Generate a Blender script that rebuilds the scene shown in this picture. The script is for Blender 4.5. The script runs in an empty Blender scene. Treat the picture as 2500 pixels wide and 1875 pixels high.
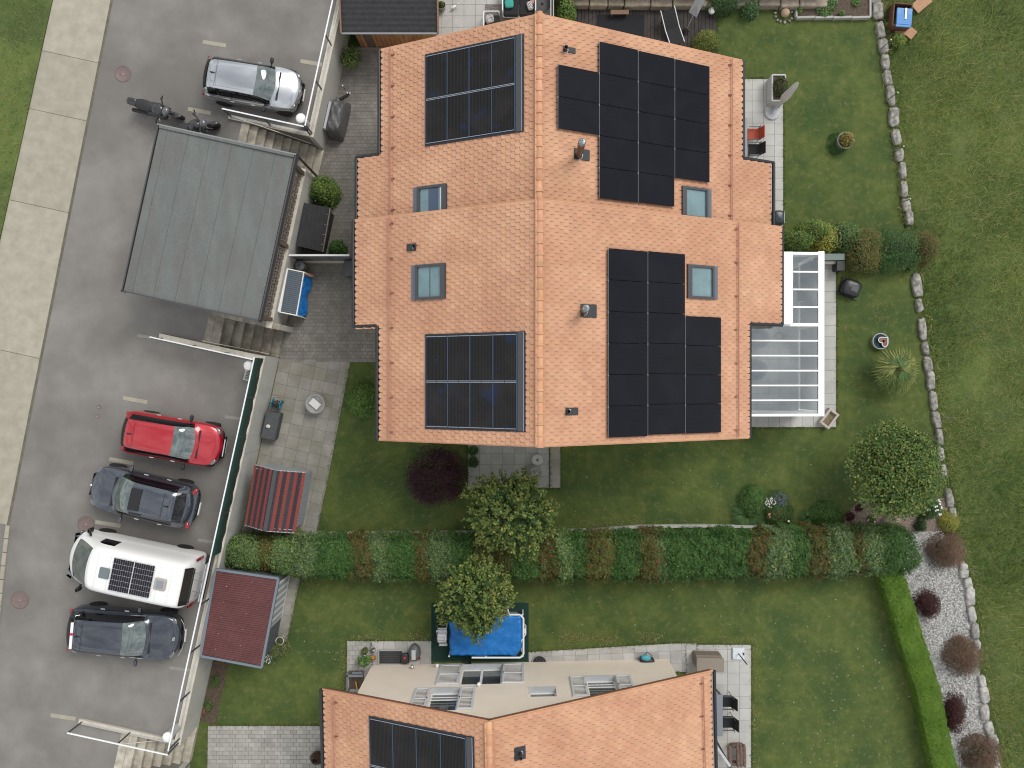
import bpy, bmesh, math, random
import numpy as np
from mathutils import Vector, Matrix

random.seed(7); RNG = np.random.default_rng(7)
SC = bpy.context.scene
COL = SC.collection

# ------------------------------------------------------------------ camera, sky, sun, exposure
H, F, NX, NY = 33.5, 2020.0, 1270.0, 928.0        # camera height over the garden, focal length and nadir in photo pixels
cam_data = bpy.data.cameras.new("camera")
cam = bpy.data.objects.new("camera", cam_data); COL.objects.link(cam)
cam.location = (0, 0, H)
cam_data.sensor_width = 36.0; cam_data.lens = 36.0 * F / 2500.0
cam_data.shift_x = (1250 - NX) / 2500.0; cam_data.shift_y = (NY - 937.5) / 2500.0
cam_data.clip_end = 2000.0
SC.camera = cam

SUN_EL, SUN_AZ = math.radians(50), math.radians(42)   # azimuth clockwise from north
world = bpy.data.worlds.new("World"); SC.world = world; world.use_nodes = True
wn, wl = world.node_tree.nodes, world.node_tree.links
wn.clear()
w_out = wn.new("ShaderNodeOutputWorld")
w_bg = wn.new("ShaderNodeBackground"); w_bg.inputs[1].default_value = 0.09
w_sky = wn.new("ShaderNodeTexSky"); w_sky.sky_type = 'NISHITA'; w_sky.sun_disc = False
w_sky.sun_elevation = SUN_EL; w_sky.sun_rotation = SUN_AZ; w_sky.air_density = 1.0; w_sky.dust_density = 2.0
w_tc = wn.new("ShaderNodeTexCoord")
w_map = wn.new("ShaderNodeMapping"); w_map.inputs['Scale'].default_value = (1.0, 1.0, 1.6)
w_n1 = wn.new("ShaderNodeTexNoise"); w_n1.inputs['Scale'].default_value = 5.0; w_n1.inputs['Detail'].default_value = 7.0
w_n1.inputs['Roughness'].default_value = 0.55; w_n1.inputs['Distortion'].default_value = 0.6
w_r1 = wn.new("ShaderNodeValToRGB")
w_r1.color_ramp.elements[0].position = 0.40; w_r1.color_ramp.elements[0].color = (3.9, 4.1, 4.45, 1)
w_r1.color_ramp.elements[1].position = 0.62; w_r1.color_ramp.elements[1].color = (11.6, 11.6, 11.3, 1)
w_mix = wn.new("ShaderNodeMixRGB"); w_mix.inputs[0].default_value = 0.88
wl.new(w_tc.outputs['Generated'], w_map.inputs[0]); wl.new(w_map.outputs[0], w_n1.inputs['Vector'])
wl.new(w_n1.outputs['Fac'], w_r1.inputs[0]); wl.new(w_sky.outputs[0], w_mix.inputs[1])
wl.new(w_r1.outputs[0], w_mix.inputs[2]); wl.new(w_mix.outputs[0], w_bg.inputs[0]); wl.new(w_bg.outputs[0], w_out.inputs[0])

sun_data = bpy.data.lights.new("sun", 'SUN'); sun_data.energy = 1.5; sun_data.angle = math.radians(28)
sun_data.color = (1.0, 0.965, 0.91)
sun = bpy.data.objects.new("sun", sun_data); COL.objects.link(sun)
_d = Vector((math.sin(SUN_AZ) * math.cos(SUN_EL), math.cos(SUN_AZ) * math.cos(SUN_EL), math.sin(SUN_EL)))
sun.rotation_euler = _d.to_track_quat('Z', 'Y').to_euler(); sun.location = _d * 60

SC.view_settings.view_transform = 'Standard'; SC.view_settings.look = 'None'
SC.view_settings.gamma = 1.0; SC.view_settings.exposure = 0.45
SC.view_settings.use_curve_mapping = False
SC.cycles.use_denoising = True; SC.cycles.filter_width = 1.1
SC.cycles.max_bounces = 6; SC.cycles.diffuse_bounces = 3; SC.cycles.glossy_bounces = 3
SC.cycles.transmission_bounces = 4; SC.cycles.transparent_max_bounces = 6
SC.cycles.caustics_reflective = False; SC.cycles.caustics_refractive = False

# ------------------------------------------------------------------ measuring helpers
def P(px, py, z=0.0):
    """The place whose height is z and that the survey photo shows at pixel (px, py)."""
    k = (H - z) / F
    return Vector(((px - NX) * k, (NY - py) * k, z))

def on_plane(px, py, p0, n):
    d = Vector(((px - NX) / F, (NY - py) / F, -1.0)); o = Vector((0, 0, H))
    t = (Vector(p0) - o).dot(n) / d.dot(n)
    return o + d * t

# ------------------------------------------------------------------ materials
def lin(c):
    return tuple(c) + (1.0,) if len(c) == 3 else tuple(c)

MATS = {}
def M(name, col, rough=0.8, col2=None, scale=3.0, lo=0.35, hi=0.65, bump=0.0, bscale=40.0, metal=0.0, spec=0.5,
      coat=0.0, island=0.0, speck=None, speck_scale=120.0, speck_amt=0.3, alpha=1.0, trans=0.0, wave=None, detail=6.0,
      big=None, big_scale=0.35, big_amt=0.5, sheen=0.0, stretch=None):
    if name in MATS: return MATS[name]
    m = bpy.data.materials.new(name); m.use_nodes = True
    N, L = m.node_tree.nodes, m.node_tree.links
    b = N['Principled BSDF']
    b.inputs['Roughness'].default_value = rough; b.inputs['Metallic'].default_value = metal
    b.inputs['Specular IOR Level'].default_value = spec
    if coat: b.inputs['Coat Weight'].default_value = coat; b.inputs['Coat Roughness'].default_value = 0.04
    if trans: b.inputs['Transmission Weight'].default_value = trans
    if alpha < 1: b.inputs['Alpha'].default_value = alpha
    geo = N.new('ShaderNodeNewGeometry'); pos = geo.outputs['Position']
    if stretch:
        mp = N.new('ShaderNodeMapping'); mp.inputs['Scale'].default_value = stretch
        L.new(pos, mp.inputs[0]); pos = mp.outputs[0]
    def noise(s, d=detail, r=0.6):
        n = N.new('ShaderNodeTexNoise'); n.inputs['Scale'].default_value = s; n.inputs['Detail'].default_value = d
        n.inputs['Roughness'].default_value = r; L.new(pos, n.inputs['Vector']); return n
    if col2 is None and not island and speck is None and big is None and wave is None:
        b.inputs['Base Color'].default_value = lin(col); cur = None
    else:
        rp = N.new('ShaderNodeValToRGB'); rp.color_ramp.elements[0].position = lo; rp.color_ramp.elements[1].position = hi
        rp.color_ramp.elements[0].color = lin(col); rp.color_ramp.elements[1].color = lin(col2 or col)
        L.new(noise(scale).outputs['Fac'], rp.inputs[0]); cur = rp.outputs[0]
        if big:
            rb = N.new('ShaderNodeValToRGB'); rb.color_ramp.elements[0].position = 0.42; rb.color_ramp.elements[1].position = 0.62
            rb.color_ramp.elements[0].color = (0, 0, 0, 1); rb.color_ramp.elements[1].color = (big_amt,) * 3 + (1,)
            L.new(noise(big_scale, 5.0).outputs['Fac'], rb.inputs[0])
            mx = N.new('ShaderNodeMixRGB'); L.new(rb.outputs[0], mx.inputs[0]); L.new(cur, mx.inputs[1])
            mx.inputs[2].default_value = lin(big); cur = mx.outputs[0]
        if speck:
            rs = N.new('ShaderNodeValToRGB'); rs.color_ramp.elements[0].position = 0.55; rs.color_ramp.elements[1].position = 0.72
            rs.color_ramp.elements[0].color = (0, 0, 0, 1); rs.color_ramp.elements[1].color = (speck_amt,) * 3 + (1,)
            L.new(noise(speck_scale, 2.0).outputs['Fac'], rs.inputs[0])
            mx = N.new('ShaderNodeMixRGB'); L.new(rs.outputs[0], mx.inputs[0]); L.new(cur, mx.inputs[1])
            mx.inputs[2].default_value = lin(speck); cur = mx.outputs[0]
        if island:
            oi = N.new('ShaderNodeObjectInfo')
            ad = N.new('ShaderNodeMath'); ad.operation = 'ADD'; L.new(geo.outputs['Random Per Island'], ad.inputs[0]); L.new(oi.outputs['Random'], ad.inputs[1])
            fr = N.new('ShaderNodeMath'); fr.operation = 'FRACT'; L.new(ad.outputs[0], fr.inputs[0])
            hs = N.new('ShaderNodeHueSaturation')
            mr = N.new('ShaderNodeMapRange'); mr.inputs['To Min'].default_value = 1 - island; mr.inputs['To Max'].default_value = 1 + island
            L.new(fr.outputs[0], mr.inputs[0]); L.new(mr.outputs[0], hs.inputs['Value'])
            m2 = N.new('ShaderNodeMath'); m2.operation = 'MULTIPLY'; m2.inputs[1].default_value = 7.31; L.new(fr.outputs[0], m2.inputs[0])
            f2 = N.new('ShaderNodeMath'); f2.operation = 'FRACT'; L.new(m2.outputs[0], f2.inputs[0])
            mh = N.new('ShaderNodeMapRange'); mh.inputs['To Min'].default_value = 0.5 - island * 0.06; mh.inputs['To Max'].default_value = 0.5 + island * 0.06
            L.new(f2.outputs[0], mh.inputs[0]); L.new(mh.outputs[0], hs.inputs['Hue'])
            L.new(cur, hs.inputs['Color']); cur = hs.outputs[0]
        L.new(cur, b.inputs['Base Color'])
    if bump:
        bp = N.new('ShaderNodeBump'); bp.inputs['Strength'].default_value = bump; bp.inputs['Distance'].default_value = 0.02
        L.new(noise(bscale, 4.0).outputs['Fac'], bp.inputs['Height']); L.new(bp.outputs[0], b.inputs['Normal'])
    MATS[name] = m
    return m

# ------------------------------------------------------------------ mesh helpers
class MB:
    """Collects shapes for ONE mesh object."""
    def __init__(s): s.v, s.f, s.mi, s.sm, s.cur, s.T = [], [], [], [], 0, None
    def add(s, vs, fs, smooth=False):
        o = len(s.v)
        if s.T is not None: vs = [s.T @ Vector(p) for p in vs]
        s.v.extend([tuple(p) for p in vs])
        for f in fs: s.f.append([i + o for i in f]); s.mi.append(s.cur); s.sm.append(smooth)
        return s
    def box(s, c, d, rz=0.0, R=None):
        hx, hy, hz = d[0] / 2, d[1] / 2, d[2] / 2
        vs = [Vector((x, y, z)) for z in (-hz, hz) for y in (-hy, hy) for x in (-hx, hx)]
        R = R if R is not None else Matrix.Rotation(rz, 3, 'Z')
        c = Vector(c)
        return s.add([c + R @ v for v in vs], [(0, 2, 3, 1), (4, 5, 7, 6), (0, 1, 5, 4), (2, 6, 7, 3), (0, 4, 6, 2), (1, 3, 7, 5)])
    def bbox(s, c, d, b=0.02, rz=0.0):
        """box with chamfered vertical and top edges"""
        hx, hy, hz = d[0] / 2, d[1] / 2, d[2] / 2
        b = min(b, hx * .9, hy * .9, hz * .9)
        def ring(ix, z):
            x, y, k = hx - ix, hy - ix, b
            return [(x - k, -y, z), (x, -y + k, z), (x, y - k, z), (x - k, y, z), (-x + k, y, z), (-x, y - k, z), (-x, -y + k, z), (-x + k, -y, z)]
        vs = ring(0, -hz) + ring(0, hz - b) + ring(b * .8, hz)
        fs = [tuple(range(7, -1, -1)), tuple(range(16, 24))]
        for k in (0, 8):
            for i in range(8): fs.append((k + i, k + (i + 1) % 8, k + 8 + (i + 1) % 8, k + 8 + i))
        R = Matrix.Rotation(rz, 3, 'Z'); c = Vector(c)
        return s.add([c + R @ Vector(v) for v in vs], fs)
    def beam(s, a, b, w, h, up=(0, 0, 1)):
        a, b = Vector(a), Vector(b); d = (b - a); n = d.normalized()
        up = Vector(up); sd = n.cross(up)
        if sd.length < 1e-4: sd = n.cross(Vector((0, 1, 0)))
        sd.normalize(); u = sd.cross(n)
        vs = []
        for p in (a, b):
            for (i, j) in ((-1, -1), (1, -1), (1, 1), (-1, 1)): vs.append(p + sd * (i * w / 2) + u * (j * h / 2))
        return s.add(vs, [(0, 3, 2, 1), (4, 5, 6, 7), (0, 1, 5, 4), (1, 2, 6, 5), (2, 3, 7, 6), (3, 0, 4, 7)])
    def tube(s, a, b, r0, r1=None, n=8, cap=True):
        r1 = r0 if r1 is None else r1
        a, b = Vector(a), Vector(b); d = (b - a).normalized()
        u = d.cross(Vector((0, 0, 1)))
        if u.length < 1e-3: u = d.cross(Vector((1, 0, 0)))
        u.normalize(); w = d.cross(u)
        vs = [p + (u * math.cos(2 * math.pi * i / n) + w * math.sin(2 * math.pi * i / n)) * r for p, r in ((a, r0), (b, r1)) for i in range(n)]
        s.add(vs, [(i, (i + 1) % n, n + (i + 1) % n, n + i) for i in range(n)], True)
        if cap: s.add(vs, [tuple(range(n - 1, -1, -1)), tuple(range(n, 2 * n))])
        return s
    def path(s, pts, r, n=8):
        for a, b in zip(pts[:-1], pts[1:]): s.tube(a, b, r, r, n)
        return s
    def prism(s, poly, z0, z1):
        n = len(poly)
        vs = [(p[0], p[1], z0) for p in poly] + [(p[0], p[1], z1) for p in poly]
        area = sum(poly[i][0] * poly[(i + 1) % n][1] - poly[(i + 1) % n][0] * poly[i][1] for i in range(n))
        fs = [tuple(range(n - 1, -1, -1)), tuple(range(n, 2 * n))] + [(i, (i + 1) % n, n + (i + 1) % n, n + i) for i in range(n)]
        if area < 0: fs = [tuple(reversed(f)) for f in fs]
        return s.add(vs, fs)
    def lathe(s, prof, c=(0, 0, 0), n=20, sx=1.0, sy=1.0, close=True, ph=0.0):
        c = Vector(c); vs = []
        for r, z in prof:
            for i in range(n):
                a = 2 * math.pi * i / n + ph
                vs.append(c + Vector((r * math.cos(a) * sx, r * math.sin(a) * sy, z)))
        fs = []
        for k in range(len(prof) - 1):
            for i in range(n):
                fs.append((k * n + i, k * n + (i + 1) % n, (k + 1) * n + (i + 1) % n, (k + 1) * n + i))
        s.add(vs, fs, True)
        if close:
            o = [tuple(range(n - 1, -1, -1)), tuple(range((len(prof) - 1) * n, len(prof) * n))]
            s.add(vs, o)
        return s
    def ring(s, c, R, r, n=24, m=6, sx=1.0, sy=1.0):
        c = Vector(c); vs, fs = [], []
        for i in range(n):
            a = 2 * math.pi * i / n
            for j in range(m):
                b = 2 * math.pi * j / m
                q = R + r * math.cos(b)
                vs.append(c + Vector((q * math.cos(a) * sx, q * math.sin(a) * sy, r * math.sin(b))))
                fs.append((i * m + j, ((i + 1) % n) * m + j, ((i + 1) % n) * m + (j + 1) % m, i * m + (j + 1) % m))
        return s.add(vs, fs, True)
    def blob(s, c, d, seed=0, amp=0.12, n=10, m=7, rz=0.0, flat=0.0):
        """irregular rounded stone or cushion"""
        rg = random.Random(seed); c = Vector(c); vs, fs = [], []
        R = Matrix.Rotation(rz, 3, 'Z')
        def sq(t, e=0.55): return math.copysign(abs(t) ** e, t)
        e = 0.55 if flat else 1.0
        for j in range(m + 1):
            th = math.pi * j / m - math.pi / 2
            for i in range(n):
                a = 2 * math.pi * i / n; k = 1 + rg.uniform(-amp, amp)
                v = Vector((sq(math.cos(th), e) * sq(math.cos(a), e) * d[0] / 2 * k, sq(math.cos(th), e) * sq(math.sin(a), e) * d[1] / 2 * k, sq(math.sin(th), e) * d[2] / 2 * (1 + rg.uniform(-amp, amp) * .5)))
                vs.append(c + R @ v)
        for j in range(m):
            for i in range(n): fs.append((j * n + i, j * n + (i + 1) % n, (j + 1) * n + (i + 1) % n, (j + 1) * n + i))
        return s.add(vs, fs, True)
    def build(s, name, mats, parent=None, world=True):
        me = bpy.data.meshes.new(name)
        off = Vector((0, 0, 0))
        if parent is not None and world: off = wloc(parent)
        me.from_pydata([(x - off[0], y - off[1], z - off[2]) for x, y, z in s.v], [], s.f)
        ms = mats if isinstance(mats, (list, tuple)) else [mats]
        for m in ms: me.materials.append(m)
        if s.f:
            if len(ms) > 1: me.polygons.foreach_set('material_index', s.mi)
            me.polygons.foreach_set('use_smooth', s.sm)
        me.update()
        o = bpy.data.objects.new(name, me); COL.objects.link(o)
        if parent is not None: o.parent = parent
        return o

def wloc(o):
    v = Vector((0, 0, 0))
    while o is not None: v += o.location; o = o.parent
    return v

def tag(o, label=None, cat=None, group=None, kind=None):
    if label: o['label'] = label
    if cat: o['category'] = cat
    if group: o['group'] = group
    if kind: o['kind'] = kind
    return o

def thing(name, label, cat, loc=(0, 0, 0), rz=0.0, group=None):
    o = bpy.data.objects.new(name, None); COL.objects.link(o); o.empty_display_size = 0.2
    o.location = loc; o.rotation_euler = (0, 0, rz)
    return tag(o, label, cat, group)

def structure(mb, name, mat):
    return tag(mb.build(name, mat), kind='structure')

def inst(src, parent, loc, rot=(0, 0, 0), sc=(1, 1, 1)):
    o = bpy.data.objects.new(src.name.split('.')[0], src.data); COL.objects.link(o)
    o.parent = parent; o.location = loc; o.rotation_euler = rot; o.scale = sc
    return o

def copy_tree(o, parent=None):
    c = o.copy(); COL.objects.link(c); c.parent = parent
    for ch in list(o.children): copy_tree(ch, c)
    return c

def np_mesh(name, verts, faces_per, mats, parent=None, mat_idx=None, smooth=False):
    """verts (n,k,3): n separate faces of k corners each, built fast."""
    n, k = verts.shape[0], verts.shape[1]
    me = bpy.data.meshes.new(name)
    v = verts.reshape(-1, 3).astype(np.float32)
    if parent is not None: v = v - np.array(wloc(parent), dtype=np.float32)
    me.vertices.add(n * k); me.vertices.foreach_set('co', v.ravel())
    me.loops.add(n * k); me.loops.foreach_set('vertex_index', np.arange(n * k, dtype=np.int32))
    me.polygons.add(n); me.polygons.foreach_set('loop_start', np.arange(0, n * k, k, dtype=np.int32))
    me.polygons.foreach_set('loop_total', np.full(n, k, dtype=np.int32))
    for m in (mats if isinstance(mats, (list, tuple)) else [mats]): me.materials.append(m)
    if mat_idx is not None: me.polygons.foreach_set('material_index', mat_idx.astype(np.int32))
    me.update(calc_edges=True); me.validate()
    o = bpy.data.objects.new(name, me); COL.objects.link(o)
    if parent is not None: o.parent = parent
    return o

def leaf_quads(c, nrm, size, aspect=0.5, spread=0.8, along=None):
    """rhombic leaves at centres c (n,3), facing about nrm, of length size (n,)"""
    n = len(c)
    nn = nrm + RNG.normal(0, spread, (n, 3)); nn /= np.linalg.norm(nn, axis=1, keepdims=True) + 1e-9
    t = RNG.normal(0, 1, (n, 3)) if along is None else along + RNG.normal(0, 0.35, (n, 3))
    t -= nn * np.sum(t * nn, axis=1, keepdims=True); t /= np.linalg.norm(t, axis=1, keepdims=True) + 1e-9
    b = np.cross(nn, t); L = size[:, None]
    q = np.stack([c - t * L * .5, c + b * L * aspect * .5, c + t * L * .5, c - b * L * aspect * .5], axis=1)
    return q

def vnoise(x, y, freq, seed=0):
    """smooth value noise in -1..1"""
    g = np.random.default_rng(seed).uniform(-1, 1, (64, 64)); u, v = x * freq + 1000.3, y * freq + 1000.7
    i, j = np.floor(u).astype(int), np.floor(v).astype(int); fu, fv = u - i, v - j; fu = fu * fu * (3 - 2 * fu); fv = fv * fv * (3 - 2 * fv)
    a, b, c, d = g[i % 64, j % 64], g[(i + 1) % 64, j % 64], g[i % 64, (j + 1) % 64], g[(i + 1) % 64, (j + 1) % 64]
    return (a * (1 - fu) + b * fu) * (1 - fv) + (c * (1 - fu) + d * fu) * fv

# the street runs at a slant: s = metres along it (north), t = metres east of the retaining wall's foot
WALL0 = Vector((-9.955, 0, 0)); SU = Vector((0.214, 0.977, 0)).normalized(); ST = Vector((SU.y, -SU.x, 0))
STREET = -math.atan2(0.214, 0.977)      # turn of the street axes against north
def S(s, t, z=0.0):
    v = WALL0 + SU * s + ST * t; return Vector((v.x, v.y, z))
def to_st(v):
    d = Vector((v[0], v[1], 0)) - WALL0; return d.dot(SU), d.dot(ST)
ROAD_Z = 1.8
# ------------------------------------------------------------------ surface materials
ASPHALT = M('asphalt', (.178, .167, .154), .9, (.235, .222, .206), scale=.9, lo=.3, hi=.7, big=(.118, .111, .105), big_scale=.32, big_amt=.6,
            speck=(.34, .33, .32), speck_scale=55, speck_amt=.35, bump=.35, bscale=90)
CONC = M('concrete', (.30, .278, .222), .9, (.37, .345, .28), scale=2.2, speck=(.24, .22, .19), speck_scale=38, speck_amt=.4, bump=.15, bscale=60, island=.06)
CONC_WALL = M('concrete_wall', (.42, .42, .4), .88, (.55, .545, .51), scale=1.6, big=(.33, .32, .29), big_scale=.8, big_amt=.45, bump=.1, bscale=25, stretch=(1, 1, .35))
CONC_CREAM = M('concrete_cream', (.5, .46, .38), .88, (.62, .58, .49), scale=3, speck=(.3, .27, .21), speck_scale=26, speck_amt=.5, bump=.15, bscale=30)
STEP = M('step_concrete', (.43, .4, .33), .9, (.56, .52, .44), scale=3.5, big=(.2, .18, .14), big_scale=2.2, big_amt=.6, bump=.2, bscale=40)
STEP_OLD = M('step_concrete_old', (.26, .235, .19), .92, (.37, .34, .28), scale=3.5, big=(.12, .105, .085), big_scale=2.0, big_amt=.65, bump=.2, bscale=40)
LAWN = M('lawn_turf', (.056, .086, .015), .95, (.105, .132, .03), scale=2.2, lo=.3, hi=.7, big=(.034, .070, .016), big_scale=.6, big_amt=.8,
         speck=(.17, .15, .06), speck_scale=4.5, speck_amt=.5, bump=.8, bscale=45)
FIELD = M('field_turf', (.07, .115, .022), .95, (.13, .158, .042), scale=1.6, lo=.3, hi=.7, big=(.045, .072, .018), big_scale=.35, big_amt=.75,
          speck=(.19, .17, .07), speck_scale=6, speck_amt=.3, bump=.8, bscale=30)
SOIL = M('soil', (.06, .042, .03), .95, (.11, .078, .055), scale=9, speck=(.2, .16, .12), speck_scale=30, speck_amt=.5, bump=.9, bscale=30)
PAVER = M('paver_grey', (.175, .164, .146), .9, (.225, .212, .19), scale=2.2, island=.11, bump=.15, bscale=60, speck=(.27, .25, .22), speck_scale=60, speck_amt=.25)
PAVER_L = M('paver_light', (.29, .28, .26), .9, (.36, .35, .325), scale=2.2, island=.12, bump=.15, bscale=60)
SLAB = M('slab_grey', (.235, .225, .2), .9, (.315, .30, .272), scale=1.4, island=.09, big=(.2, .185, .13), big_scale=.9, big_amt=.5, bump=.1, bscale=70)
SLAB_L = M('slab_light', (.40, .395, .375), .88, (.475, .468, .445), scale=1.4, island=.06, bump=.08, bscale=70)
SLAB_S = M('slab_path', (.33, .325, .31), .88, (.44, .432, .415), scale=1.2, island=.16, bump=.08, bscale=70)
SLAB_M = M('slab_mid', (.26, .262, .252), .88, (.33, .332, .32), scale=1.4, island=.07, bump=.08, bscale=70)
JOINT = M('joint_sand', (.10, .095, .07), .95, (.15, .14, .10), scale=8)
STONE = M('rock', (.26, .25, .235), .9, (.44, .425, .40), scale=4, lo=.4, hi=.6, speck=(.13, .125, .11), speck_scale=11, speck_amt=.6, bump=.6, bscale=14, island=.1)
STONE_W = M('rock_pale', (.19, .18, .16), .9, (.36, .345, .315), scale=5, lo=.42, hi=.58, speck=(.10, .092, .078), speck_scale=7, speck_amt=.75, bump=.6, bscale=14, island=.1)
STONE_T = M('rock_tan', (.24, .2, .155), .9, (.36, .31, .245), scale=4, speck=(.12, .1, .08), speck_scale=10, speck_amt=.5, bump=.6, bscale=14, island=.12)
STEEL = M('galvanised', (.55, .56, .57), .35, metal=.85)
STEEL_W = M('pale_rail', (.74, .75, .76), .4)
BLACK = M('black_metal', (.018, .018, .02), .45)
BLACKP = M('black_plastic', (.022, .022, .024), .5)
DGREY = M('dark_grey_metal', (.055, .058, .065), .45)
WHITE = M('white_paint', (.8, .8, .79), .45)
WOOD_B = M('brown_wood', (.10, .07, .055), .8, (.16, .115, .09), scale=6, bump=.3, bscale=30)
WOOD_G = M('weathered_wood', (.17, .145, .125), .85, (.25, .215, .185), scale=5, bump=.3, bscale=30, island=.15, stretch=(1, 1, .2))
WOOD_O = M('orange_wood', (.28, .13, .06), .75, (.4, .2, .09), scale=5, bump=.2, bscale=30, island=.1)
WOOD_D = M('deck_wood', (.03, .024, .022), .8, (.05, .042, .038), scale=5, bump=.3, bscale=30, island=.25)

# ------------------------------------------------------------------ ground, road, terraces
structure(MB().add([(-420, -420, -.62), (420, -420, -.62), (420, 420, -.62), (-420, 420, -.62)], [(0, 1, 2, 3)]), 'ground', FIELD)
STAIR = {'n': (8.25, 9.5, -2.8), 's': (.93, 2.02, -2.17), 'b': (-15.75, -14.28, -1.98)}     # s from, s to, t of the top edge
RT = -.2
road_poly = [S(-70, -16), S(-70, RT)]
for k in ('b', 's', 'n'):
    s0, s1, t0 = STAIR[k]
    road_poly += [S(s0, RT), S(s0, t0), S(s1, t0), S(s1, RT)]
road_poly += [S(70, RT), S(70, -16)]
road = structure(MB().prism(road_poly, -.6, ROAD_Z), 'road', ASPHALT)
bank = structure(MB().prism([S(-70, -60), S(-70, -16.0), S(70, -16.0), S(70, -60)], -.6, 1.7), 'verge', LAWN)
# grass verge left of the footpath, laid on the road block
structure(MB().prism([S(-7.6, -16), S(-7.6, -10.88), S(40, -10.88), S(40, -16)], ROAD_Z - .02, ROAD_Z + .05), 'grass_verge', FIELD)
foot = MB().prism([S(-7.5, -10.86), S(-7.5, -8.2), S(40, -9.2), S(40, -10.86)], ROAD_Z - .05, ROAD_Z + .006)
footpath = structure(foot, 'footpath', JOINT)
js = [-7.5, -1.0, 4.69, 8.27, 10.54, 14.5, 18, 22]
for a, b in zip(js[:-1], js[1:]):
    def te(s): return -8.56 - (s - 5.4) * .0205
    q = MB().prism([S(a + .009, -10.86), S(a + .009, te(a)), S(b - .009, te(b)), S(b - .009, -10.86)], ROAD_Z - .03, ROAD_Z + .02 + RNG.uniform(-.004, .004))
    q.build('slab', CONC, footpath)
# old kerb stones where the footpath ends
kerb = tag(bpy.data.objects.new('kerb', None), 'worn concrete kerb of short stones where the footpath ends', 'kerb'); COL.objects.link(kerb); kerb.location = S(-8, -8.3, ROAD_Z)
for i in range(9):
    c = S(-7.75 - i * .52, -8.22 + i * .055, ROAD_Z + .02)
    MB().bbox(c, (.17, .5, .09), .02, STREET + .1).build('stone', CONC, kerb)
for px0, py0, px1, py1, k in [(494.6, 102, 552, 111.6, 0), (733.5, 149, 786.7, 158, 0), (459, 266, 515, 276, 0), (301, 971.5, 360, 982, 0), (267, 1120.6, 326, 1131, 0),
                          (549, 1017, 589, 1023, 1), (233, 1274, 294, 1284, 0), (483, 1318, 526, 1324, 1), (415, 1630, 469.6, 1637, 1), (124, 1746, 184.5, 1755, 0), (336, 819, 366, 824, 1)]:
    a, b = P(px0, py0, ROAD_Z), P(px1, py1, ROAD_Z); c = (a + b) / 2; d = b - a
    w = .11 if k else .15
    MB().box((c.x, c.y, ROAD_Z + .001), (d.length, w, .012), math.atan2(d.y, d.x)).build('bay_marking', CONC if k == 0 else M('worn_strip', (.23, .22, .2), .9, (.29, .28, .25), scale=6), road)
IRON = M('cast_iron', (.16, .115, .108), .6, (.19, .14, .13), scale=12, bump=.3, bscale=70, metal=.1)
for i, (px, py, r, lab) in enumerate([(300.6, 180.7, .30, 'large round rusty manhole cover beside the motorcycles and footpath'), (210, 1280, .31, 'large round rusty manhole cover half under the white camper van'),
                       (48.7, 1465, .33, 'large round rusty manhole cover alone on the open road'), (241.6, 994, .075, 'small round valve cover in the road by the red car'),
                       (238, 1016, .075, 'small round valve cover in the road by the red car')]):
    c = P(px, py, ROAD_Z)
    mh = thing('manhole_cover', lab, 'manhole', c, group='manhole and valve covers in the road')
    MB().lathe([(r, -.02), (r, .006), (r * .95, .008), (r * .93, .003), (r * .3, .004), (0.001, .004)], c, 28).build('lid', IRON, mh)
    MB().ring(c + Vector((0, 0, .004)), r * 1.03, r * .03, 28, 4).build('frame', IRON, mh)
    MB().lathe([(.02, 0), (.02, .012), (.001, .012)], c, 8).build('lifting_eye', M('pale_dot', (.6, .5, .42), .6), mh)

# garden and field: lawn on the terrace, rough meadow beyond the rock wall
ROCK_LINE = [(2118, -120), (2138, 0), (2152, 136), (2170, 271), (2181, 339), (2204, 543), (2235, 666), (2252, 771), (2274, 907), (2292, 1050), (2320, 1201), (2336, 1300), (2353, 1383), (2376, 1478), (2396, 1654), (2413, 1739), (2436, 1813), (2470, 1960), (2600, 2500)]
east = [P(x, y, 0) for x, y in ROCK_LINE]
lawn_poly = [S(-70, -.1), S(70, -.1), (22, 68, 0)] + [(v.x, v.y, 0) for v in east] + [(34, -68, 0)]
lawn = structure(MB().prism(lawn_poly, -.6, 0), 'lawn', LAWN)
# meadow: gently uneven sheet
gx, gy = np.meshgrid(np.linspace(10.5, 60, 60), np.linspace(-45, 45, 80))
gz = -.32 + .07 * np.sin(gx * .9 + gy * .35) + .06 * np.sin(gy * 1.1 - gx * .4) + RNG.normal(0, .02, gx.shape)
me_v = np.stack([gx, gy, gz], -1).reshape(-1, 3)
fs = [(j * 60 + i, j * 60 + i + 1, (j + 1) * 60 + i + 1, (j + 1) * 60 + i) for j in range(79) for i in range(59)]
structure(MB().add([tuple(p) for p in me_v], fs, True), 'meadow', FIELD)

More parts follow.
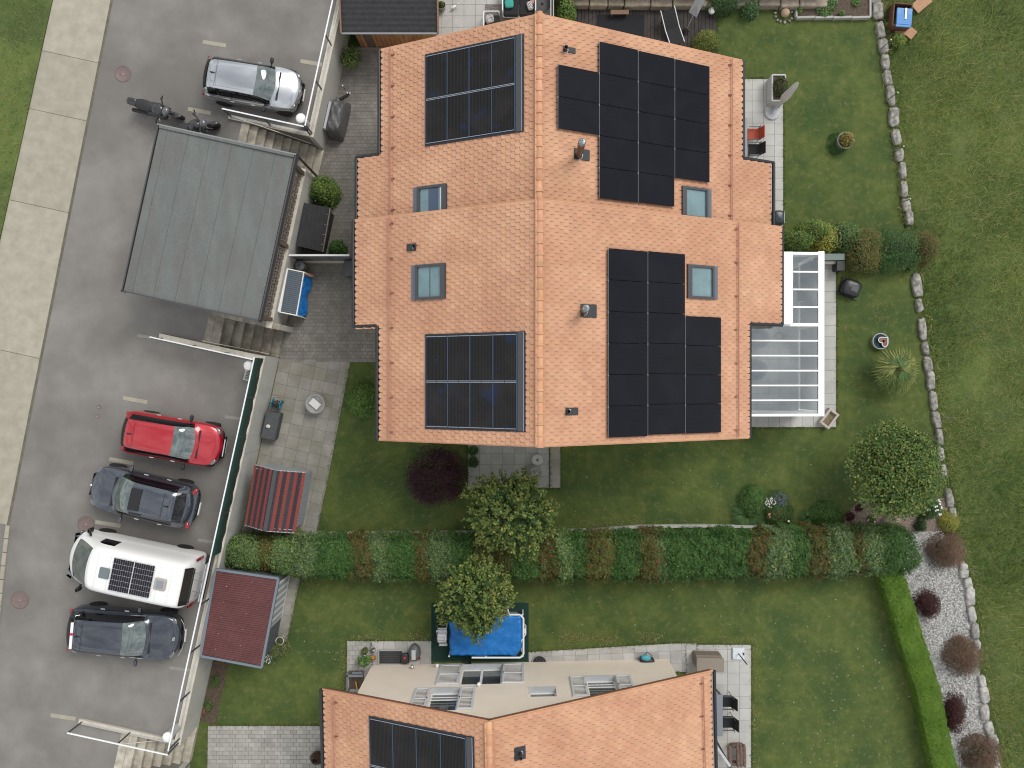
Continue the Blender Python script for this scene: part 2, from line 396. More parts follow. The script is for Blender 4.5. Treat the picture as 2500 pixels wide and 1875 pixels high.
# ------------------------------------------------------------------ paving helpers
def clip(poly, a, b):
    out = []; n = len(poly)
    def side(p): return (b[0] - a[0]) * (p[1] - a[1]) - (b[1] - a[1]) * (p[0] - a[0])
    for i in range(n):
        p, q = poly[i], poly[(i + 1) % n]; sp, sq = side(p), side(q)
        if sp >= 0: out.append(p)
        if (sp >= 0) != (sq >= 0):
            k = sp / (sp - sq); out.append((p[0] + (q[0] - p[0]) * k, p[1] + (q[1] - p[1]) * k))
    return out
def clip_to(poly, region):
    n = len(region); area = sum(region[i][0] * region[(i + 1) % n][1] - region[(i + 1) % n][0] * region[i][1] for i in range(n))
    reg = region if area > 0 else region[::-1]
    for i in range(n):
        if len(poly) < 3: return []
        poly = clip(poly, reg[i], reg[(i + 1) % n])
    return poly
def parea(p): return abs(sum(p[i][0] * p[(i + 1) % len(p)][1] - p[(i + 1) % len(p)][0] * p[i][1] for i in range(len(p)))) / 2

def paving(name, region, origin, ang, du, dv, mat, piece='slab', gap=.008, z=0.0, th=.03, stagger=0.0, most=300, holes=(), base_mat=None, seed=1, tops=None):
    """One structure sheet with its own pieces: region in world xy (convex), grid turned by ang about origin."""
    rg = random.Random(seed)
    base = structure(MB().prism([(p[0], p[1]) for p in region], z - .05, z + .004), name, base_mat or JOINT)
    ca, sa = math.cos(ang), math.sin(ang)
    def uv(p): x, y = p[0] - origin[0], p[1] - origin[1]; return (x * ca + y * sa, -x * sa + y * ca)
    def xy(u, v): return (origin[0] + u * ca - v * sa, origin[1] + u * sa + v * ca)
    us = [uv(p) for p in region]; u0, u1 = min(p[0] for p in us), max(p[0] for p in us); v0, v1 = min(p[1] for p in us), max(p[1] for p in us)
    full = None; loose = MB(); cnt = 0; cells = []
    for j in range(math.floor(v0 / dv), math.ceil(v1 / dv)):
        off = stagger * du if j % 2 else 0.0
        for i in range(math.floor((u0 - off) / du), math.ceil((u1 - off) / du)):
            ua, va = i * du + off, j * dv
            c = xy(ua + du / 2, va + dv / 2)
            if any(len(clip_to([c, (c[0] + 1e-4, c[1]), (c[0], c[1] + 1e-4)], h)) >= 3 for h in holes): continue
            q = [xy(ua + gap / 2, va + gap / 2), xy(ua + du - gap / 2, va + gap / 2), xy(ua + du - gap / 2, va + dv - gap / 2), xy(ua + gap / 2, va + dv - gap / 2)]
            k = clip_to(q, [(p[0], p[1]) for p in region])
            if len(k) < 3 or parea(k) < .12 * du * dv: continue
            cells.append((c, k, parea(k) > .995 * (du - gap) * (dv - gap)))
    cells.sort(key=lambda a: a[0][0] ** 2 + a[0][1] ** 2)
    for c, k, whole in cells:
        zt = z + th * .5 + rg.uniform(-.0015, .0015)
        if cnt < most:
            if whole:
                if full is None:
                    full = MB().bbox((0, 0, 0), (du - gap, dv - gap, th), .004).build(piece, mat, base); o = full
                else:
                    o = inst(full, base, (0, 0, 0))
                o.location = (c[0], c[1], zt - th / 2); o.rotation_euler = (rg.uniform(-.004, .004), rg.uniform(-.004, .004), ang)
            else:
                MB().prism(k, zt - th, zt).build(piece, mat, base)
            cnt += 1
        else:
            loose.prism(k, zt - th, zt)
    if loose.v: tag(loose.build(piece + '_field', mat, base), kind='stuff')
    return base

# west courtyard of small pavers between the retaining wall and the houses
A = P(837, 116); Bq = P(1030, 116); Cq = P(1030, 884); Dq = P(682, 884)
paving('courtyard', [(A.x - .4, A.y), (Bq.x, Bq.y), (Cq.x, Cq.y), (S(.73 / .977, .0).x + .02, Dq.y)], (-8, 0), 0, .192, .145, PAVER, 'paver', .008, .0, .03, .5, seed=3)
# slab patio beside the shingled shed
paving('slab_patio', [S(1.37 + 1.0, .03)[:2], S(1.37 + 1.0, 3.0)[:2], S(-6.4, 3.05)[:2], S(-6.4, .03)[:2]] if False else
       [tuple(S(.90, .03)[:2]), tuple(S(1.36, 2.85)[:2]), tuple(S(-6.35, 3.05)[:2]), tuple(S(-6.35, .03)[:2])], tuple(S(-.1, .03)[:2]), STREET, .492, .492, SLAB, seed=5)
# patio against the south gable
a, b = P(1142.6, 1040), P(1342, 1191)
paving('gable_patio', [(a.x, b.y), (b.x, b.y), (b.x, a.y), (a.x, a.y)], (a.x, b.y), 0, .468, .468, SLAB_M, seed=6)
a2, b2 = P(1342, 1040), P(1368, 1191)
paving('border_slabs', [(a2.x + .01, b2.y), (b2.x, b2.y), (b2.x, a2.y), (a2.x + .01, a2.y)], (a2.x + .01, b2.y - .1), 0, .45, .62, SLAB, seed=7)
# east terrace along both houses
a, b = P(1780, 193), P(1911.5, 640)
paving('east_terrace', [(a.x, b.y), (b.x, b.y), (b.x, a.y), (a.x, a.y)], (a.x + .03, a.y), 0, .452, .447, SLAB_L, seed=8)
a, b = P(1790, 640), P(2041, 1043)
paving('conservatory_terrace', [(a.x, b.y), (b.x, b.y), (b.x, a.y - .01), (a.x, a.y - .01)], (b.x, b.y), 0, .458, .458, SLAB_L, seed=9)
# north terrace with the lounge
a, b = P(1040, -120), P(1352, 150)
paving('north_terrace', [(a.x, b.y), (b.x, b.y), (b.x, a.y), (a.x, a.y)], tuple(P(1077, 39)[:2]), 0, .462, .462, SLAB_L, seed=10)
# strips around the south house
a, b = P(847.5, 1565), P(907, 1690)
paving('paver_corner', [(a.x, b.y), (b.x, b.y), (b.x, a.y), (a.x, a.y)], (a.x, a.y), 0, .23, .19, PAVER_L, 'paver', .008, 0, .03, .5, seed=11)
a, b = P(907, 1565), P(1053, 1660)
paving('slab_path', [(a.x, b.y), (b.x, b.y), (b.x, a.y), (a.x, a.y)], (a.x, a.y), 0, .49, .47, SLAB_S, seed=12)
q = [P(1290.5, 1592), P(1290.5, 1640), P(1700, 1640), P(1700, 1571), P(1640, 1571)]
paving('garden_path', [(v.x, v.y) for v in q], (P(1290, 1604).x, P(1290, 1604).y), math.radians(2.4), .478, .5, SLAB_S, seed=13)
a, b = P(1640, 1574), P(1833.5, 1960)
paving('south_terrace', [(a.x + .6, b.y), (b.x, b.y), (b.x, a.y), (a.x + .6, a.y)], (b.x, b.y), 0, .478, .478, SLAB_L, seed=14)
a, b = P(505, 1772), P(795, 2000)
paving('house_forecourt', [(a.x, b.y), (b.x, b.y), (b.x, a.y), (a.x + .05, a.y)], (a.x, a.y), 0, .26, .17, PAVER_L, 'paver', .008, 0, .03, .5, seed=15)
q = [P(728, 1412), P(700, 1412), P(600, 1640), P(690, 1600)]
paving('shed_path', [tuple(S(-7.55, 2.1)[:2]), tuple(S(-7.55, 2.74)[:2]), tuple(S(-10.5, 2.78)[:2]), tuple(S(-11.3, 2.1)[:2])], tuple(S(-7.55, 2.74)[:2]), STREET, .55, .55, SLAB, seed=16)

# decking north-east of the house, each board its own piece
a, b = P(1392, 14), P(1749, 175)
deck = structure(MB().prism([(a.x, b.y), (b.x, b.y), (b.x, a.y), (a.x, a.y)], -.04, .004), 'deck', M('deck_gap', (.012, .012, .012), .9))
n = 40; w = (b.x - a.x) / n
src = None
for i in range(n):
    if i < 32 or True:
        mt = WOOD_D
        o = MB().bbox((0, 0, 0), (w - .012, a.y - b.y, .03), .004).build('plank', mt, deck) if src is None else inst(src, deck, (0, 0, 0))
        src = src or o; o.location = (a.x + w * (i + .5), (a.y + b.y) / 2, .018)

# ------------------------------------------------------------------ retaining walls and stairs
def ret_wall(lab, s0, s1, zt=1.9, th=.2):
    o = thing('retaining_wall', lab, 'wall', S((s0 + s1) / 2, -th / 2, 0), group='retaining walls along the parking')
    L = s1 - s0
    n = max(1, round(L / 3.2))
    for i in range(n):
        a, b = s0 + L * i / n, s0 + L * (i + 1) / n
        MB().prism([S(a + .006, -th), S(a + .006, 0), S(b - .006, 0), S(b - .006, -th)], -.05, zt - .06).build('panel', CONC_WALL, o)
    MB().prism([S(s0, -th - .02), S(s0, .02), S(s1, .02), S(s1, -th - .02)], zt - .06, zt).build('coping', CONC_CREAM, o)
    return o
ret_wall('long concrete retaining wall with metal railing beside the grey hatchback', 9.5, 30)
ret_wall('concrete retaining wall carrying the slotted balustrade of the carport', 2.02, 8.25)
ret_wall('concrete retaining wall topped by the green privacy screen', -6.75, .93)
ret_wall('concrete retaining wall with railing above the rose bed', -14.28, -6.75)
ret_wall('retaining wall continuing below the lowest stairs', -30, -15.75)

def stairs(lab, k, n, mat, land=.0):
    s0, s1, t0 = STAIR[k]
    o = thing('stairs', lab, 'stairs', S((s0 + s1) / 2, t0, 0))
    d = -t0 / n; r = ROAD_Z / n
    for i in range(n):
        zt = ROAD_Z + .004 - r * i
        ta, tb = t0 + d * i, t0 + d * (i + 1)
        MB().prism([S(s0 + .01, ta - .0), S(s1 - .01, ta - .0), S(s1 - .01, tb + .02), S(s0 + .01, tb + .02)], zt - r - .02, zt).build('step', mat, o)
    return o
stairs('ten pale concrete steps descending between carport and railing', 'n', 10, STEP)
stairs('seven dark weathered steps beside the low white wall', 's', 7, STEP_OLD)
stairs('seven pale steps under the wide railing at the lower lot', 'b', 7, STEP)

def low_wall(lab, pts, z0, z1, th, mat=CONC_CREAM):
    a, b = pts
    o = thing('low_wall', lab, 'wall', (S(*a) + S(*b)) / 2)
    da = (S(*b) - S(*a)); n = Vector((-da.y, da.x, 0)).normalized() * th / 2
    q = [S(*a) + n, S(*a) - n, S(*b) - n, S(*b) + n]
    MB().prism(q, z0, z1 - .05).build('body', CONC_WALL, o)
    n2 = n * 1.06; q = [S(*a) + n2, S(*a) - n2, S(*b) - n2, S(*b) + n2]
    MB().prism(q, z1 - .05, z1).build('coping', mat, o)
    return o
low_wall('low concrete wall under the short railing above the pale steps', ((9.58, -3.3), (9.58, -.22)), -.02, 1.93, .15)
low_wall('low cream wall between dark steps and red car bays', ((.82, -4.1), (.82, -.22)), -.02, 1.93, .2)
low_wall('mossy low wall under the wide railing at the lower lot', ((-14.2, -3.95), (-14.2, -.22)), -.02, 1.93, .16)
low_wall('concrete border of the dark steps beside the carport', ((2.14, -2.45), (2.14, .32)), 0, 1.86, .22, STEP_OLD)
low_wall('plain concrete cheek wall between carport and pale steps', ((8.17, -2.8), (8.17, -.22)), 0, 1.9, .14, CONC_WALL)
tag(MB().prism([S(.93, -2.45), S(.93, -2.18), S(2.02, -2.18), S(2.02, -2.45)], ROAD_Z - .02, ROAD_Z + .012).build('landing_strip', STEP_OLD), 'concrete landing strip at the head of the dark steps', 'landing')
tag(MB().prism([S(-15.75, -2.3), S(-15.75, -1.99), S(-14.3, -1.99), S(-14.3, -2.3)], ROAD_Z - .02, ROAD_Z + .012).build('landing_strip', STEP), 'pale landing strip at the head of the lower steps', 'landing')
low_wall('pale concrete cheek wall along the lower steps', ((-15.85, -2.0), (-15.85, -.0)), 0, 1.4, .2)

def railing(lab, a, b, z0=1.9, h=1.0, step=.115, posts=1.5, mat=STEEL, lean=.0):
    a, b = S(*a), S(*b); d = b - a; L = d.length; u = d / L
    o = thing('railing', lab, 'railing', (a.x, a.y, z0))
    MB().beam(Vector((a.x, a.y, z0 + h)), Vector((b.x, b.y, z0 + h)), .05, .03).build('top_rail', STEEL_W, o)
    MB().beam(Vector((a.x, a.y, z0 + .1)), Vector((b.x, b.y, z0 + .1)), .03, .02).build('bottom_rail', mat, o)
    n = int(L / posts)
    for i in range(n + 1):
        p = a + u * min(L - .02, max(.02, L * i / n))
        MB().beam(Vector((p.x, p.y, z0)), Vector((p.x, p.y, z0 + h)), .045, .045).build('post', DGREY, o)
    src = None
    for i in range(int(L / step)):
        p = a + u * (i + .5) * step
        if src is None:
            src = MB().box((0, 0, h / 2 + .03), (.014, .014, h - .08)).build('baluster', mat, o); q = src
        else: q = inst(src, o, (0, 0, 0))
        q.location = Vector((p.x, p.y, z0)) - o.location
    return o
railing('galvanised railing on the long retaining wall by the grey hatchback', (9.62, -.06), (20, -.06))
railing('short galvanised railing above the pale steps', (9.58, -3.2), (9.58, -.1))
railing('long galvanised railing above the rose bed and red roofed shed', (-14.05, -.06), (-6.7, -.06))
railing('wide galvanised railing over the lower steps', (-14.2, -3.85), (-14.2, -.04))

def handrail(lab, pts, r=.018, mat=None):
    o = thing('handrail', lab, 'handrail', pts[0])
    MB().path(pts, r, 6).build('rail', mat or M('handrail_steel', (.62, .58, .5), .4, metal=.5), o)
    for p in (pts[0].lerp(pts[-1], .12), pts[0].lerp(pts[-1], .55), pts[0].lerp(pts[-1], .95)):
        MB().tube(p, p + SU * .1 + Vector((0, 0, -.06)), .01, .01, 6).build('bracket', STEEL, o)
    return o
handrail('sloping pale handrail on the low wall beside the pale steps', [S(9.42, -2.7, 2.65), S(9.42, -.25, 1.15)])
handrail('sloping pale handrail along the dark steps', [S(1.02, -2.25, 2.5), S(1.02, -.15, .95)])
handrail('sloping thin handrail over the lower steps', [S(-14.4, -2.0, 2.5), S(-14.4, -.05, 1.0)])
# white rail lying along the low cream wall
o = thing('railing', 'plain white rail on posts along the low cream wall', 'railing', S(.76, -4.0, 1.93))
MB().beam(S(.76, -4.0, 2.9), S(.76, -.1, 2.9), .045, .03).build('top_rail', STEEL_W, o)
for t in (-3.95, -2.65, -1.35, -.12): MB().beam(S(.76, t, 1.93), S(.76, t, 2.89), .035, .035).build('post', DGREY, o)

# green privacy screen on the middle wall
GREEN_S = M('screen_green', (.006, .035, .028), .7, (.009, .045, .036), scale=14, bump=.2, bscale=60)
sc_ = thing('privacy_screen', 'dark green privacy screen stretched on the railing by the parked cars', 'screen', S(-3, -.05, 1.9))
MB().beam(S(-6.72, -.05, 2.93), S(.86, -.05, 2.93), .045, .03).build('top_rail', STEEL_W, sc_)
fab = MB(); vs, fs = [], []
n = 60
for i in range(n + 1):
    s = -6.7 + 7.54 * i / n
    for z in (1.93 + .04 * math.sin(i * .7), 2.9):
        vs.append(S(s, -.045 + .012 * math.sin(i * 1.3), z)); vs.append(S(s, -.033 + .012 * math.sin(i * 1.3), z))
for i in range(n):
    k = i * 4; fs += [(k, k + 4, k + 6, k + 2), (k + 1, k + 3, k + 7, k + 5), (k + 2, k + 6, k + 7, k + 3), (k, k + 1, k + 5, k + 4)]
fab.add(vs, fs, True).build('fabric', GREEN_S, sc_)
for i in range(6): MB().beam(S(-6.6 + 1.48 * i, -.05, 1.9), S(-6.6 + 1.48 * i, -.05, 2.9), .04, .04).build('post', DGREY, sc_)

# lamp bollards
def bollard(lab, px, py, h=.95, r=.19, base=None):
    c = P(px, py, ROAD_Z + h); c = Vector((c.x, c.y, ROAD_Z))
    o = thing('lamp_bollard', lab, 'lamp', c, group='lamp bollards in the car park corners')
    MB().lathe([(r * .8, 0), (r * .8, h - .12)], c, 16).build('column', M('bollard_grey', (.42, .43, .44), .5), o)
    MB().lathe([(r * .95, h - .12), (r, h - .09), (r, h - .03), (r * .8, h), (.001, h + .005)], c, 10).build('cap', WHITE if base is None else M('speckled_cap', (.5, .5, .5), .6, (.75, .75, .75), scale=25), o)
    return o
bollard('lamp bollard with bright white cap beside the grey hatchback', 733.5, 288)
bollard('lamp bollard with speckled cap beside the low cream wall', 606, 892.6, base=1)
bollard('lamp bollard behind the railing of the lower steps', 407.5, 1801)
c = S(.12, -.42, ROAD_Z)
o = thing('drain_grate', 'rectangular slotted grate below the speckled lamp bollard', 'grate', c)
MB().box(c + Vector((0, 0, .03)), (.42, .5, .06), STREET).build('frame', M('grate_frame', (.5, .5, .48), .7), o)
for i in range(7): MB().box(S(.12 - .18 + i * .06, -.42, ROAD_Z + .066), (.3, .022, .02), STREET).build('bar', BLACK, o)

# ------------------------------------------------------------------ carport
FELT = M('roof_felt', (.112, .126, .121), .92, (.142, .154, .148), scale=1.5, lo=.3, hi=.7, big=(.118, .115, .111), big_scale=1.3, big_amt=.8, speck=(.31, .31, .305), speck_scale=48, speck_amt=.45, bump=.25, bscale=80, stretch=(1.6, .45, 1))
cp = thing('carport', 'flat roofed carport with grey felt roof and brown slotted balustrade', 'carport', S(5.2, -2.2, ROAD_Z))
CZ = 4.3
MB().prism([S(2.2, -4.64), S(2.2, .28), S(8.2, .28), S(8.2, -4.64)], CZ - .26, CZ - .03).build('roof', M('roof_deck', (.1, .08, .065), .8), cp)
ts = [-4.6, -4.3, -3.55, -2.77, -1.98, -1.2, -.42, .24]
for i, (a, b) in enumerate(zip(ts[:-1], ts[1:])):
    MB().prism([S(2.22, a + .003), S(2.22, b - .003), S(8.16, b - .003), S(8.16, a + .003)], CZ - .03, CZ + .004 * (len(ts) - i)).build('felt_strip', FELT, cp)
for lab, (s0, t0, s1, t1) in {'n': (8.2, -4.68, 8.2, .32), 's': (2.2, -4.68, 2.2, .32), 'w': (2.16, -4.66, 8.24, -4.66), 'e': (2.16, .3, 8.24, .3)}.items():
    MB().beam(S(s0, t0, CZ - .09), S(s1, t1, CZ - .09), .045, .3 if lab != 'n' else .36).build('fascia', DGREY if lab != 'n' else M('lead_grey', (.24, .25, .26), .5, metal=.3), cp)
MB().beam(S(8.14, -4.6, CZ + .06), S(8.14, .26, CZ + .06), .1, .05).build('upstand', FELT, cp)
for s in (2.35, 5.2, 8.05):
    MB().beam(S(s, -.08, 1.9), S(s, -.08, CZ - .26), .16, .14).build('post', WOOD_B, cp)
    MB().beam(S(s, -4.4, ROAD_Z), S(s, -4.4, CZ - .26), .14, .14).build('post', WOOD_B, cp)
    MB().beam(S(s, -4.5, CZ - .34), S(s, .2, CZ - .34), .12, .16).build('beam', WOOD_B, cp)
    MB().beam(S(s + (.5 if s < 5.3 else -.5), -.08, CZ - .3), S(s, -.08, CZ - 1.0), .1, .1).build('brace', WOOD_B, cp)
MB().path([S(8.28, .36, CZ - .2), S(8.3, .16, CZ - .5), S(8.3, .12, 1.0), S(8.3, .12, .05)], .045, 8).build('downpipe', M('brown_pipe', (.05, .032, .026), .5), cp)
for s0, s1 in ((2.45, 5.1), (5.3, 7.95)):
    MB().beam(S(s0, -.1, 2.9), S(s1, -.1, 2.9), .12, .05).build('handrail', M('rail_wood', (.2, .165, .13), .8, (.27, .22, .17), scale=6), cp)
    MB().beam(S(s0, -.13, 2.2), S(s1, -.13, 2.2), .05, .08).build('crossrail', WOOD_B, cp)
    n = int((s1 - s0) / .222); w = (s1 - s0) / n
    bd = None
    for i in range(n):
        if bd is None:
            m = MB(); hw = w / 2 - .018
            m.box((0, 0, .81), (.03, 2 * hw, .14)); m.box((0, 0, .46), (.03, 2 * hw, .1)); m.box((0, 0, .11), (.03, 2 * hw - .04, .22))
            for sg in (-1, 1):
                m.box((0, sg * (hw - .025), .63), (.029, .05, .24)); m.box((0, sg * (hw - .025), .315), (.029, .05, .19))
            bd = m.build('board', WOOD_G, cp, world=False); q = bd
        else: q = inst(bd, cp, (0, 0, 0))
        q.location = S(s0 + w * (i + .5), -.085, 1.99) - cp.location; q.rotation_euler = (0, 0, STREET)
# ------------------------------------------------------------------ houses
TILE = M('clay_tile', (.475, .252, .150), .82, (.575, .332, .208), scale=.9, lo=.3, hi=.7, island=.055, bump=.12, bscale=50, big=(.42, .205, .125), big_scale=.5, big_amt=.5, speck=(.60, .37, .25), speck_scale=3, speck_amt=.3)
RIDGE = M('ridge_tile', (.50, .25, .135), .75, (.60, .33, .19), scale=4, island=.1, bump=.1, bscale=40)
GUTTER = M('gutter_metal', (.03, .032, .038), .45, metal=.3)
PINKPIPE = M('snow_guard', (.40, .17, .13), .6)
RENDERW = M('wall_render', (.78, .68, .57), .92, (.82, .72, .61), scale=1.2, bump=.1, bscale=120)
GLASS_BLUE = M('skylight_glass', (.12, .20, .225), .06, (.16, .26, .285), scale=1.5, spec=.8)
GLASS_DARK = M('skylight_blind', (.03, .06, .12), .08, spec=.8)
FLASH = M('flashing', (.13, .15, .18), .45, metal=.4)
VENT = M('vent_plate', (.035, .038, .043), .5, metal=.2)

def striped(name, base, line, period, rough, axis='Y', amt=.5, haze=None, dust=None):
    m = bpy.data.materials.new(name); m.use_nodes = True; N, L = m.node_tree.nodes, m.node_tree.links; b = N['Principled BSDF']
    b.inputs['Roughness'].default_value = rough; b.inputs['Specular IOR Level'].default_value = .16
    tc = N.new('ShaderNodeTexCoord'); wv = N.new('ShaderNodeTexWave'); wv.wave_type = 'BANDS'; wv.bands_direction = axis
    wv.inputs['Scale'].default_value = math.pi / 10 / period * 1.0; L.new(tc.outputs['Object'], wv.inputs['Vector'])
    rp = N.new('ShaderNodeValToRGB'); rp.color_ramp.elements[0].position = .55; rp.color_ramp.elements[1].position = .95
    rp.color_ramp.elements[0].color = lin(base); rp.color_ramp.elements[1].color = lin(tuple(x + (y - x) * amt for x, y in zip(base, line)))
    L.new(wv.outputs['Fac'], rp.inputs[0]); cur = rp.outputs[0]
    geo = N.new('ShaderNodeNewGeometry')
    for c, sc, lo, hi, k in ((dust, 1.1, .45, .75, .75), (haze, 1.7, .58, .75, .8)):
        if not c: continue
        n = N.new('ShaderNodeTexNoise'); n.inputs['Scale'].default_value = sc; n.inputs['Detail'].default_value = 6; L.new(geo.outputs['Position'], n.inputs['Vector'])
        r = N.new('ShaderNodeValToRGB'); r.color_ramp.elements[0].position = lo; r.color_ramp.elements[1].position = hi
        r.color_ramp.elements[0].color = (0, 0, 0, 1); r.color_ramp.elements[1].color = (k, k, k, 1); L.new(n.outputs['Fac'], r.inputs[0])
        mx = N.new('ShaderNodeMixRGB'); L.new(r.outputs[0], mx.inputs[0]); L.new(cur, mx.inputs[1]); mx.inputs[2].default_value = lin(c); cur = mx.outputs[0]
    L.new(cur, b.inputs['Base Color'])
    return m
PV = striped('pv_glass', (.0065, .007, .0105), (.012, .014, .021), .16, .22, 'Y', .15, dust=(.011, .012, .018))
COLLECT = striped('collector_glass', (.010, .0095, .010), (.034, .032, .034), .055, .3, 'X', .7, haze=(.014, .026, .062), dust=(.030, .026, .024))
COLLECT_F = M('collector_frame', (.022, .025, .032), .4, metal=.3)
PALE_STRIP = M('collector_rail', (.32, .37, .44), .4, metal=.5)
BLUE_EDGE = M('collector_rim', (.03, .055, .10), .35)

E_T, W_T = .172, .218
class House:
    def __init__(s, lab, xr, y0, zr, slope=.512, rot=0.0, name='house'):
        s.o = thing(name, lab, 'house', (xr, y0, 0), rot); s.zr, s.k, s.rot = zr, slope, rot
        s.R = Matrix.Rotation(rot, 3, 'Z'); s.Ri = s.R.inverted(); s.loc = Vector((xr, y0, 0))
        s.c = 1 / math.sqrt(1 + slope * slope); s.s = slope * s.c; s.holes = {1: [], -1: []}
    def loc_of(s, v): return s.Ri @ (Vector(v) - s.loc)
    def dv(s, px, py, side, lift=0.0):
        n = s.R @ Vector((side * s.k, 0, 1))
        p = s.loc_of(on_plane(px, py, s.loc + Vector((0, 0, s.zr + lift)), n))
        return abs(p.x) / s.c, p.y * side
    def frame(s, side):
        return Matrix(((side * s.c, 0, side * s.s, 0), (0, side, 0, 0), (-s.s, 0, s.c, s.zr), (0, 0, 0, 1)))
    def mb(s, side): m = MB(); m.T = s.frame(side); return m
    def roof(s, segs, y1, y0):
        """segs[side] = list of (d_eave, ya, yb) in local y (ya<yb)"""
        s.segs = segs
        base = MB()
        for side in (1, -1):
            base.T = s.frame(side)
            for d, ya, yb in segs[side]:
                va, vb = sorted((ya * side, yb * side))
                base.add([(0, va, -.03), (d - .04, va, -.03), (d - .04, vb, -.03), (0, vb, -.03), (0, va, -.2), (d - .04, va, -.2), (d - .04, vb, -.2), (0, vb, -.2)],
                         [(0, 1, 2, 3), (7, 6, 5, 4), (0, 4, 5, 1), (1, 5, 6, 2), (2, 6, 7, 3), (3, 7, 4, 0)])
        s.roof_o = base.build('roof', M('roof_underlay', (.16, .075, .045), .9), s.o, world=False)
    def tiles(s):
        tm = MB(); e, w = E_T, W_T * .965
        top = [(-.92 * e, -w / 2, -.012), (e - .098, -w / 2, .033), (e - .04, -w * .41, .038), (e, -w * .2, .04), (e, w * .2, .04), (e - .04, w * .41, .038), (e - .098, w / 2, .033), (-.92 * e, w / 2, -.012)]
        bot = [(x, y, z - .036) for x, y, z in top]
        faces = [tuple(range(8))] + [(i + 8, i + 9, i + 1, i) for i in range(0, 7)]
        proto = MB().add(top + bot, faces).build('tile', TILE, s.roof_o, world=False)
        spots = []
        for side in (1, -1):
            ylo, yhi = min(q[1] for q in s.segs[side]), max(q[2] for q in s.segs[side])
            nt = round((yhi - ylo) / W_T); wt = (yhi - ylo) / nt
            dmax = max(d for d, _, _ in s.segs[side])
            for i in range(int(dmax / e) + 1):
                for j in range(nt + (i % 2)):
                    y = ylo + (j + (0 if i % 2 else .5)) * wt; half = 0
                    if i % 2 and j == 0: half, y = 1, ylo + wt * .25
                    if i % 2 and j == nt: half, y = 1, yhi - wt * .25
                    if not any((i + 1) * e <= d + .06 and ya - .02 < y < yb + .02 for d, ya, yb in s.segs[side]): continue
                    v = y * side; dd = i * e
                    if any(a < dd + .05 and dd + e - .05 < b and c_ < v and v < d_ for a, b, c_, d_ in s.holes[side]): continue
                    spots.append((dd, v, side, half))
        spots.sort(key=lambda q: q[0] + abs(s.loc.y + q[1] * q[2]) * .05)
        rg = random.Random(3)
        allv, fc = [], 0
        stuff = MB(); used = False
        for n, (d, v, side, half) in enumerate(spots):
            Fm = s.frame(side)
            loc = Fm @ Vector((d, v, .0))
            rot = Fm.to_3x3() @ Matrix.Rotation(rg.uniform(-.02, .02), 3, 'Z') @ Matrix.Rotation(rg.uniform(-.012, .012), 3, 'Y')
            if n < 300 and not half:
                o = inst(proto, s.roof_o, (0, 0, 0)) if used else proto; used = True
                o.location = loc; o.rotation_euler = rot.to_euler()
            else:
                hk = .5 if half else 1.0; stuff.add([loc + rot @ Vector((p[0], p[1] * hk, p[2])) for p in top + bot], faces)
        tag(stuff.build('tile_field', TILE, s.roof_o, world=False), kind='stuff')
        s.ntiles = len(spots)
    def ridge(s, y0, y1, step=.355):
        n = round((y1 - y0) / step); st = (y1 - y0) / n; src = None
        for i in range(n):
            if src is None:
                m = MB(); prof = [(0, .135), (.06, .142), (.06, .118), (st + .03, .105)]
                vs, fs = [], []
                for x, r in prof:
                    for k in range(9):
                        a = math.pi * k / 8; vs.append((r * math.cos(a), x, r * math.sin(a) * .9))
                for q in range(len(prof) - 1):
                    for k in range(8): fs.append((q * 9 + k, q * 9 + k + 1, (q + 1) * 9 + k + 1, (q + 1) * 9 + k))
                fs.append(tuple(range(9)))
                m.add(vs, fs, True); src = m.build('ridge_tile', RIDGE, s.roof_o, world=False); o = src
            else: o = inst(src, s.roof_o, (0, 0, 0))
            o.location = (0, y0 + st * i, s.zr - .015)
    def gutters(s, side):
        segs = sorted(s.segs[side], key=lambda q: q[1])
        pts = []
        for d, ya, yb in segs:
            x = side * (d * s.c + .05); z = s.zr - d * s.s - .03
            pts += [(x, ya, z), (x, yb, z)]
        for a, b in zip(pts[:-1], pts[1:]):
            MB().tube(a, b, .065, .065, 8).build('gutter', GUTTER, s.o, world=False)
        return pts
    def verge(s, y, side_sign):
        for side in (1, -1):
            seg = [q for q in s.segs[side] if abs((q[2] if side_sign > 0 else q[1]) - y) < .05]
            if not seg: continue
            d = seg[0][0]
            m = s.mb(side); m.beam((-.02, (y - side_sign * .02) * side, -.13), (d, (y - side_sign * .02) * side, -.13), .03, .2, up=(0, 0, 1)); m.build('barge_board', M('verge_dark', (.05, .035, .03), .7), s.o, world=False)
            m = s.mb(side); m.beam((-.02, y * side, -.015), (d, y * side, -.015), .05, .04, up=(0, 0, 1)); m.build('verge_tile', RIDGE, s.roof_o, world=False)
    def snow(s, side, d, ya, yb, step=1.13):
        m = s.mb(side); m.tube((d, ya * side, .12), (d, yb * side, .12), .02, .02, 8); o = m.build('snow_guard', PINKPIPE, s.roof_o, world=False)
        n = max(2, int((yb - ya) / step) + 1)
        for i in range(n):
            y = ya + .25 + (yb - ya - .5) * i / (n - 1)
            m = s.mb(side)
            for q in (-.018, .018): m.beam((d + .02, y * side + q, .09), (d - .13, y * side + q, .03), .008, .05)
            m.build('snow_guard_bracket', M('bracket_rust', (.27, .11, .08), .7), s.roof_o, world=False)
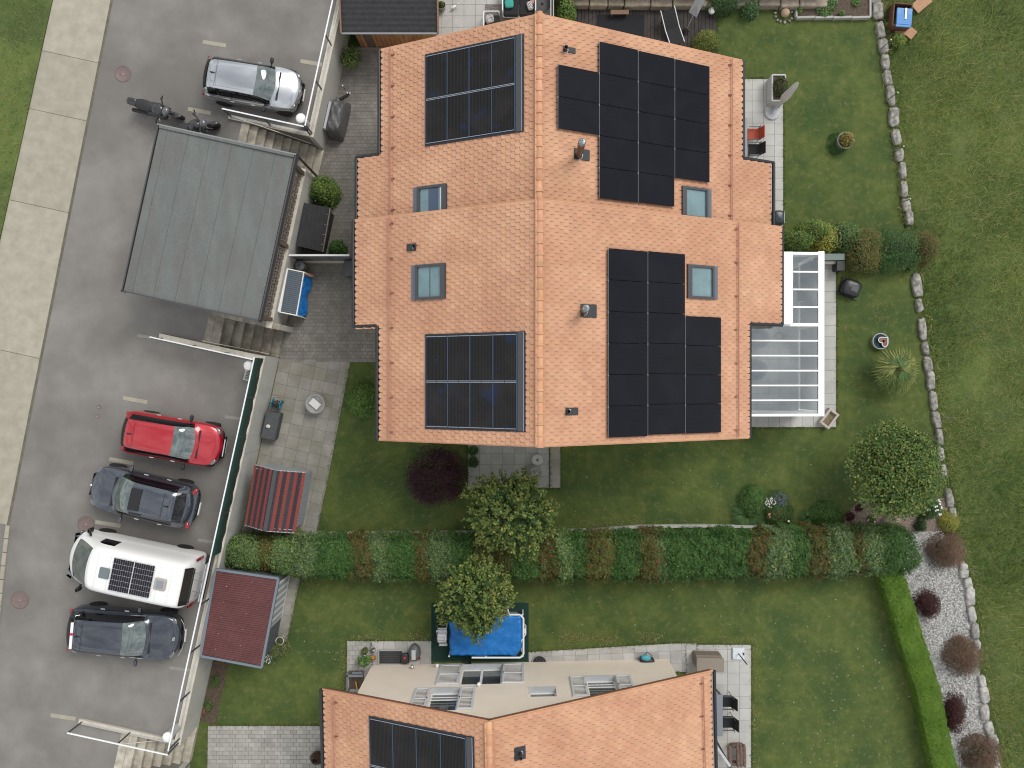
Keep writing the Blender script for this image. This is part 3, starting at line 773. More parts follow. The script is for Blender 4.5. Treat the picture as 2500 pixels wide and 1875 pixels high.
    def skylight(s, px0, py0, px1, py1, side, blind=0):
        q = [s.dv(x, y, side, .06) for x, y in ((px0, py0), (px1, py0), (px1, py1), (px0, py1))]
        d0, d1 = min(a[0] for a in q), max(a[0] for a in q); v0 = sum(sorted(a[1] for a in q)[:2]) / 2; v1 = sum(sorted(a[1] for a in q)[2:]) / 2
        s.holes[side].append((d0 + .08, d1 - .06, v0 + .1, v1 - .1))
        f = s.mb(side); fw = .085
        dl = d1 - .17          # the flashing apron takes the lower end
        f.box(((d0 + dl) / 2, v0 + fw / 2, .05), (dl - d0, fw, .12)); f.box(((d0 + dl) / 2, v1 - fw / 2, .05), (dl - d0, fw, .12))
        f.box((d0 + .09, (v0 + v1) / 2, .05), (.18, v1 - v0 - 2 * fw, .13)); f.box((dl - fw / 2, (v0 + v1) / 2, .05), (fw, v1 - v0 - 2 * fw, .11))
        sk = f.build('skylight', DGREY, s.roof_o, world=False)
        g = s.mb(side); g.box(((d0 + .18 + dl - fw) / 2, (v0 + v1) / 2, .035), (dl - d0 - .18 - fw + .004, v1 - v0 - 2 * fw + .004, .02))
        g.build('pane', GLASS_BLUE, s.roof_o, world=False)
        m = s.mb(side); m.box(((dl + d1) / 2, (v0 + v1) / 2, .045), (d1 - dl + .02, v1 - v0, .02)); m.build('flashing', FLASH, s.roof_o, world=False)
        if blind == 1:
            m = s.mb(side); m.box((d0 + .18 + (dl - d0) * .30, (v0 + v1) / 2, .05), ((dl - d0) * .33, v1 - v0 - 2 * fw - .01, .012)); m.build('blind', GLASS_DARK, s.roof_o, world=False)
            m = s.mb(side); m.box((d0 + .24, (v0 + v1) / 2, .052), (.05, v1 - v0 - 2 * fw - .01, .012)); m.build('blind_rail', WHITE, s.roof_o, world=False)
        if blind == 2:
            m = s.mb(side); m.box((d0 + (dl - d0) * .52, (v0 + v1) / 2, .05), (.02, v1 - v0 - 2 * fw - .01, .012)); m.build('glazing_bar', DGREY, s.roof_o, world=False)
    def plate(s, px0, py0, px1, py1, side):
        q = [s.dv(x, y, side, .02) for x, y in ((px0, py0), (px1, py1))]
        d0, d1 = sorted(a[0] for a in q); v0, v1 = sorted(a[1] for a in q)
        m = s.mb(side); m.bbox(((d0 + d1) / 2, (v0 + v1) / 2, .045), (d1 - d0, v1 - v0, .03), .01)
        return m.build('vent_plate', VENT, s.roof_o, world=False), (d0 + d1) / 2, (v0 + v1) / 2
    def pipe(s, px, py, side, r, h, chrome=False):
        d, v = s.dv(px, py, side, .03); p = s.frame(side) @ Vector((d, v, 0))
        m = MB(); t = p + Vector((0, 0, h))
        m.lathe([(r, -.15), (r, h)], p, 14, close=False)
        m.lathe([(r, h), (r * .8, h), (r * .78, h - .15), (.001, h - .15)], p, 14, close=False)
        o = m.build('chimney' if chrome else 'vent_pipe', M('brown_flue', (.06, .035, .026), .4, metal=.4) if chrome else BLACKP, s.roof_o, world=False)
        MB().ring(p + Vector((0, 0, .04)), r * 1.15, .016, 18, 6).build('collar', STEEL, s.roof_o, world=False)
        if chrome:
            MB().lathe([(r * 1.02, h - .1), (r * 1.06, h - .05), (r * 1.06, h + .02), (r * .8, h + .03), (.001, h + .03)], p, 16).build('cowl', M('cowl_metal', (.2, .215, .22), .35, metal=.8), s.roof_o, world=False)
            for i in range(3):
                a = 1.2 + i * 2.1; MB().lathe([(.022, 0), (.022, .05), (.001, .055)], t + Vector((math.cos(a) * r * .6, math.sin(a) * r * .6, .02)), 8).build('bolt', STEEL, s.roof_o, world=False)
    def panels(s, cols, side):
        """cols: (px left, px right, py top at left, py bottom at left, rows)"""
        for px0, px1, py0, py1, n in cols:
            d0, va = s.dv(px0, py0, side, .1); d1, _ = s.dv(px1, py0, side, .1); _, vb = s.dv(px0, py1, side, .1)
            d0, d1 = sorted((d0, d1)); v0, v1 = sorted((va, vb))
            s.holes[side].append((d0 + .12, d1 - .12, v0 + .14, v1 - .14))
            hgt = (v1 - v0) / n; src = None
            for i in range(n):
                if src is None:
                    m = MB(); m.bbox((0, 0, 0), (d1 - d0 - .014, hgt - .012, .04), .004); src = m.build('solar_panel', PV, s.roof_o, world=False); o = src
                else: o = inst(src, s.roof_o, (0, 0, 0))
                Fm = s.frame(side); o.location = Fm @ Vector(((d0 + d1) / 2, v0 + hgt * (i + .5), .12)); o.rotation_euler = Fm.to_euler()
                for e_ in (d0 + .03,):
                    m = s.mb(side); m.box((e_ - .03, v0 + hgt * (i + .97), .135), (.03, .06, .03)); m.build('clamp', M('clamp_grey', (.22, .22, .23), .5, metal=.4), s.roof_o, world=False)
            m = s.mb(side); m.box((d0, (v0 + v1) / 2, .142), (.02, v1 - v0, .012)); m.build('panel_rail', M('rail_grey', (.13, .135, .15), .5, metal=.5), s.roof_o, world=False)
    def collector(s, px0, py0, px1, py1, side, full_v=None):
        d1, va = s.dv(px0, py0, side, .04); d0, _ = s.dv(px1, py0, side, .04); _, vb = s.dv(px0, py1, side, .04)
        v0, v1 = sorted((va, vb))
        if full_v: v0, v1 = (v1 - full_v, v1) if side * 1 > 0 else (v0, v0 + full_v)
        s.holes[side].append((d0 + .1, d1 - .1, v0 + .12, v1 - .12))
        m = s.mb(side); m.box(((d0 + d1) / 2, (v0 + v1) / 2, .005), (d1 - d0, v1 - v0, .1)); tray = m.build('solar_collector', COLLECT_F, s.roof_o, world=False)
        dA, dB = d0 + .3, d1 - .05; vA, vB = v0 + .09, v1 - .09
        w = (dB - dA) / 4; hh = (vB - vA) / 2
        m = s.mb(side); m.box((d0 + .17, (v0 + v1) / 2, .06), (.2, v1 - v0 - .04, .03)); m.build('header_cover', M('collector_header', (.055, .06, .066), .5), s.roof_o, world=False)
        m = s.mb(side); m.box((d0 + .055, (v0 + v1) / 2, .062), (.02, v1 - v0 - .04, .02)); m.build('edge_strip', PALE_STRIP, s.roof_o, world=False)
        src = None
        for i in range(4):
            for j in range(2):
                if src is None:
                    q = MB(); q.box((0, 0, 0), (w - .05, hh - .07, .02)); src = q.build('collector_pane', COLLECT, s.roof_o, world=False); o = src
                else: o = inst(src, s.roof_o, (0, 0, 0))
                Fm = s.frame(side); o.location = Fm @ Vector((dA + w * (i + .5), vA + hh * (j + .5), .062)); o.rotation_euler = Fm.to_euler()
        for i in range(5):
            m = s.mb(side); m.box((dA + w * i, (vA + vB) / 2, .068), (.035, vB - vA, .03)); m.build('glazing_bar', BLUE_EDGE, s.roof_o, world=False)
        for v in (vA, vA + hh - .022, vA + hh + .022, vB):
            m = s.mb(side)
            for i in range(8): m.box((dA + w / 2 * (i + .5), v, .076), (w / 2 - .02, .02, .016))
            m.build('pale_rail', PALE_STRIP, s.roof_o, world=False)

def at_eave(h, px, py, side): return h.dv(px, py, side)[0]

# northern half of the double house (lower roof)
ZN, ZS = 7.1, 7.6
hn = House('northern half of the tiled double house, its roof slightly lower', 47 * (H - ZN) / F, 0, ZN, name='house')
yN = 894 * (H - ZN) / F
def ly(h, px, py, side): return h.dv(px, py, side)[1] * side
yc_l = ly(hn, 873, 384, -1); yc_r = ly(hn, 1886, 397, 1)
yst = (NY - 487) * (H - ZS) / F          # where the higher roof begins
hn.roof({-1: [(at_eave(hn, 873, 450, -1), yst - .35, yc_l), (at_eave(hn, 929, 250, -1), yc_l, yN)], 1: [(at_eave(hn, 1886, 450, 1), yst - .35, yc_r), (at_eave(hn, 1812, 250, 1), yc_r, yN)]}, yN, yst)
hn.collector(1039.5, 133, 1279.7, 358, -1)
hn.skylight(1011, 453, 1092, 531, -1, 1); hn.skylight(1663, 458, 1735, 534, 1)
hn.panels([(1357, 1457.5, 157, 313.5, 2), (1458, 1552.5, 101, 484, 5), (1553, 1642, 123.5, 494.5, 5), (1642.5, 1728, 144, 434, 4)], 1)
hn.tiles(); hn.ridge(yst + .0, yN + .04)
hn.plate(1372.7, 112, 1403.7, 132, 1); hn.pipe(1381, 123, 1, .065, .32)
hn.plate(1400, 361, 1438, 394, 1); hn.pipe(1412.5, 380, 1, .115, 1.55, True)
for sd in (1, -1): hn.gutters(sd)
hn.verge(yN, 1)
hn.snow(-1, hn.dv(956, 300, -1, .12)[0], yst + .05, yN - .05); hn.snow(1, hn.dv(1784.6, 300, 1, .12)[0], yst + .05, yN - .05)
dl = at_eave(hn, 929, 250, -1) * hn.c; dr = at_eave(hn, 1812, 250, 1) * hn.c
def body(h, xl, xr_, y0, y1, mat=RENDERW):
    """wall shell under the roof, up to the slopes"""
    m = MB(); z0 = -.1
    prof = [(xl, z0), (xr_, z0), (xr_, h.zr - xr_ * h.k - .22), (0, h.zr - .22), (xl, h.zr + xl * h.k - .22)]
    n = 5; vs = [(x, y0, z) for x, z in prof] + [(x, y1, z) for x, z in prof]
    m.add(vs, [tuple(range(5)), tuple(range(9, 4, -1))] + [(i, i + 5, (i + 1) % 5 + 5, (i + 1) % 5) for i in range(5)])
    return m.build('wall', mat, h.o, world=False)
body(hn, -dl + .55, dr - .55, yst + .02, yN - .6)
for x in (-dl - .0,): MB().path([(x - .03, yN - .15, hn.zr - (dl) * hn.k - .08), (x + .35, yN - .5, hn.zr - dl * hn.k - .5), (x + .45, yN - .5, 0)], .045, 8).build('downpipe', GUTTER, hn.o, world=False)

# southern half (higher roof)
hs = House('southern half of the tiled double house, its roof slightly higher', 48.5 * (H - ZS) / F, 0, ZS, name='house')
yS = -162.5 * (H - ZS) / F
yl2 = ly(hs, 866, 797, -1); yr2 = ly(hs, 1907, 793.5, 1)
hs.roof({-1: [(at_eave(hs, 924, 950, -1), yS, yl2), (at_eave(hs, 866, 650, -1), yl2, yst)], 1: [(at_eave(hs, 1828, 950, 1), yS, yr2), (at_eave(hs, 1907, 650, 1), yr2, yst)]}, yst, yS)
hs.collector(1039.5, 816, 1284.5, 1047, -1)
hs.skylight(1006.5, 645, 1089, 731, -1, 2); hs.skylight(1676, 648, 1750, 729.5, 1)
hs.panels([(1480, 1576, 605.5, 1068.6, 6), (1576.5, 1668, 613, 1062, 6), (1668.5, 1756, 771, 1059, 4)], 1)
hs.tiles(); hs.ridge(yS - .03, yst + .03)
hs.plate(994.7, 596, 1017.7, 612, -1); hs.pipe(1012, 604, -1, .055, .3)
hs.plate(1416, 742, 1455, 776, 1); hs.pipe(1424.4, 759.5, 1, .12, 1.0, True)
hs.plate(1379.5, 995.5, 1410, 1013.5, 1); hs.pipe(1388, 1004, 1, .06, .3)
for sd in (1, -1): hs.gutters(sd)
hs.verge(yS, -1); hs.verge(yst, 1)
hs.snow(-1, hs.dv(953, 750, -1, .12)[0], yS + .05, yst - .03); hs.snow(1, hs.dv(1800.5, 750, 1, .12)[0], yS + .05, yst - .03)
dl = at_eave(hs, 924, 950, -1) * hs.c; dr = at_eave(hs, 1828, 950, 1) * hs.c
body(hs, -dl + .55, dr - .5, yS + .6, yst - .05)
# projecting bays under the wide eaves of both halves
for h, side, ya, yb in ((hn, -1, yst + .05, yc_l - .5), (hn, 1, yst + .05, yc_r - .5), (hs, -1, yl2 + .5, yst - .1), (hs, 1, yr2 + .35, yst - .1)):
    d = max(q[0] for q in h.segs[side]) * h.c; d1 = min(q[0] for q in h.segs[side]) * h.c
    x0, x1 = side * (d1 - .6), side * (d - .5)
    MB().box(((x0 + x1) / 2, (ya + yb) / 2, (h.zr - d * h.k) / 2 - .15), (abs(x1 - x0), yb - ya, h.zr - d * h.k + .1)).build('bay', RENDERW, h.o, world=False)

# house across the hedge with the shuttered gable
Z3 = 7.3; G = on_plane(1194, 1762, (0, 0, Z3), Vector((0, 0, 1)))
h3 = House('tiled house with shuttered beige gable across the mixed hedge', G.x, G.y, Z3, rot=math.radians(1.2), name='house')
h3.roof({-1: [(at_eave(h3, 787, 1700, -1), -9, 0.0)], 1: [(at_eave(h3, 1742, 1700, 1), -9, 0.0)]}, 0, -9)
d1_, va_ = h3.dv(902, 1745.3, -1, .04); d0_, _ = h3.dv(1157, 1745.3, -1, .04)
h3.collector(902, 1747, 1157, 1960, -1, full_v=3.35)
h3.tiles(); h3.ridge(-9, .0)
h3.plate(1254, 1826, 1282, 1851, 1); h3.pipe(1271, 1838, 1, .06, .45)
for sd in (1, -1): h3.gutters(sd)
h3.verge(0.0, 1)
h3.snow(-1, h3.dv(816, 1700, -1, .12)[0], -8.9, -.1); h3.snow(1, h3.dv(1715, 1700, 1, .12)[0], -8.9, -.1)
YW = -.62                      # the gable wall stands back under the verge
wl_, wr_ = h3.loc_of(P(908, 1625, 0)).x, h3.loc_of(P(1631, 1603, 0)).x
def on_wall(px, py):
    n = h3.R @ Vector((0, 1, 0)); p = h3.loc_of(on_plane(px, py, h3.loc + h3.R @ Vector((0, YW, 0)), n)); return p.x, p.z
def zq(x, y): return on_wall(750 + x / 3.386, 1385 + y / 3.386)
def zq2(x, y): return on_wall(1250 + x / 3.386, 1385 + y / 3.386)
opens = []
for f_, (x0, y0, x1, y1) in ((zq, (1268, 812, 1608, 962)), (zq, (1003, 1005, 1245, 1180)), (zq, (1832, 1000, 2060, 1066)), (zq2, (625, 905, 872, 1065))):
    a, b = f_(x0, y0), f_(x1, y1); c_, d_ = f_(x1, y0), f_(x0, y1)
    opens.append(((a[0] + d_[0]) / 2, (b[0] + c_[0]) / 2, a[1], b[1]))
def gz(x): return Z3 - abs(x) * h3.k - .22
xs = sorted({wl_, wr_, 0.0} | {v for o in opens for v in o[:2]}); zs = sorted({-.1, 9.0} | {v for o in opens for v in o[2:]})
m = MB()
for xa, xb in zip(xs[:-1], xs[1:]):
    for za, zb in zip(zs[:-1], zs[1:]):
        xm, zm = (xa + xb) / 2, (za + zb) / 2
        if any(o[0] < xm < o[1] and o[2] < zm < o[3] for o in opens): continue
        q = [(xa, za), (xb, za), (xb, zb), (xa, zb)]
        q = clip(q, (20, gz(20)), (0, gz(0))); q = clip(q, (0, gz(0)), (-20, gz(-20))) if len(q) > 2 else q
        if len(q) < 3: continue
        m.add([(x, YW, z) for x, z in reversed(q)], [tuple(range(len(q)))])
for x0, x1, z0, z1 in opens:
    D = -.24
    m.add([(x0, YW, z0), (x0, YW + D, z0), (x0, YW + D, z1), (x0, YW, z1)], [(0, 1, 2, 3)]); m.add([(x1, YW, z0), (x1, YW + D, z0), (x1, YW + D, z1), (x1, YW, z1)], [(3, 2, 1, 0)])
    m.add([(x0, YW, z1), (x1, YW, z1), (x1, YW + D, z1), (x0, YW + D, z1)], [(0, 1, 2, 3)])
for x in (wl_, wr_):
    m.add([(x, YW, -.1), (x, -9, -.1), (x, -9, gz(x)), (x, YW, gz(x))], [(0, 1, 2, 3)])
m.build('wall', RENDERW, h3.o, world=False)
GLASS_W = M('window_glass', (.05, .06, .06), .06, (.09, .10, .10), scale=2, spec=.9)
SHUT = M('shutter_grey', (.56, .58, .60), .5, (.6, .62, .64), scale=4)
SILL = M('metal_sill', (.42, .44, .47), .5, (.55, .57, .60), scale=30, metal=.3)
for k, (x0, x1, z0, z1) in enumerate(opens):
    fr = MB(); yy = YW - .2; w = .06
    fr.box(((x0 + x1) / 2, yy, z0 + w / 2 + .03), (x1 - x0, .06, w)); fr.box(((x0 + x1) / 2, yy, z1 - w / 2), (x1 - x0, .06, w))
    fr.box((x0 + w / 2, yy, (z0 + z1) / 2), (w, .06, z1 - z0 - .02)); fr.box((x1 - w / 2, yy, (z0 + z1) / 2), (w, .06, z1 - z0 - .02))
    if k == 0: fr.box(((x0 + x1) / 2, yy, (z0 + z1) / 2), (w * 1.6, .06, z1 - z0 - .02))
    win = fr.build('window', WHITE, h3.o, world=False)
    MB().box(((x0 + x1) / 2, yy - .01, (z0 + z1) / 2), (x1 - x0 - .02, .015, z1 - z0 - .02)).build('pane', GLASS_W, win, world=False)
    MB().box(((x0 + x1) / 2, YW - .085, z0 + .01), (x1 - x0 - .004, .27, .03)).build('sill', SILL, win, world=False)
    if k in (1, 3):
        MB().box(((x0 + x1) / 2, YW - .1, z0 + (z1 - z0) * .42), (x1 - x0 - .03, .03, .03)).build('balcony_bar', STEEL_W, win, world=False)
        MB().box(((x0 + x1) / 2, YW - .1, z0 + (z1 - z0) * .30), (x1 - x0 - .03, .025, .025)).build('balcony_bar', STEEL_W, win, world=False)
    if k == 2: continue
    sw = (x1 - x0) * (.52 if k == 0 else .52)
    for sg, xa in ((-1, x0 - sw - .03), (1, x1 + .03)):
        s = MB(); xb = xa + sw; t = YW + .035
        for xx in (xa + .035, xb - .035): s.box((xx, t, (z0 + z1) / 2), (.07, .045, z1 - z0))
        for zz in (z0 + .04, (z0 + z1) / 2, z1 - .04): s.box(((xa + xb) / 2, t, zz), (sw - .14, .045, .075))
        sh = s.build('shutter', SHUT, h3.o, world=False)
        n = 16; lv = MB()
        for i in range(n):
            zz = z0 + .08 + (z1 - z0 - .16) * (i + .5) / n
            lv.box((0, 0, 0), (sw - .13, .01, (z1 - z0) / n * .95), R=Matrix.Rotation(-.5, 3, 'X'))
            for q in range(len(lv.v) - 8, len(lv.v)): lv.v[q] = (lv.v[q][0] + (xa + xb) / 2, lv.v[q][1] + t - .005, lv.v[q][2] + zz)
        lv.build('louvre', SHUT, sh, world=False)
        MB().box((xb - .03 if sg < 0 else xa + .03, t + .04, (z0 + z1) / 2), (.03, .04, .06)).build('latch', DGREY, sh, world=False)
for x, y, col in ((1420, 985, WHITE), (1075, 828, WHITE), (868, 840, STEEL)):
    a = zq(x, y); p = Vector((a[0], YW + .08, a[1]))
    MB().tube((p.x, YW, p.z), p, .035, .045, 10).lathe([(.05, -.06), (.075, -.02), (.075, .05), (.05, .08), (.001, .09)], p, 12).build('wall_lamp', col, h3.o, world=False)
print('tiles', hn.ntiles, hs.ntiles, h3.ntiles)
# ------------------------------------------------------------------ vehicles
def paint(name, col, metal=.0, rough=.3, coat=1.0): return M(name, col, rough, metal=metal, coat=coat)
GLASS_C = M('car_glass', (.05, .07, .07), .04, (.12, .15, .148), scale=2.6, spec=.9, coat=.8)
GLASS_S = M('car_side_glass', (.006, .006, .008), .06, spec=.5)
TYRE = M('tyre', (.012, .012, .013), .8); RIM_D = M('rim_dark', (.02, .02, .022), .4, metal=.5); RIM_S = M('rim_silver', (.4, .41, .42), .35, metal=.8)
TRIM = M('car_trim', (.013, .013, .015), .55); CHROME = M('chrome', (.75, .75, .77), .15, metal=1.0)
LAMP_R = M('rear_lamp', (.25, .012, .012), .15, coat=.6); LAMP_W = M('head_lamp', (.16, .17, .18), .12, metal=.4, coat=.8)

def split_by_material(me, names, mats, parent):
    """cut one smooth car shell into its parts, one object per material; side windows one object per side"""
    polys = {}
    for p in me.polygons:
        k = p.material_index
        key = (k, 0)
        if names[k] == 'side_window': key = (k, 1 if p.center.y > 0 else -1)
        polys.setdefault(key, []).append(p)
    out = {}
    for (k, sd), ps in polys.items():
        idx, vs, fs = {}, [], []
        for p in ps:
            f = []
            for v in p.vertices:
                if v not in idx: idx[v] = len(vs); vs.append(tuple(me.vertices[v].co))
                f.append(idx[v])
            fs.append(f)
        o = MB().add(vs, fs, True).build(names[k], mats[k], parent, world=False); out.setdefault(names[k], o)
    return out

def car_shell(st, names, mats, parent, glass, st_bow={}):
    """st: stations front to rear, each (x, [(y,z) x8 from sill to centre line]); glass(i, j) -> material index of the patch"""
    bm = bmesh.new(); rows = []
    for x, pr in st:
        bow = st_bow.get(len(rows), 0.0); wmax = max(q[0] for q in pr)
        left = [bm.verts.new((x - bow * (q[0] / wmax) ** 2, q[0], q[1])) for q in pr[:-1]]
        mid = bm.verts.new((x, 0, pr[-1][1]))
        right = [bm.verts.new((x - bow * (q[0] / wmax) ** 2, -q[0], q[1])) for q in reversed(pr[:-1])]
        rows.append(left + [mid] + right)
    n = len(rows[0]); half = n // 2
    for i in range(len(rows) - 1):
        for j in range(n - 1):
            f = bm.faces.new((rows[i][j], rows[i][j + 1], rows[i + 1][j + 1], rows[i + 1][j]))
            jj = j if j < half else n - 2 - j
            f.material_index = glass(i, jj); f.smooth = True
    for r, rev in ((rows[0], True), (rows[-1], False)):
        for j in range(half):
            a, b, c, d = r[j], r[j + 1], r[n - 2 - j], r[n - 1 - j]
            try:
                f = bm.faces.new((a, d, c, b) if rev else (a, b, c, d)) if b is not c else bm.faces.new((a, d, b) if rev else (a, b, d))
                f.smooth = True; f.material_index = glass(0 if rev else len(rows) - 2, 1)
            except ValueError: pass
    bmesh.ops.recalc_face_normals(bm, faces=bm.faces)
    me = bpy.data.meshes.new('shell'); bm.to_mesh(me); bm.free()
    tmp = bpy.data.objects.new('shell_tmp', me); COL.objects.link(tmp)
    md = tmp.modifiers.new('sub', 'SUBSURF'); md.levels = 2; md.render_levels = 2
    dg = bpy.context.evaluated_depsgraph_get(); ev = tmp.evaluated_get(dg); m2 = ev.to_mesh()
    out = split_by_material(m2, names, mats, parent)
    ev.to_mesh_clear(); bpy.data.objects.remove(tmp); bpy.data.meshes.remove(me)
    return out

def wheel(parent, x, y, r, w, rim):
    sg = 1 if y > 0 else -1
    m = MB(); prof = [(r * .62, -w / 2), (r * .9, -w / 2), (r, -w * .32), (r, w * .32), (r * .9, w / 2), (r * .62, w / 2)]
    m.T = Matrix.Translation((x, y, r)) @ Matrix.Rotation(math.pi / 2, 4, 'X')
    m.lathe(prof, (0, 0, 0), 22, close=True); wh = m.build('wheel', TYRE, parent, world=False)
    m = MB(); m.T = Matrix.Translation((x, y + sg * (w / 2 - .03), r)) @ Matrix.Rotation(math.pi / 2, 4, 'X')
    m.lathe([(r * .64, -.02), (r * .62, .02), (r * .55, .0)], (0, 0, 0), 22, close=False)
    for i in range(5):
        a = 2 * math.pi * i / 5; m.beam((0, 0, 0), (math.cos(a) * r * .62, math.sin(a) * r * .62, 0), r * .16, .03, up=(0, 0, 1))
    m.build('rim', rim, wh, world=False)

def make_car(lab, name, cat, centre, ang, L, W, Ht, hood, ws, roof0, roof1, rear, belt, mats, rim, group, tail=.0, rack=False, hood_h=.9, mirror=None, roofmat=None, sc=.905):
    """x forward. Fractions of L from the front: hood (end of bonnet), roof0, roof1, rear (foot of the rear window)."""
    t = thing(name, lab, cat, (centre.x, centre.y, ROAD_Z), ang, group); t.scale = (sc,) * 3
    h = W / 2; X = lambda f: L / 2 - f * L
    zb = .22
    def prof(w, zlow, zbelt, ysh, yroof, zroof, crown):
        return [(w * .8, zlow), (w * .985, zlow + .08), (w, .55), (w * .985, zbelt - .08), (w * .93, zbelt), (ysh, zbelt + .02) if yroof is None else (w * .89, zbelt + .02), (yroof or ysh * .72, zroof), ((yroof or ysh * .72) * .5, zroof + crown * .8), (0, zroof + crown)]
    hb = hood_h
    S_ = []
    S_.append((X(.0), prof(h * .62, zb + .12, hb - .30, h * .5, None, hb - .29, .0)))
    S_.append((X(.018), prof(h * .80, zb + .02, hb - .18, h * .66, None, hb - .15, .01)))
    S_.append((X(.06), prof(h * .94, zb, hb - .09, h * .78, None, hb - .05, .02)))
    S_.append((X(.15), prof(h * .995, zb, hb - .03, h * .82, None, hb + .03, .03)))
    S_.append((X(hood - .03), prof(h, zb, belt, h * .83, None, hb + .1, .03)))
    S_.append((X(hood), prof(h, zb, belt, h * .83, h * .80, hb + .12, .04)))
    S_.append((X((hood * .45 + roof0 * .55)), prof(h, zb, belt + .01, h, h * .76, (hb + .13) * .40 + Ht * .60, .035)))
    S_.append((X(roof0), prof(h, zb, belt + .02, h, h * .70, Ht - .045, .04)))
    S_.append((X((roof0 + roof1) / 2), prof(h, zb, belt + .03, h, h * .69, Ht - .02, .045)))
    S_.append((X(roof1 - .04), prof(h, zb, belt + .05, h, h * .66, Ht - .05, .04)))
    S_.append((X(roof1), prof(h, zb, belt + .06, h * .98, h * .63, Ht - .085, .035)))
    S_.append((X(rear), prof(h * .97, zb + .02, belt + .06, h, h * .70, belt + .20, .03)))
    S_.append((X(min(.985, rear + .03)), prof(h * .88, zb + .04, belt - .02, h, h * .72, belt + .02, .02)))
    S_.append((X(1.0), prof(h * .70, zb + .12, belt - .25, h, h * .55, belt - .2, .01)))
    names = ['body', 'windshield', 'side_window', 'rear_window', 'roof', 'lower_trim']
    mm = [mats, GLASS_C, GLASS_S, GLASS_S, roofmat or mats, TRIM]
    def g(i, j):
        if j == 0: return 5
        if j == 5 and 5 <= i <= 9: return 2
        if j >= 6 and i in (5, 6): return 1
        if j >= 6 and i in (7, 8, 9): return 4
        if j >= 6 and i == 10: return 3
        return 0
    parts = car_shell(S_, names, mm, t, g, {0: .2, 1: .2, 2: .17, 3: .16, 4: .24, 5: .26, 6: .2, 7: .13, 9: -.03, 10: -.06, 11: -.12, 12: -.16, 13: -.2})
    r = .335 if Ht < 1.6 else .35
    for fx in (.175, .80):
        for sg in (1, -1): wheel(t, X(fx), sg * (h - .10), r, .215, rim)
    for sg in (1, -1):
        x = X(hood + .095)
        m = MB(); m.blob((x, sg * (h + .12), belt + .06), (.13, .24, .15), 3, .06, 10, 7, flat=1); mi = m.build('mirror', mirror or TRIM, t, world=False)
        MB().beam((x, sg * (h * .9), belt + .03), (x, sg * (h + .06), belt + .05), .05, .04).build('mirror_arm', TRIM, mi, world=False)
        m = MB(); m.blob((X(.075), sg * h * .72, hb - .15), (.34, .22, .10), 5, .04, 12, 7, rz=-sg * .75, flat=0); m.build('headlight', LAMP_W, t, world=False)
        m = MB(); m.blob((X(.95), sg * h * .74, belt - .03), (.2, .34, .15), 5, .04, 12, 7, rz=sg * .5, flat=0); m.build('tail_light', LAMP_R, t, world=False)
        for fx in (hood + .22, hood + .43):
            MB().box((X(fx), sg * (h * .985), belt - .09), (.17, .03, .025)).build('door_handle', CHROME, t, world=False)
    MB().bbox((X(.012) + .01, 0, hb - .36), (.06, h * 1.0, .16), .03).build('grille', TRIM, t, world=False)
    MB().box((X(.004) + .012, 0, .42), (.03, .5, .11)).build('licence_plate', WHITE, t, world=False)
    MB().box((X(.998) - .01, 0, .62), (.03, .5, .11)).build('licence_plate', WHITE, t, world=False)
    MB().add([(X(roof1 - .035), .035, Ht + .0), (X(roof1 - .035), -.035, Ht), (X(roof1 - .075), -.02, Ht), (X(roof1 - .075), .02, Ht), (X(roof1 - .03), 0, Ht + .07)], [(0, 4, 1), (1, 4, 2), (2, 4, 3), (3, 4, 0)]).build('antenna', TRIM, t, world=False)
    MB().box((X(roof1 - .085), 0, Ht + .017), (.01, h * 1.2, .006)).build('roof_seam', TRIM, t, world=False)
    # wiper cowl
    MB().box((X(hood - .015), 0, hb + .132), (.08, h * 1.3, .012)).build('wiper_cowl', TRIM, t, world=False)
    return t, X, h

RED = paint('red_paint', (.40, .008, .02), .3, .25)
SILVER = paint('silver_paint', (.48, .50, .53), .9, .2)
NAVY = paint('steel_blue_paint', (.07, .082, .105), .6, .2)
CHAR = paint('charcoal_paint', (.05, .06, .08), .6, .2)
VANW = M('van_white', (.82, .82, .81), .3, coat=.6)
CG = 'cars parked in the bays'
def car_at(px, py, z): c = P(px, py, ROAD_Z + z); return Vector((c.x, c.y, 0))
# silver grey hatchback
t, X, h = make_car('silver grey hatchback parked nose to the railing', 'parked_car', 'car', car_at(616, 204, .75), math.radians(-9.5), 4.12, 1.80, 1.46, .235, .3, .385, .90, .975, .93, SILVER, RIM_D, CG, hood_h=.9)
# red compact SUV
t, X, h = make_car('bright red car parked nose to the green screen', 'parked_car', 'car', car_at(420, 1072, .78), math.radians(-10.2), 4.2, 1.80, 1.55, .235, .3, .40, .90, .975, .98, RED, RIM_S, CG, hood_h=.95)
MB().bbox((X(.01) + .03, 0, .62), (.08, h * 1.05, .2), .03).build('grille_mesh', TRIM, t, world=False)
MB().ring((X(.006) + .07, 0, .74), .05, .012, 12, 5, .4, 1).build('badge', CHROME, t, world=False)
MB().box((X(.006) + .05, 0, .735), (.04, .72, .02)).build('chrome_bar', CHROME, t, world=False)
m = MB(); m.blob((X(.36), -.30, 1.16), (.18, .16, .1), 2, .2).build('dash_ornament', M('orange_item', (.5, .25, .12), .7), t, world=False)
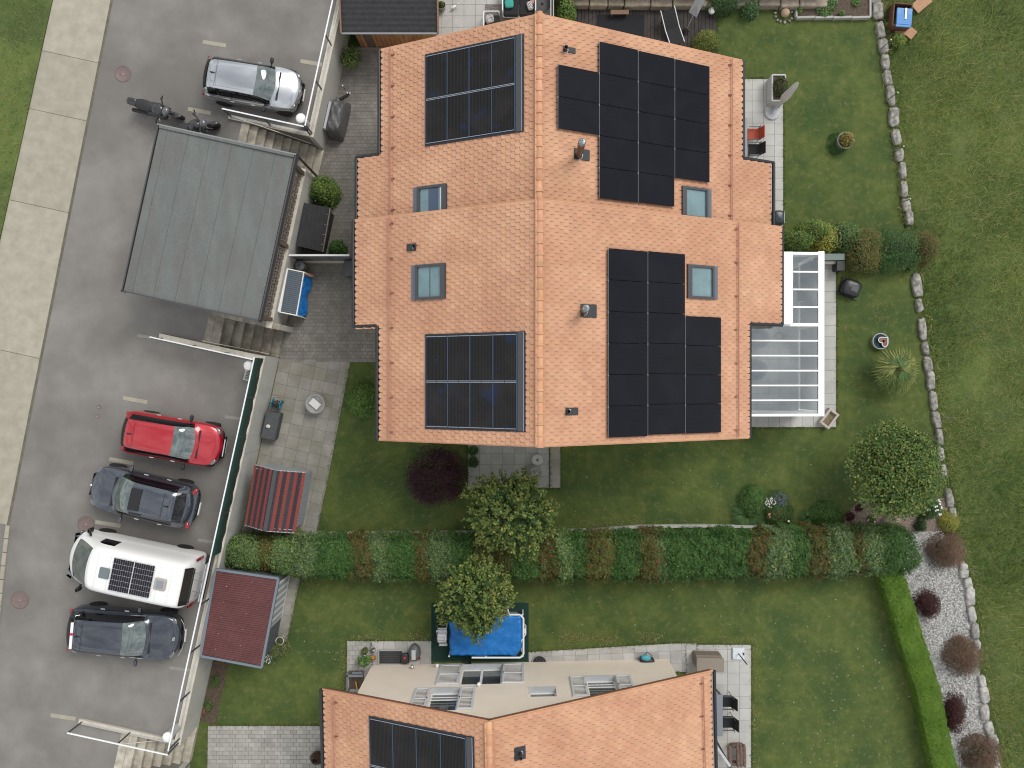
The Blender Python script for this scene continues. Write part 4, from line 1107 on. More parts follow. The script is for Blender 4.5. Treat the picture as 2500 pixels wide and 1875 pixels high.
# blue grey estate facing the road
t, X, h = make_car('steel blue estate car with dark glass sunroof facing the road', 'parked_car', 'car', car_at(350, 1213, .75), math.radians(180 - 13.0), 4.38, 1.80, 1.50, .27, .3, .42, .83, .93, .95, NAVY, RIM_D, CG, hood_h=.92, mirror=NAVY, sc=.955)
MB().bbox((X(.50), 0, 1.522), (.42, .86, .015), .01).build('sunroof', GLASS_S, t, world=False)
MB().lathe([(.045, 0), (.04, .012), (.001, .014)], (X(.025), 0, .835), 12).build('badge', CHROME, t, world=False)
MB().bbox((X(.955), 0, .92), (.26, h * 1.55, .03), .02).build('boot_ledge', NAVY, t, world=False)
# charcoal SUV
t, X, h = make_car('charcoal SUV with white rear spoiler and pale roof rails', 'parked_car', 'car', car_at(303, 1547, .8), math.radians(-5.0), 4.52, 1.86, 1.64, .265, .3, .41, .87, .965, 1.0, CHAR, RIM_D, CG, hood_h=1.0, mirror=CHAR, sc=.95)
sp = MB().bbox((X(.872), 0, 1.585), (.11, h * 1.1, .03), .01).build('spoiler', M('spoiler_white', (.74, .74, .76), .4), t, world=False)
MB().box((X(.872), .06, 1.603), (.112, .1, .008)).build('spoiler_mark', M('mark_red', (.5, .02, .03), .5), sp, world=False)
for sg in (1, -1):
    MB().path([(X(.30), sg * h * .9, 1.06), (X(.5), sg * h * .86, 1.09), (X(.80), sg * h * .84, 1.12), (X(.88), sg * h * .74, 1.36)], .013, 6).build('window_trim', CHROME, t, world=False)
bd = MB().ring((X(.055), 0, .975), .062, .011, 16, 5, .75, 1.0).build('badge', CHROME, t, world=False)
for y in (-.022, .022): MB().beam((X(.055) - .04, y, .975), (X(.055) + .04, y, .975), .012, .012).build('badge_letter', CHROME, bd, world=False)
MB().beam((X(.055) - .008, -.02, .976), (X(.055) + .008, .02, .976), .012, .012).build('badge_letter', CHROME, bd, world=False)
for sg in (1, -1):
    MB().path([(X(.0) + .015, sg * .25, .62), (X(.006) + .01, sg * .5, .66), (X(.03) + .02, sg * .72, .72)], .018, 6).build('bumper_trim', CHROME, t, world=False)
MB().bbox((X(.38) , 0, 1.24), (.14, .26, .09), .02).build('rear_view_mirror', TRIM, t, world=False)

# white camper van: tall box with short nose
vt = thing('camper_van', 'white high roof camper van with roof solar panel and bike rack', 'van', (lambda c: (c.x, c.y, ROAD_Z))(P(314, 1390, ROAD_Z + 1.4)), math.radians(180 - 11.8))
vt.scale = (.915,) * 3
L, W, Ht = 5.4, 2.05, 2.55; h = W / 2
def vp(w, zlow, zb, ym, zm, yr, zr, cr): return [(w * .9, zlow), (w, zlow + .08), (w, .9), (w * .995, zb - .05), (w * .97, zb), (ym, zm), (yr, zr), (yr * .55, zr + cr * .8), (0, zr + cr)]
V = lambda f: L / 2 - f * L
st = [(V(0), vp(h * .66, .45, .85, h * .55, .88, h * .4, .9, .02)), (V(.008), vp(h * .82, .35, .98, h * .68, 1.01, h * .5, 1.04, .03)), (V(.024), vp(h * .93, .3, 1.08, h * .78, 1.14, h * .6, 1.18, .04)),
      (V(.048), vp(h * .98, .28, 1.16, h * .90, 1.24, h * .82, 1.27, .05)), (V(.155), vp(h, .28, 1.24, h * .93, 1.55, h * .81, 1.80, .06)), (V(.272), vp(h, .28, 1.3, h * .95, 2.0, h * .76, 2.38, .05)),
      (V(.298), vp(h, .28, 1.32, h * .95, 2.1, h * .75, 2.45, .045)), (V(.38), vp(h, .28, 1.32, h * .95, 2.15, h * .77, 2.5, .05)), (V(.6), vp(h, .28, 1.32, h * .95, 2.17, h * .79, 2.51, .05)), (V(.93), vp(h, .28, 1.32, h * .95, 2.17, h * .79, 2.5, .05)),
      (V(.955), vp(h * .99, .28, 1.32, h * .94, 2.1, h * .76, 2.44, .04)), (V(1.0), vp(h * .95, .32, 1.3, h * .9, 1.9, h * .70, 2.0, .02))]
def vg(i, j):
    if j == 0: return 1
    if j >= 6 and i in (3, 4): return 2
    if j == 4 and i in (5, 6): return 3
    return 0
car_shell(st, ['body', 'lower_trim', 'windshield', 'side_window'], [VANW, TRIM, GLASS_C, GLASS_S], vt, vg, {0: .26, 1: .25, 2: .25, 3: .25, 4: .2, 5: .14, 6: .1})
for fx in (.19, .80):
    for sg in (1, -1): wheel(vt, V(fx), sg * (h - .1), .345, .22, RIM_D)
for sg in (1, -1):
    m = MB(); m.bbox((V(.16), sg * (h + .18), 1.48), (.1, .2, .36), .04); mi = m.build('mirror', TRIM, vt, world=False)
    MB().beam((V(.17), sg * (h - .04), 1.45), (V(.16), sg * (h + .12), 1.5), .05, .1).build('mirror_arm', TRIM, mi, world=False)
    MB().bbox((V(.05), sg * h * .85, 1.08), (.4, .2, .24), .08, rz=-sg * .45).build('headlight', LAMP_W, vt, world=False)
    MB().bbox((V(.992), sg * h * .93, 1.35), (.07, .14, .6), .03).build('tail_light', LAMP_R, vt, world=False)
    MB().bbox((V(.012), sg * h * .4, .75), (.1, h * .7, .3), .05).build('bumper_trim', TRIM, vt, world=False)
VZ = 2.565
pv = MB(); pv.bbox((V(.615), -.05, VZ + .05), (1.62, 1.3, .04), .01); sp = pv.build('solar_panel', M('pv_frame_white', (.5, .5, .52), .5), vt, world=False)
cell = None
for i in range(18):
    for j in range(6):
        m = None
        if cell is None: cell = MB().box((0, 0, 0), (.08, .198, .006)).build('solar_cell', M('pv_cell', (.009, .009, .016), .25, spec=.3), sp, world=False); o = cell
        else: o = inst(cell, sp, (0, 0, 0))
        o.location = (V(.615) - .775 + i * .0875 + (.03 if i >= 9 else 0) , -.05 - .525 + j * .21, VZ + .073)
for sg in (1, -1): MB().beam((V(.615) - .85, sg * .5 - .05, VZ + .01), (V(.615) + .85, sg * .5 - .05, VZ + .01), .05, .03).build('panel_bracket', VANW, vt, world=False)
MB().bbox((V(.415), .0, VZ + .03), (.4, .42, .06), .03).build('roof_hatch', M('hatch_grey', (.14, .17, .18), .3), vt, world=False)
rh = MB().bbox((V(.825), -.02, VZ + .04), (.46, .46, .08), .05).build('roof_hatch', M('hatch_beige', (.36, .34, .3), .5), vt, world=False)
MB().bbox((V(.825), -.02, VZ + .085), (.27, .3, .03), .02).build('dome', M('hatch_dome', (.22, .24, .28), .15), rh, world=False)
for i in range(7): MB().box((V(.35 + i * .09), 0, VZ - .018), (.012, 1.5, .012)).build('roof_rib', M('van_rib', (.66, .66, .65), .4), vt, world=False)
for y, x in ((.35, .09), (-.32, .10)): MB().box((V(x + .055), y, 1.72 if x < .095 else 1.77), (.1, .22, .006), R=Matrix.Rotation(.75, 3, 'Y')).build('sticker', WHITE, vt, world=False)
# bike rack at the tail
rk = thing('bike_rack', 'silver tubular bike rack folded at the tail of the camper van', 'bike rack', vt.location, vt.rotation_euler.z)
rk.scale = (.915,) * 3
ax = V(1.0) - .2
for z in (1.05, 1.25): MB().tube((ax, -.75, z), (ax, .8, z), .035, .035, 8).build('rack_bar', STEEL, rk, world=False)
MB().tube((ax + .16, -.7, 1.95), (ax + .16, .7, 1.95), .03, .03, 8).build('rack_bar', BLACK, rk, world=False)
for y in (-.5, .45): MB().path([(ax + .26, y, 2.0), (ax + .02, y, 1.7), (ax - .02, y, 1.1)], .02, 6).build('rack_frame', STEEL, rk, world=False)
for y in (-.25, .2): MB().path([(ax + .1, y, 1.9), (ax - .1, y + .15, 1.55), (ax, y + .1, 1.3)], .018, 6).build('rack_arm', STEEL, rk, world=False)
MB().box((V(.985), 0, 2.2), (.03, 1.5, .42), R=Matrix.Rotation(.48, 3, 'Y')).build('rear_glass', GLASS_S, vt, world=False)
MB().bbox((V(1.0) - .06, 0, .6), (.18, 1.85, .2), .04).build('rear_bumper', TRIM, vt, world=False)

# motorcycles
def motorcycle(lab, px, py, ang, lean=.14):
    c = P(px, py, ROAD_Z + .5); o = thing('motorcycle', lab, 'motorcycle', (c.x, c.y, ROAD_Z), ang); o.scale = (.95,) * 3
    Tm = Matrix.Rotation(lean, 4, 'X')
    def mb(): m = MB(); m.T = Tm.copy(); return m
    SEAT = M('bike_seat', (.02, .02, .022), .6); PLB = M('bike_plastic', (.02, .02, .024), .22, coat=.6)
    for x, nm in ((.72, 'front'), (-.70, 'rear')):
        m = MB(); m.T = Tm @ Matrix.Translation((x, 0, .31)) @ Matrix.Rotation(math.pi / 2, 4, 'X')
        m.ring((0, 0, 0), .245, .085, 26, 8); w = m.build('wheel', TYRE, o, world=False)
        m = MB(); m.T = Tm @ Matrix.Translation((x, 0, .31)) @ Matrix.Rotation(math.pi / 2, 4, 'X'); m.lathe([(.19, -.015), (.19, .015), (.03, .04), (.03, -.04)], (0, 0, 0), 16).build('rim', RIM_D, w, world=False)
    m = mb(); m.blob((.78, 0, .62), (.6, .22, .12), 3, .03, 12, 6, flat=0).build('mudguard', PLB, o, world=False)
    m = mb(); m.blob((-.86, 0, .86), (.42, .3, .14), 4, .03, 12, 6, flat=1).build('tail', PLB, o, world=False)
    m = mb(); m.blob((-.35, 0, .84), (1.0, .46, .2), 5, .02, 14, 7, flat=0).build('seat', SEAT, o, world=False)
    m = mb(); m.blob((.25, 0, .9), (.62, .52, .34), 6, .04, 14, 8).build('tank', PLB, o, world=False)
    m = mb(); m.blob((.05, 0, .45), (.85, .58, .46), 7, .12, 12, 8, flat=1).build('engine', DGREY, o, world=False)
    m = mb(); m.tube((-.1, -.22, .38), (-.95, -.27, .52), .06, .075, 10).build('exhaust', BLACK, o, world=False)
    m = mb(); m.blob((.6, 0, 1.0), (.3, .4, .26), 8, .03, 12, 7).build('headlight', M('bike_lamp', (.1, .1, .11), .15, coat=.5), o, world=False)
    m = mb(); m.path([(.30, .44, 1.04), (.42, .3, 1.08), (.47, .1, 1.05), (.47, -.1, 1.05), (.42, -.3, 1.08), (.30, -.44, 1.04)], .03, 8).build('handlebar', BLACK, o, world=False)
    for sg in (1, -1):
        m = mb(); m.tube((.47, sg * .1, 1.0), (.72, sg * .1, .36), .03, .025, 8).build('fork', STEEL, o, world=False)
        m = mb(); m.tube((.40, sg * .34, 1.08), (.44, sg * .44, 1.2), .008, .008, 6).blob((.44, sg * .47, 1.22), (.05, .14, .09), 2, .05).build('mirror', BLACK, o, world=False)
        m = mb(); m.path([(.43, sg * .3, 1.07), (.5, sg * .42, 1.06)], .008, 5).build('lever', STEEL, o, world=False)
    return o
motorcycle('black motorcycle with long flat seat beside the carport', 384, 264, math.radians(-17), .12)
motorcycle('black motorcycle half hidden under the carport roof edge', 470, 312, math.radians(12), .1)
# ------------------------------------------------------------------ vegetation
def LM(name, a, b, isl=.32, rough=.6, k=1.25): return M(name, tuple(v * k for v in a), rough, tuple(v * k for v in b), scale=1.3, island=isl, spec=.2)
LG = LM('leaf_green', (.026, .068, .016), (.046, .10, .026)); LG2 = LM('leaf_green_light', (.055, .11, .024), (.085, .145, .036))
LR = LM('leaf_red', (.13, .035, .016), (.085, .06, .02)); LRO = LM('leaf_olive', (.07, .075, .022), (.10, .08, .025))
LV = LM('leaf_variegated', (.12, .15, .05), (.18, .205, .085)); LVG = LM('leaf_grey_green', (.06, .10, .05), (.085, .135, .07))
LY = LM('leaf_yellow_green', (.13, .155, .03), (.17, .18, .04)); LGO = LM('leaf_gold', (.30, .25, .04), (.22, .22, .045))
LBOX = LM('leaf_box', (.078, .15, .016), (.11, .19, .026), .25); LP = LM('leaf_purple', (.018, .0065, .010), (.028, .011, .015), .3)
LB = LM('leaf_barberry', (.13, .062, .056), (.19, .105, .09)); LBG = LM('leaf_barberry_green', (.055, .06, .028), (.08, .07, .035)); LDR = LM('leaf_dark_red', (.03, .010, .010), (.05, .017, .015))
LT = LM('leaf_maple', (.05, .088, .02), (.085, .12, .03)); LTD = LM('leaf_maple_dark', (.02, .048, .014), (.034, .062, .018)); LTY = LM('leaf_maple_young_lit', (.125, .15, .034), (.165, .168, .042))  # the pale tone paints in crown highlights as well as young leaves
LPALM = LM('leaf_palm', (.10, .125, .03), (.17, .17, .05)); LSP = LM('leaf_spiky', (.04, .085, .025), (.06, .11, .035))
LORA = LM('leaf_rust', (.2, .12, .035), (.14, .10, .03))
BARK = M('bark', (.10, .075, .055), .9, (.15, .115, .085), scale=8, bump=.5, bscale=20)
CORE = M('shaded_core', (.02, .03, .012), .95, (.03, .035, .018), scale=5)  # solid filler inside foliage; the shaded interior is put into its dark colour
FW = M('flower_white', (.8, .79, .74), .6); FP = M('flower_violet', (.16, .13, .32), .6); FR = M('flower_red', (.5, .04, .03), .6); FPK = M('flower_pink', (.6, .25, .22), .6); FYE = M('flower_yellow', (.6, .33, .03), .6)

def crown_points(n, rad, k=40, lump=.33, fill=.5, dome=True, sq=1.0):
    """points and outward normals in a lumpy ellipsoid of radii rad, base at z=0 when dome"""
    cd = RNG.normal(0, 1, (k, 3)); cd /= np.linalg.norm(cd, axis=1, keepdims=True)
    if dome:
        cd[:, 2] = np.abs(cd[:, 2]) * 1.0 - .12; cd[:max(2, k // 8)] = np.array((0, 0, 1.0)) + RNG.normal(0, .22, (max(2, k // 8), 3))
    rr = RNG.uniform(1 - lump, 1.0, k)
    w = RNG.integers(0, k, n)
    d = cd[w] + RNG.normal(0, 1.5 / math.sqrt(k) + .06, (n, 3)); d /= np.linalg.norm(d, axis=1, keepdims=True) + 1e-9
    r = rr[w] * (1 - np.abs(RNG.normal(0, fill * .32, n)))
    p = d * r[:, None]
    if sq != 1.0: p = np.sign(p) * np.abs(p) ** sq
    p = p * np.array(rad)
    if dome: p[:, 2] = np.maximum(p[:, 2], .02)
    return p, d

def leaves(name, parent, c, rad, n, size, mats, wts=None, aspect=.55, k=40, lump=.33, fill=.5, dome=True, up=.6, sq=1.0):
    p, d = crown_points(n, rad, k, lump, fill, dome, sq)
    nr = d * .8; nr[:, 2] += up
    q = leaf_quads(p + np.array(c), nr, size * RNG.uniform(.7, 1.3, n), aspect, .45)
    mi = RNG.choice(len(mats), n, p=wts) if len(mats) > 1 else None
    return np_mesh(name, q, 4, mats, parent, mi)

def shrub(lab, px, py, r, h, mats, n=1500, size=.06, cat='shrub', name='shrub', ry=None, wts=None, z=0.0, zc=.55, core=.55, group=None, k=36, lump=.3, **kw):
    c = P(px, py, z + h * zc); c = Vector((c.x, c.y, z))
    o = thing(name, lab, cat, c, group=group)
    ry = ry or r
    leaves('foliage', o, c, (r * 1.27, ry * 1.27, h), int(n * 2.3), size, mats, wts, k=k, lump=lump, **kw)
    if core: MB().blob(c + Vector((0, 0, h * .27)), (r * 2.1 * core, ry * 2.1 * core, h * .9 * core), int(px), .14, 12, 8).build('dark_core', CORE, o)
    MB().tube(c, c + Vector((0, 0, h * .5)), .03, .02, 6).build('stem', BARK, o)
    return o

# mixed hedge between the gardens: every shrub is its own piece
hedge = thing('mixed_hedge', 'long mixed hedge of green, red and variegated shrubs between the gardens', 'hedge', P(1370, 1355, 0))
D = 1.1302
segs = [(440, 505, 'v'), (505, 560, 'v'), (556, 602, 'o'), (598, 645, 'v'), (640, 690, 'w'), (680, 735, 'g'), (730, 775, 'g'), (765, 803, 'r'), (798, 845, 'w'), (838, 905, 'g'), (895, 930, 'r'), (925, 985, 'w'), (975, 1035, 'g'), (1028, 1072, 'r'), (1066, 1105, 'o'),
        (1098, 1168, 'g'), (1162, 1200, 'r'), (1195, 1228, 'v'), (1222, 1275, 'g'), (1270, 1316, 'o'), (1312, 1384, 'g'), (1380, 1426, 'r'), (1412, 1440, 'w'), (1432, 1500, 'g'), (1495, 1560, 'g'), (1552, 1628, 'g'), (1620, 1656, 'r'), (1648, 1700, 'w'), (1690, 1750, 'g'), (1742, 1795, 'r'), (1786, 1838, 'w'), (1830, 1862, 'r'), (1855, 1905, 'w'), (1893, 1976, 'g')]
HK = {'g': ([LG, LG2], [.8, .2]), 'r': ([LR, LRO, LG], [.27, .38, .35]), 'o': ([LRO, LR, LG2], [.5, .2, .3]), 'w': ([LVG, LV, LG2, LG], [.38, .24, .2, .18]), 'v': ([LG2, LVG, LV], [.5, .25, .25])}
for i, (x0, x1, kd) in enumerate(segs):
    xm = (x0 + x1) / 2
    yn = np.interp(xm, [455, 520, 650, 1000, 1400, 1650, 1972], [1172, 1160, 1158, 1158, 1150, 1146, 1140]); ys = np.interp(xm, [455, 520, 650, 800, 1000, 1400, 1800, 1900, 1972], [1220, 1226, 1242, 1250, 1250, 1250, 1244, 1236, 1218])
    if x1 > 1970: yn, ys = 1140, 1236
    hz = 1.55 + RNG.uniform(-.1, .1)
    c = P(xm * D, (yn + ys) / 2 * D, 1.05); rx = (x1 - x0) / 2 * D * (H - 1.05) / F * 1.28; ry = (ys - yn) / 2 * D * (H - 1.05) / F * 1.04
    n = int(2000 + 9500 * rx * ry)
    mats, w = HK[kd]
    u = RNG.uniform(-1, 1, n); v = RNG.uniform(-1, 1, n); side = RNG.random(n) < .3
    v = np.where(side, np.sign(v) * RNG.uniform(.86, 1.04, n), v)
    ex_ = rx * .86 * (1 - .1 * np.abs(v) ** 2); px_ = u * ex_ + RNG.normal(0, .1, n) + .22 * vnoise(v + i * 3.3, v * 0 + i, 1.6, 4)
    if x1 > 1970: u2 = np.clip(u, 0, 1); v = v * np.sqrt(np.maximum(.05, 1 - u2 ** 3 * .75))
    if i == 0: u2 = np.clip(-u, 0, 1); v = v * np.sqrt(np.maximum(.05, 1 - u2 ** 3 * .6))
    wx, wy = c.x + px_, c.y + v * ry
    lump = .11 * vnoise(wx, wy, 3.2, 1) + .08 * vnoise(wx, wy, 7.5, 2) + .05 * vnoise(wx, wy, 15, 3)
    edge_ = .09 * vnoise(wx, wy * 0 + i, 3.0, 5) + .07 * vnoise(wx, wy * 0, 8.0, 6)
    top = hz * (1 - .34 * np.abs(v) ** 3.5 - .13 * np.abs(u) ** 2.5) + lump
    zz = np.where(side, RNG.uniform(.08, .86, n) * hz, top - np.abs(RNG.normal(0, .07, n)))
    wy = wy + np.sign(v) * np.abs(v) ** 4 * edge_ + RNG.normal(0, .035, n)
    nr = np.stack([u * .35, v * np.where(side, 1.0, .45), np.where(side, .45, 1.0)], -1)
    stray = RNG.random(n) < .03; zz = zz + stray * RNG.uniform(0, .14, n)
    q = leaf_quads(np.stack([wx, wy, zz], -1), nr, (.078 if kd != 'g' else .068) * RNG.uniform(.65, 1.4, n), .52, .5)
    s_ = np_mesh('shrub', q, 4, mats, hedge, RNG.choice(len(mats), n, p=w))
    MB().bbox((c.x, c.y, hz * .33), (rx * 1.1, ry * 1.15, hz * .66), .2).build('dark_core', CORE, s_, world=False)  # solid block under the leaves, coloured dark as the shaded inside
    for v in s_.children: v.location = -hedge.location
# box hedge by the gravel
bh = thing('box_hedge', 'bright green clipped box hedge curving along the white gravel', 'hedge', P(2235, 1580, 0))
pts = [P(x, y, .75) for x, y in [(2172, 1380), (2186, 1425), (2206, 1490), (2233, 1580), (2267, 1681), (2287, 1783), (2308, 1871), (2340, 1980)]]
nseg = 0
for a, b in zip(pts[:-1], pts[1:]):
    L = (b - a).length; n = int(L * 8000); u = (b - a) / L; v = Vector((-u.y, u.x, 0))
    t = RNG.uniform(-.02, L + .02, n); hw, hh = .46, .88
    w_ = RNG.uniform(-1, 1, n); sd = RNG.random(n) < .32; w_ = np.where(sd, np.sign(w_) * RNG.uniform(.92, 1.02, n), w_)
    gx_ = nseg + t; nz_ = .035 * vnoise(gx_, w_ * .5, 2.2, 7) + .03 * vnoise(gx_, w_ * .5, 6.5, 8) + .02 * vnoise(gx_, w_ * .5, 14, 9)
    off = w_ * (hw + nz_); zz = np.where(sd, RNG.uniform(.05, .95, n) * hh, hh * (1 - .16 * np.abs(w_) ** 4) + nz_) - np.abs(RNG.normal(0, .035, n))
    p = np.stack([a.x + u.x * t + v.x * off, a.y + u.y * t + v.y * off, zz], -1)
    nr = np.stack([v.x * off, v.y * off, zz * .9], -1) / .8
    np_mesh('clipped_run', leaf_quads(p, nr, .05 * RNG.uniform(.7, 1.3, n), .6, .55), 4, [LBOX, LG2], bh, RNG.choice(2, n, p=[.88, .12]))
    MB().beam(Vector((a.x, a.y, .38)) - u * .05, Vector((b.x, b.y, .36)) + u * .05, .6, .62).build('dark_core', CORE, bh)

# trees
def tree(lab, px, py, r, h, crown_h, mats, wts, n, size, shoots=0, name='tree', trunk=None, ry=None, lump=.3, tr=.07, k=70, base=None):
    c = P(px, py, h - crown_h * .45); b = Vector((c.x, c.y, 0)) if base is None else base
    o = thing(name, lab, 'tree', b); ry = ry or r
    m = MB(); top = Vector((c.x, c.y, h - crown_h * .5)); m.tube(b, b.lerp(top, .6), tr, tr * .8, 10); m.tube(b.lerp(top, .6), top, tr * .8, tr * .5, 10)
    trunk_o = m.build('trunk', BARK, o)
    m = MB(); rg = random.Random(int(px))
    for i in range(11):
        a = rg.uniform(0, 6.28); e = rg.uniform(.1, .9); q = top + Vector((math.cos(a) * r * .75 * (1 - e * .4), math.sin(a) * ry * .75 * (1 - e * .4), crown_h * .42 * (e - .25)))
        s0 = b.lerp(top, rg.uniform(.55, 1.0)); mid = s0.lerp(q, .5) + Vector((0, 0, .08)); m.tube(s0, mid, tr * .4, tr * .25, 6); m.tube(mid, q, tr * .25, .008, 6)
    m.build('limbs', BARK, o)
    if shoots:
        # shoots fan out of the crown; leaves sit along each
        d = RNG.normal(0, 1, (shoots, 3)); d[:, 2] = np.abs(d[:, 2]) * .9 - .25; d /= np.linalg.norm(d, axis=1, keepdims=True)
        ln = RNG.uniform(.7, 1.1, shoots) * (.9 + .16 * np.sin(d[:, 0] * 5 + d[:, 1] * 3 + px) * np.cos(d[:, 1] * 6 - d[:, 2] * 4))
        per = n // shoots; ts = RNG.uniform(.42, 1.0, (shoots, per)) ** .8
        rad = np.array((r, ry, crown_h * .55))
        pos = (d * ln[:, None])[:, None, :] * ts[:, :, None] * rad
        sag = np.zeros_like(pos); sag[:, :, 2] = -.1 * ts ** 2 * np.linalg.norm(d[:, None, :2], axis=2) * r
        pos = pos + sag + RNG.normal(0, .045, pos.shape); pos = pos.reshape(-1, 3) + np.array((c.x, c.y, h - crown_h * .55))
        dd = np.repeat(d, per, axis=0); nr = dd * .35; nr[:, 2] += .8
        mi = np.where(ts.reshape(-1) > .84, RNG.choice([0, 2], len(pos), p=[.6, .4]), RNG.choice([0, 1], len(pos), p=[.3, .7]))  # inner leaves darker, tips paler: crown shade and highlights put into leaf colour
        np_mesh('crown', leaf_quads(pos, nr, size * RNG.uniform(.7, 1.3, len(pos)), .62, .4, along=dd), 4, mats, o, mi)
    else:
        p, d = crown_points(n, (r, ry, crown_h * .55), k, lump, .85, False)
        nr = d * .4; nr[:, 2] += .8
        np_mesh('crown', leaf_quads(p + np.array((c.x, c.y, h - crown_h * .55)), nr, size * RNG.uniform(.7, 1.3, n), .6, .5), 4, mats, o, RNG.choice(len(mats), n, p=wts))
    return o
tree('round maple with upswept yellow green shoots rising over the mixed hedge', 1246, 1257, 1.85, 3.6, 2.3, [LT, LTD, LTY], None, 16000, .115, shoots=520, name='maple_tree')
tree('round maple with drooping shoots overhanging the blue pool cover', 1160, 1462, 1.55, 3.5, 2.2, [LT, LTD, LTY], None, 14000, .11, shoots=480, name='maple_tree', ry=1.66)
tree('loose leafy deciduous tree standing over the brown gravel bed', 2206, 1150, 2.2, 3.9, 2.4, [LT, LG2, LTY, LTD], [.34, .26, .18, .22], 20000, .1, name='garden_tree', ry=2.05, lump=.5, k=90)
tree('dark purple leaved tree on the lawn below the south gable', 1064, 1163, 1.38, 2.3, 1.9, [LP, LDR], [.88, .12], 15000, .06, name='purple_tree', ry=1.3, lump=.28, k=90, tr=.05)

# shrubs, each with its own look and place
shrub('round bright green bush beside the slab patio', 883, 977, .60, 1.1, [LG2, LBOX, LG], 2600, .075, wts=[.5, .2, .3])
shrub('small dark green ball bush closest to the house on the gable patio', 1155.5, 1101.6, .19, .35, [LG], 320, .05, core=.6)
shrub('small dark green ball bush at the lawn edge of the gable patio', 1155, 1129, .2, .35, [LG], 340, .05, core=.6)
shrub('leafy light green shrub over the dark log box by the retaining wall', 786, 462, .56, 1.5, [LG2, LY, LG], 1900, .085, wts=[.5, .25, .25], lump=.42)
shrub('rounded bright green shrub behind the white topped partition', 821, 603, .34, .8, [LG2, LG], 900, .07)
shrub('golden green clipped conifer bush on the dark deck corner', 1728, 96, .50, .9, [LY, LRO, LG], 2000, .05, wts=[.4, .35, .25], ry=.42)
shrub('airy green shrub with yellow tips against the terrace end', 1955, 582, .72, 1.4, [LG, LG2, LY], 1500, .075, wts=[.5, .2, .3], lump=.5, ry=.42)
shrub('tall loose yellow green shrub rising in front of the airy shrub', 1997, 560, .6, 1.5, [LG2, LY, LG], 1000, .075, wts=[.45, .3, .25], lump=.55, ry=.5)
shrub('golden yellow shrub in the middle of the short hedge', 2020, 580, .55, 1.35, [LGO, LY, LG2], 1200, .07, wts=[.5, .3, .2], lump=.4)
shrub('dark green variegated shrub behind the golden one', 2065, 572, .62, 1.4, [LG, LY, LVG], 1200, .07, wts=[.5, .2, .3], lump=.45)
shrub('olive shrub tinged with rust over the dark planter', 2118, 612, .70, 1.5, [LRO, LG, LORA], 2600, .06, wts=[.45, .35, .2], ry=.88, sq=.85)
shrub('dense blue green clipped shrub in the short hedge', 2198, 612, .76, 1.5, [LG, LVG], 3000, .055, wts=[.8, .2], ry=.86, sq=.85)
shrub('red tipped shrub at the meadow end of the short hedge', 2266, 603, .6, 1.3, [LRO, LR, LG], 1700, .06, wts=[.45, .25, .3], ry=.72)
BG = 'barberry bushes in the white gravel'
shrub('reddish barberry bush beside the brown gravel bed', 2320, 1346, .74, 1.1, [LB, LBG, LR], 4200, .045, wts=[.42, .48, .1], group=BG, k=60)
shrub('reddish barberry bush between two dark red bushes', 2363, 1608, .72, 1.05, [LB, LBG, LR], 4200, .045, wts=[.45, .45, .1], group=BG, k=60)
shrub('reddish barberry bush at the foot of the rock edging, cut by the frame', 2405, 1850, .74, 1.05, [LB, LBG, LR], 4200, .045, wts=[.45, .45, .1], group=BG, k=60)
shrub('dark red feathery bush near the bend of the box hedge', 2270, 1481, .45, .75, [LDR], 1700, .06, ry=.62, lump=.5, core=.6)
shrub('dark red feathery bush leaning over the lower gravel', 2342, 1745, .5, .8, [LDR], 1900, .06, ry=.72, lump=.5, core=.6)
shrub('yellow green mound at the corner of the rock edging', 2321, 1276, .42, .5, [LY, LGO], 1300, .045, wts=[.7, .3])
# flower bed in front of the hedge's east end
def spiky(lab, px, py, r, n, mat, h=.45, w=.03, name='spiky_plant'):
    c = P(px, py, h * .5); c = Vector((c.x, c.y, 0)); o = thing(name, lab, 'plant', c)
    a = RNG.uniform(0, 6.28, n); e = RNG.uniform(.15, 1.0, n); L = r * RNG.uniform(.8, 1.1, n)
    d = np.stack([np.cos(a), np.sin(a), np.zeros(n)], -1); s = np.stack([-np.sin(a), np.cos(a), np.zeros(n)], -1)
    def pt(t, side): return np.array(c) + d * (L * t * (1 - .35 * e * (1 - t)))[:, None] + s * (side * w * (1 - t * .9)) + np.stack([np.zeros(n), np.zeros(n), h * (e * t * 1.6 - (1.6 * e - .15) * t ** 2.2) + .03], -1)
    q = [np.stack([pt(t0, -1), pt(t0, 1), pt(t1, 1), pt(t1, -1)], 1) for t0, t1 in ((0, .4), (.4, .75), (.75, 1.0))]
    np_mesh('blades', np.concatenate(q), 4, [mat], o)
    MB().blob(c + Vector((0, 0, .05)), (r * .5, r * .5, .12), 3, .2).build('heart', CORE, o)
    return o
spiky('large spiky dark green tuft at the flower bed end', 1828, 1262, .75, 220, LSP)
spiky('small spiky tuft between the two flower mounds', 1973, 1266, .36, 90, LSP)
def flowers(o, px, py, r, h, mat, n=30, size=.045, name='flowers'):
    c = P(px, py, h); m = MB(); rg = random.Random(int(px + py))
    for i in range(n):
        a, q = rg.uniform(0, 6.28), r * math.sqrt(rg.random()); m.blob(c + Vector((math.cos(a) * q, math.sin(a) * q, rg.uniform(-.08, .05))), (size, size, size * .6), i, .25, 7, 4)
    return tag(m.build(name, mat, o), kind='stuff') if n > 12 else m.build(name, mat, o)
o = shrub('leafy green perennial beside the white and violet flowers', 1840, 1226, .60, .65, [LG2, LG], 2000, .06, name='perennial')
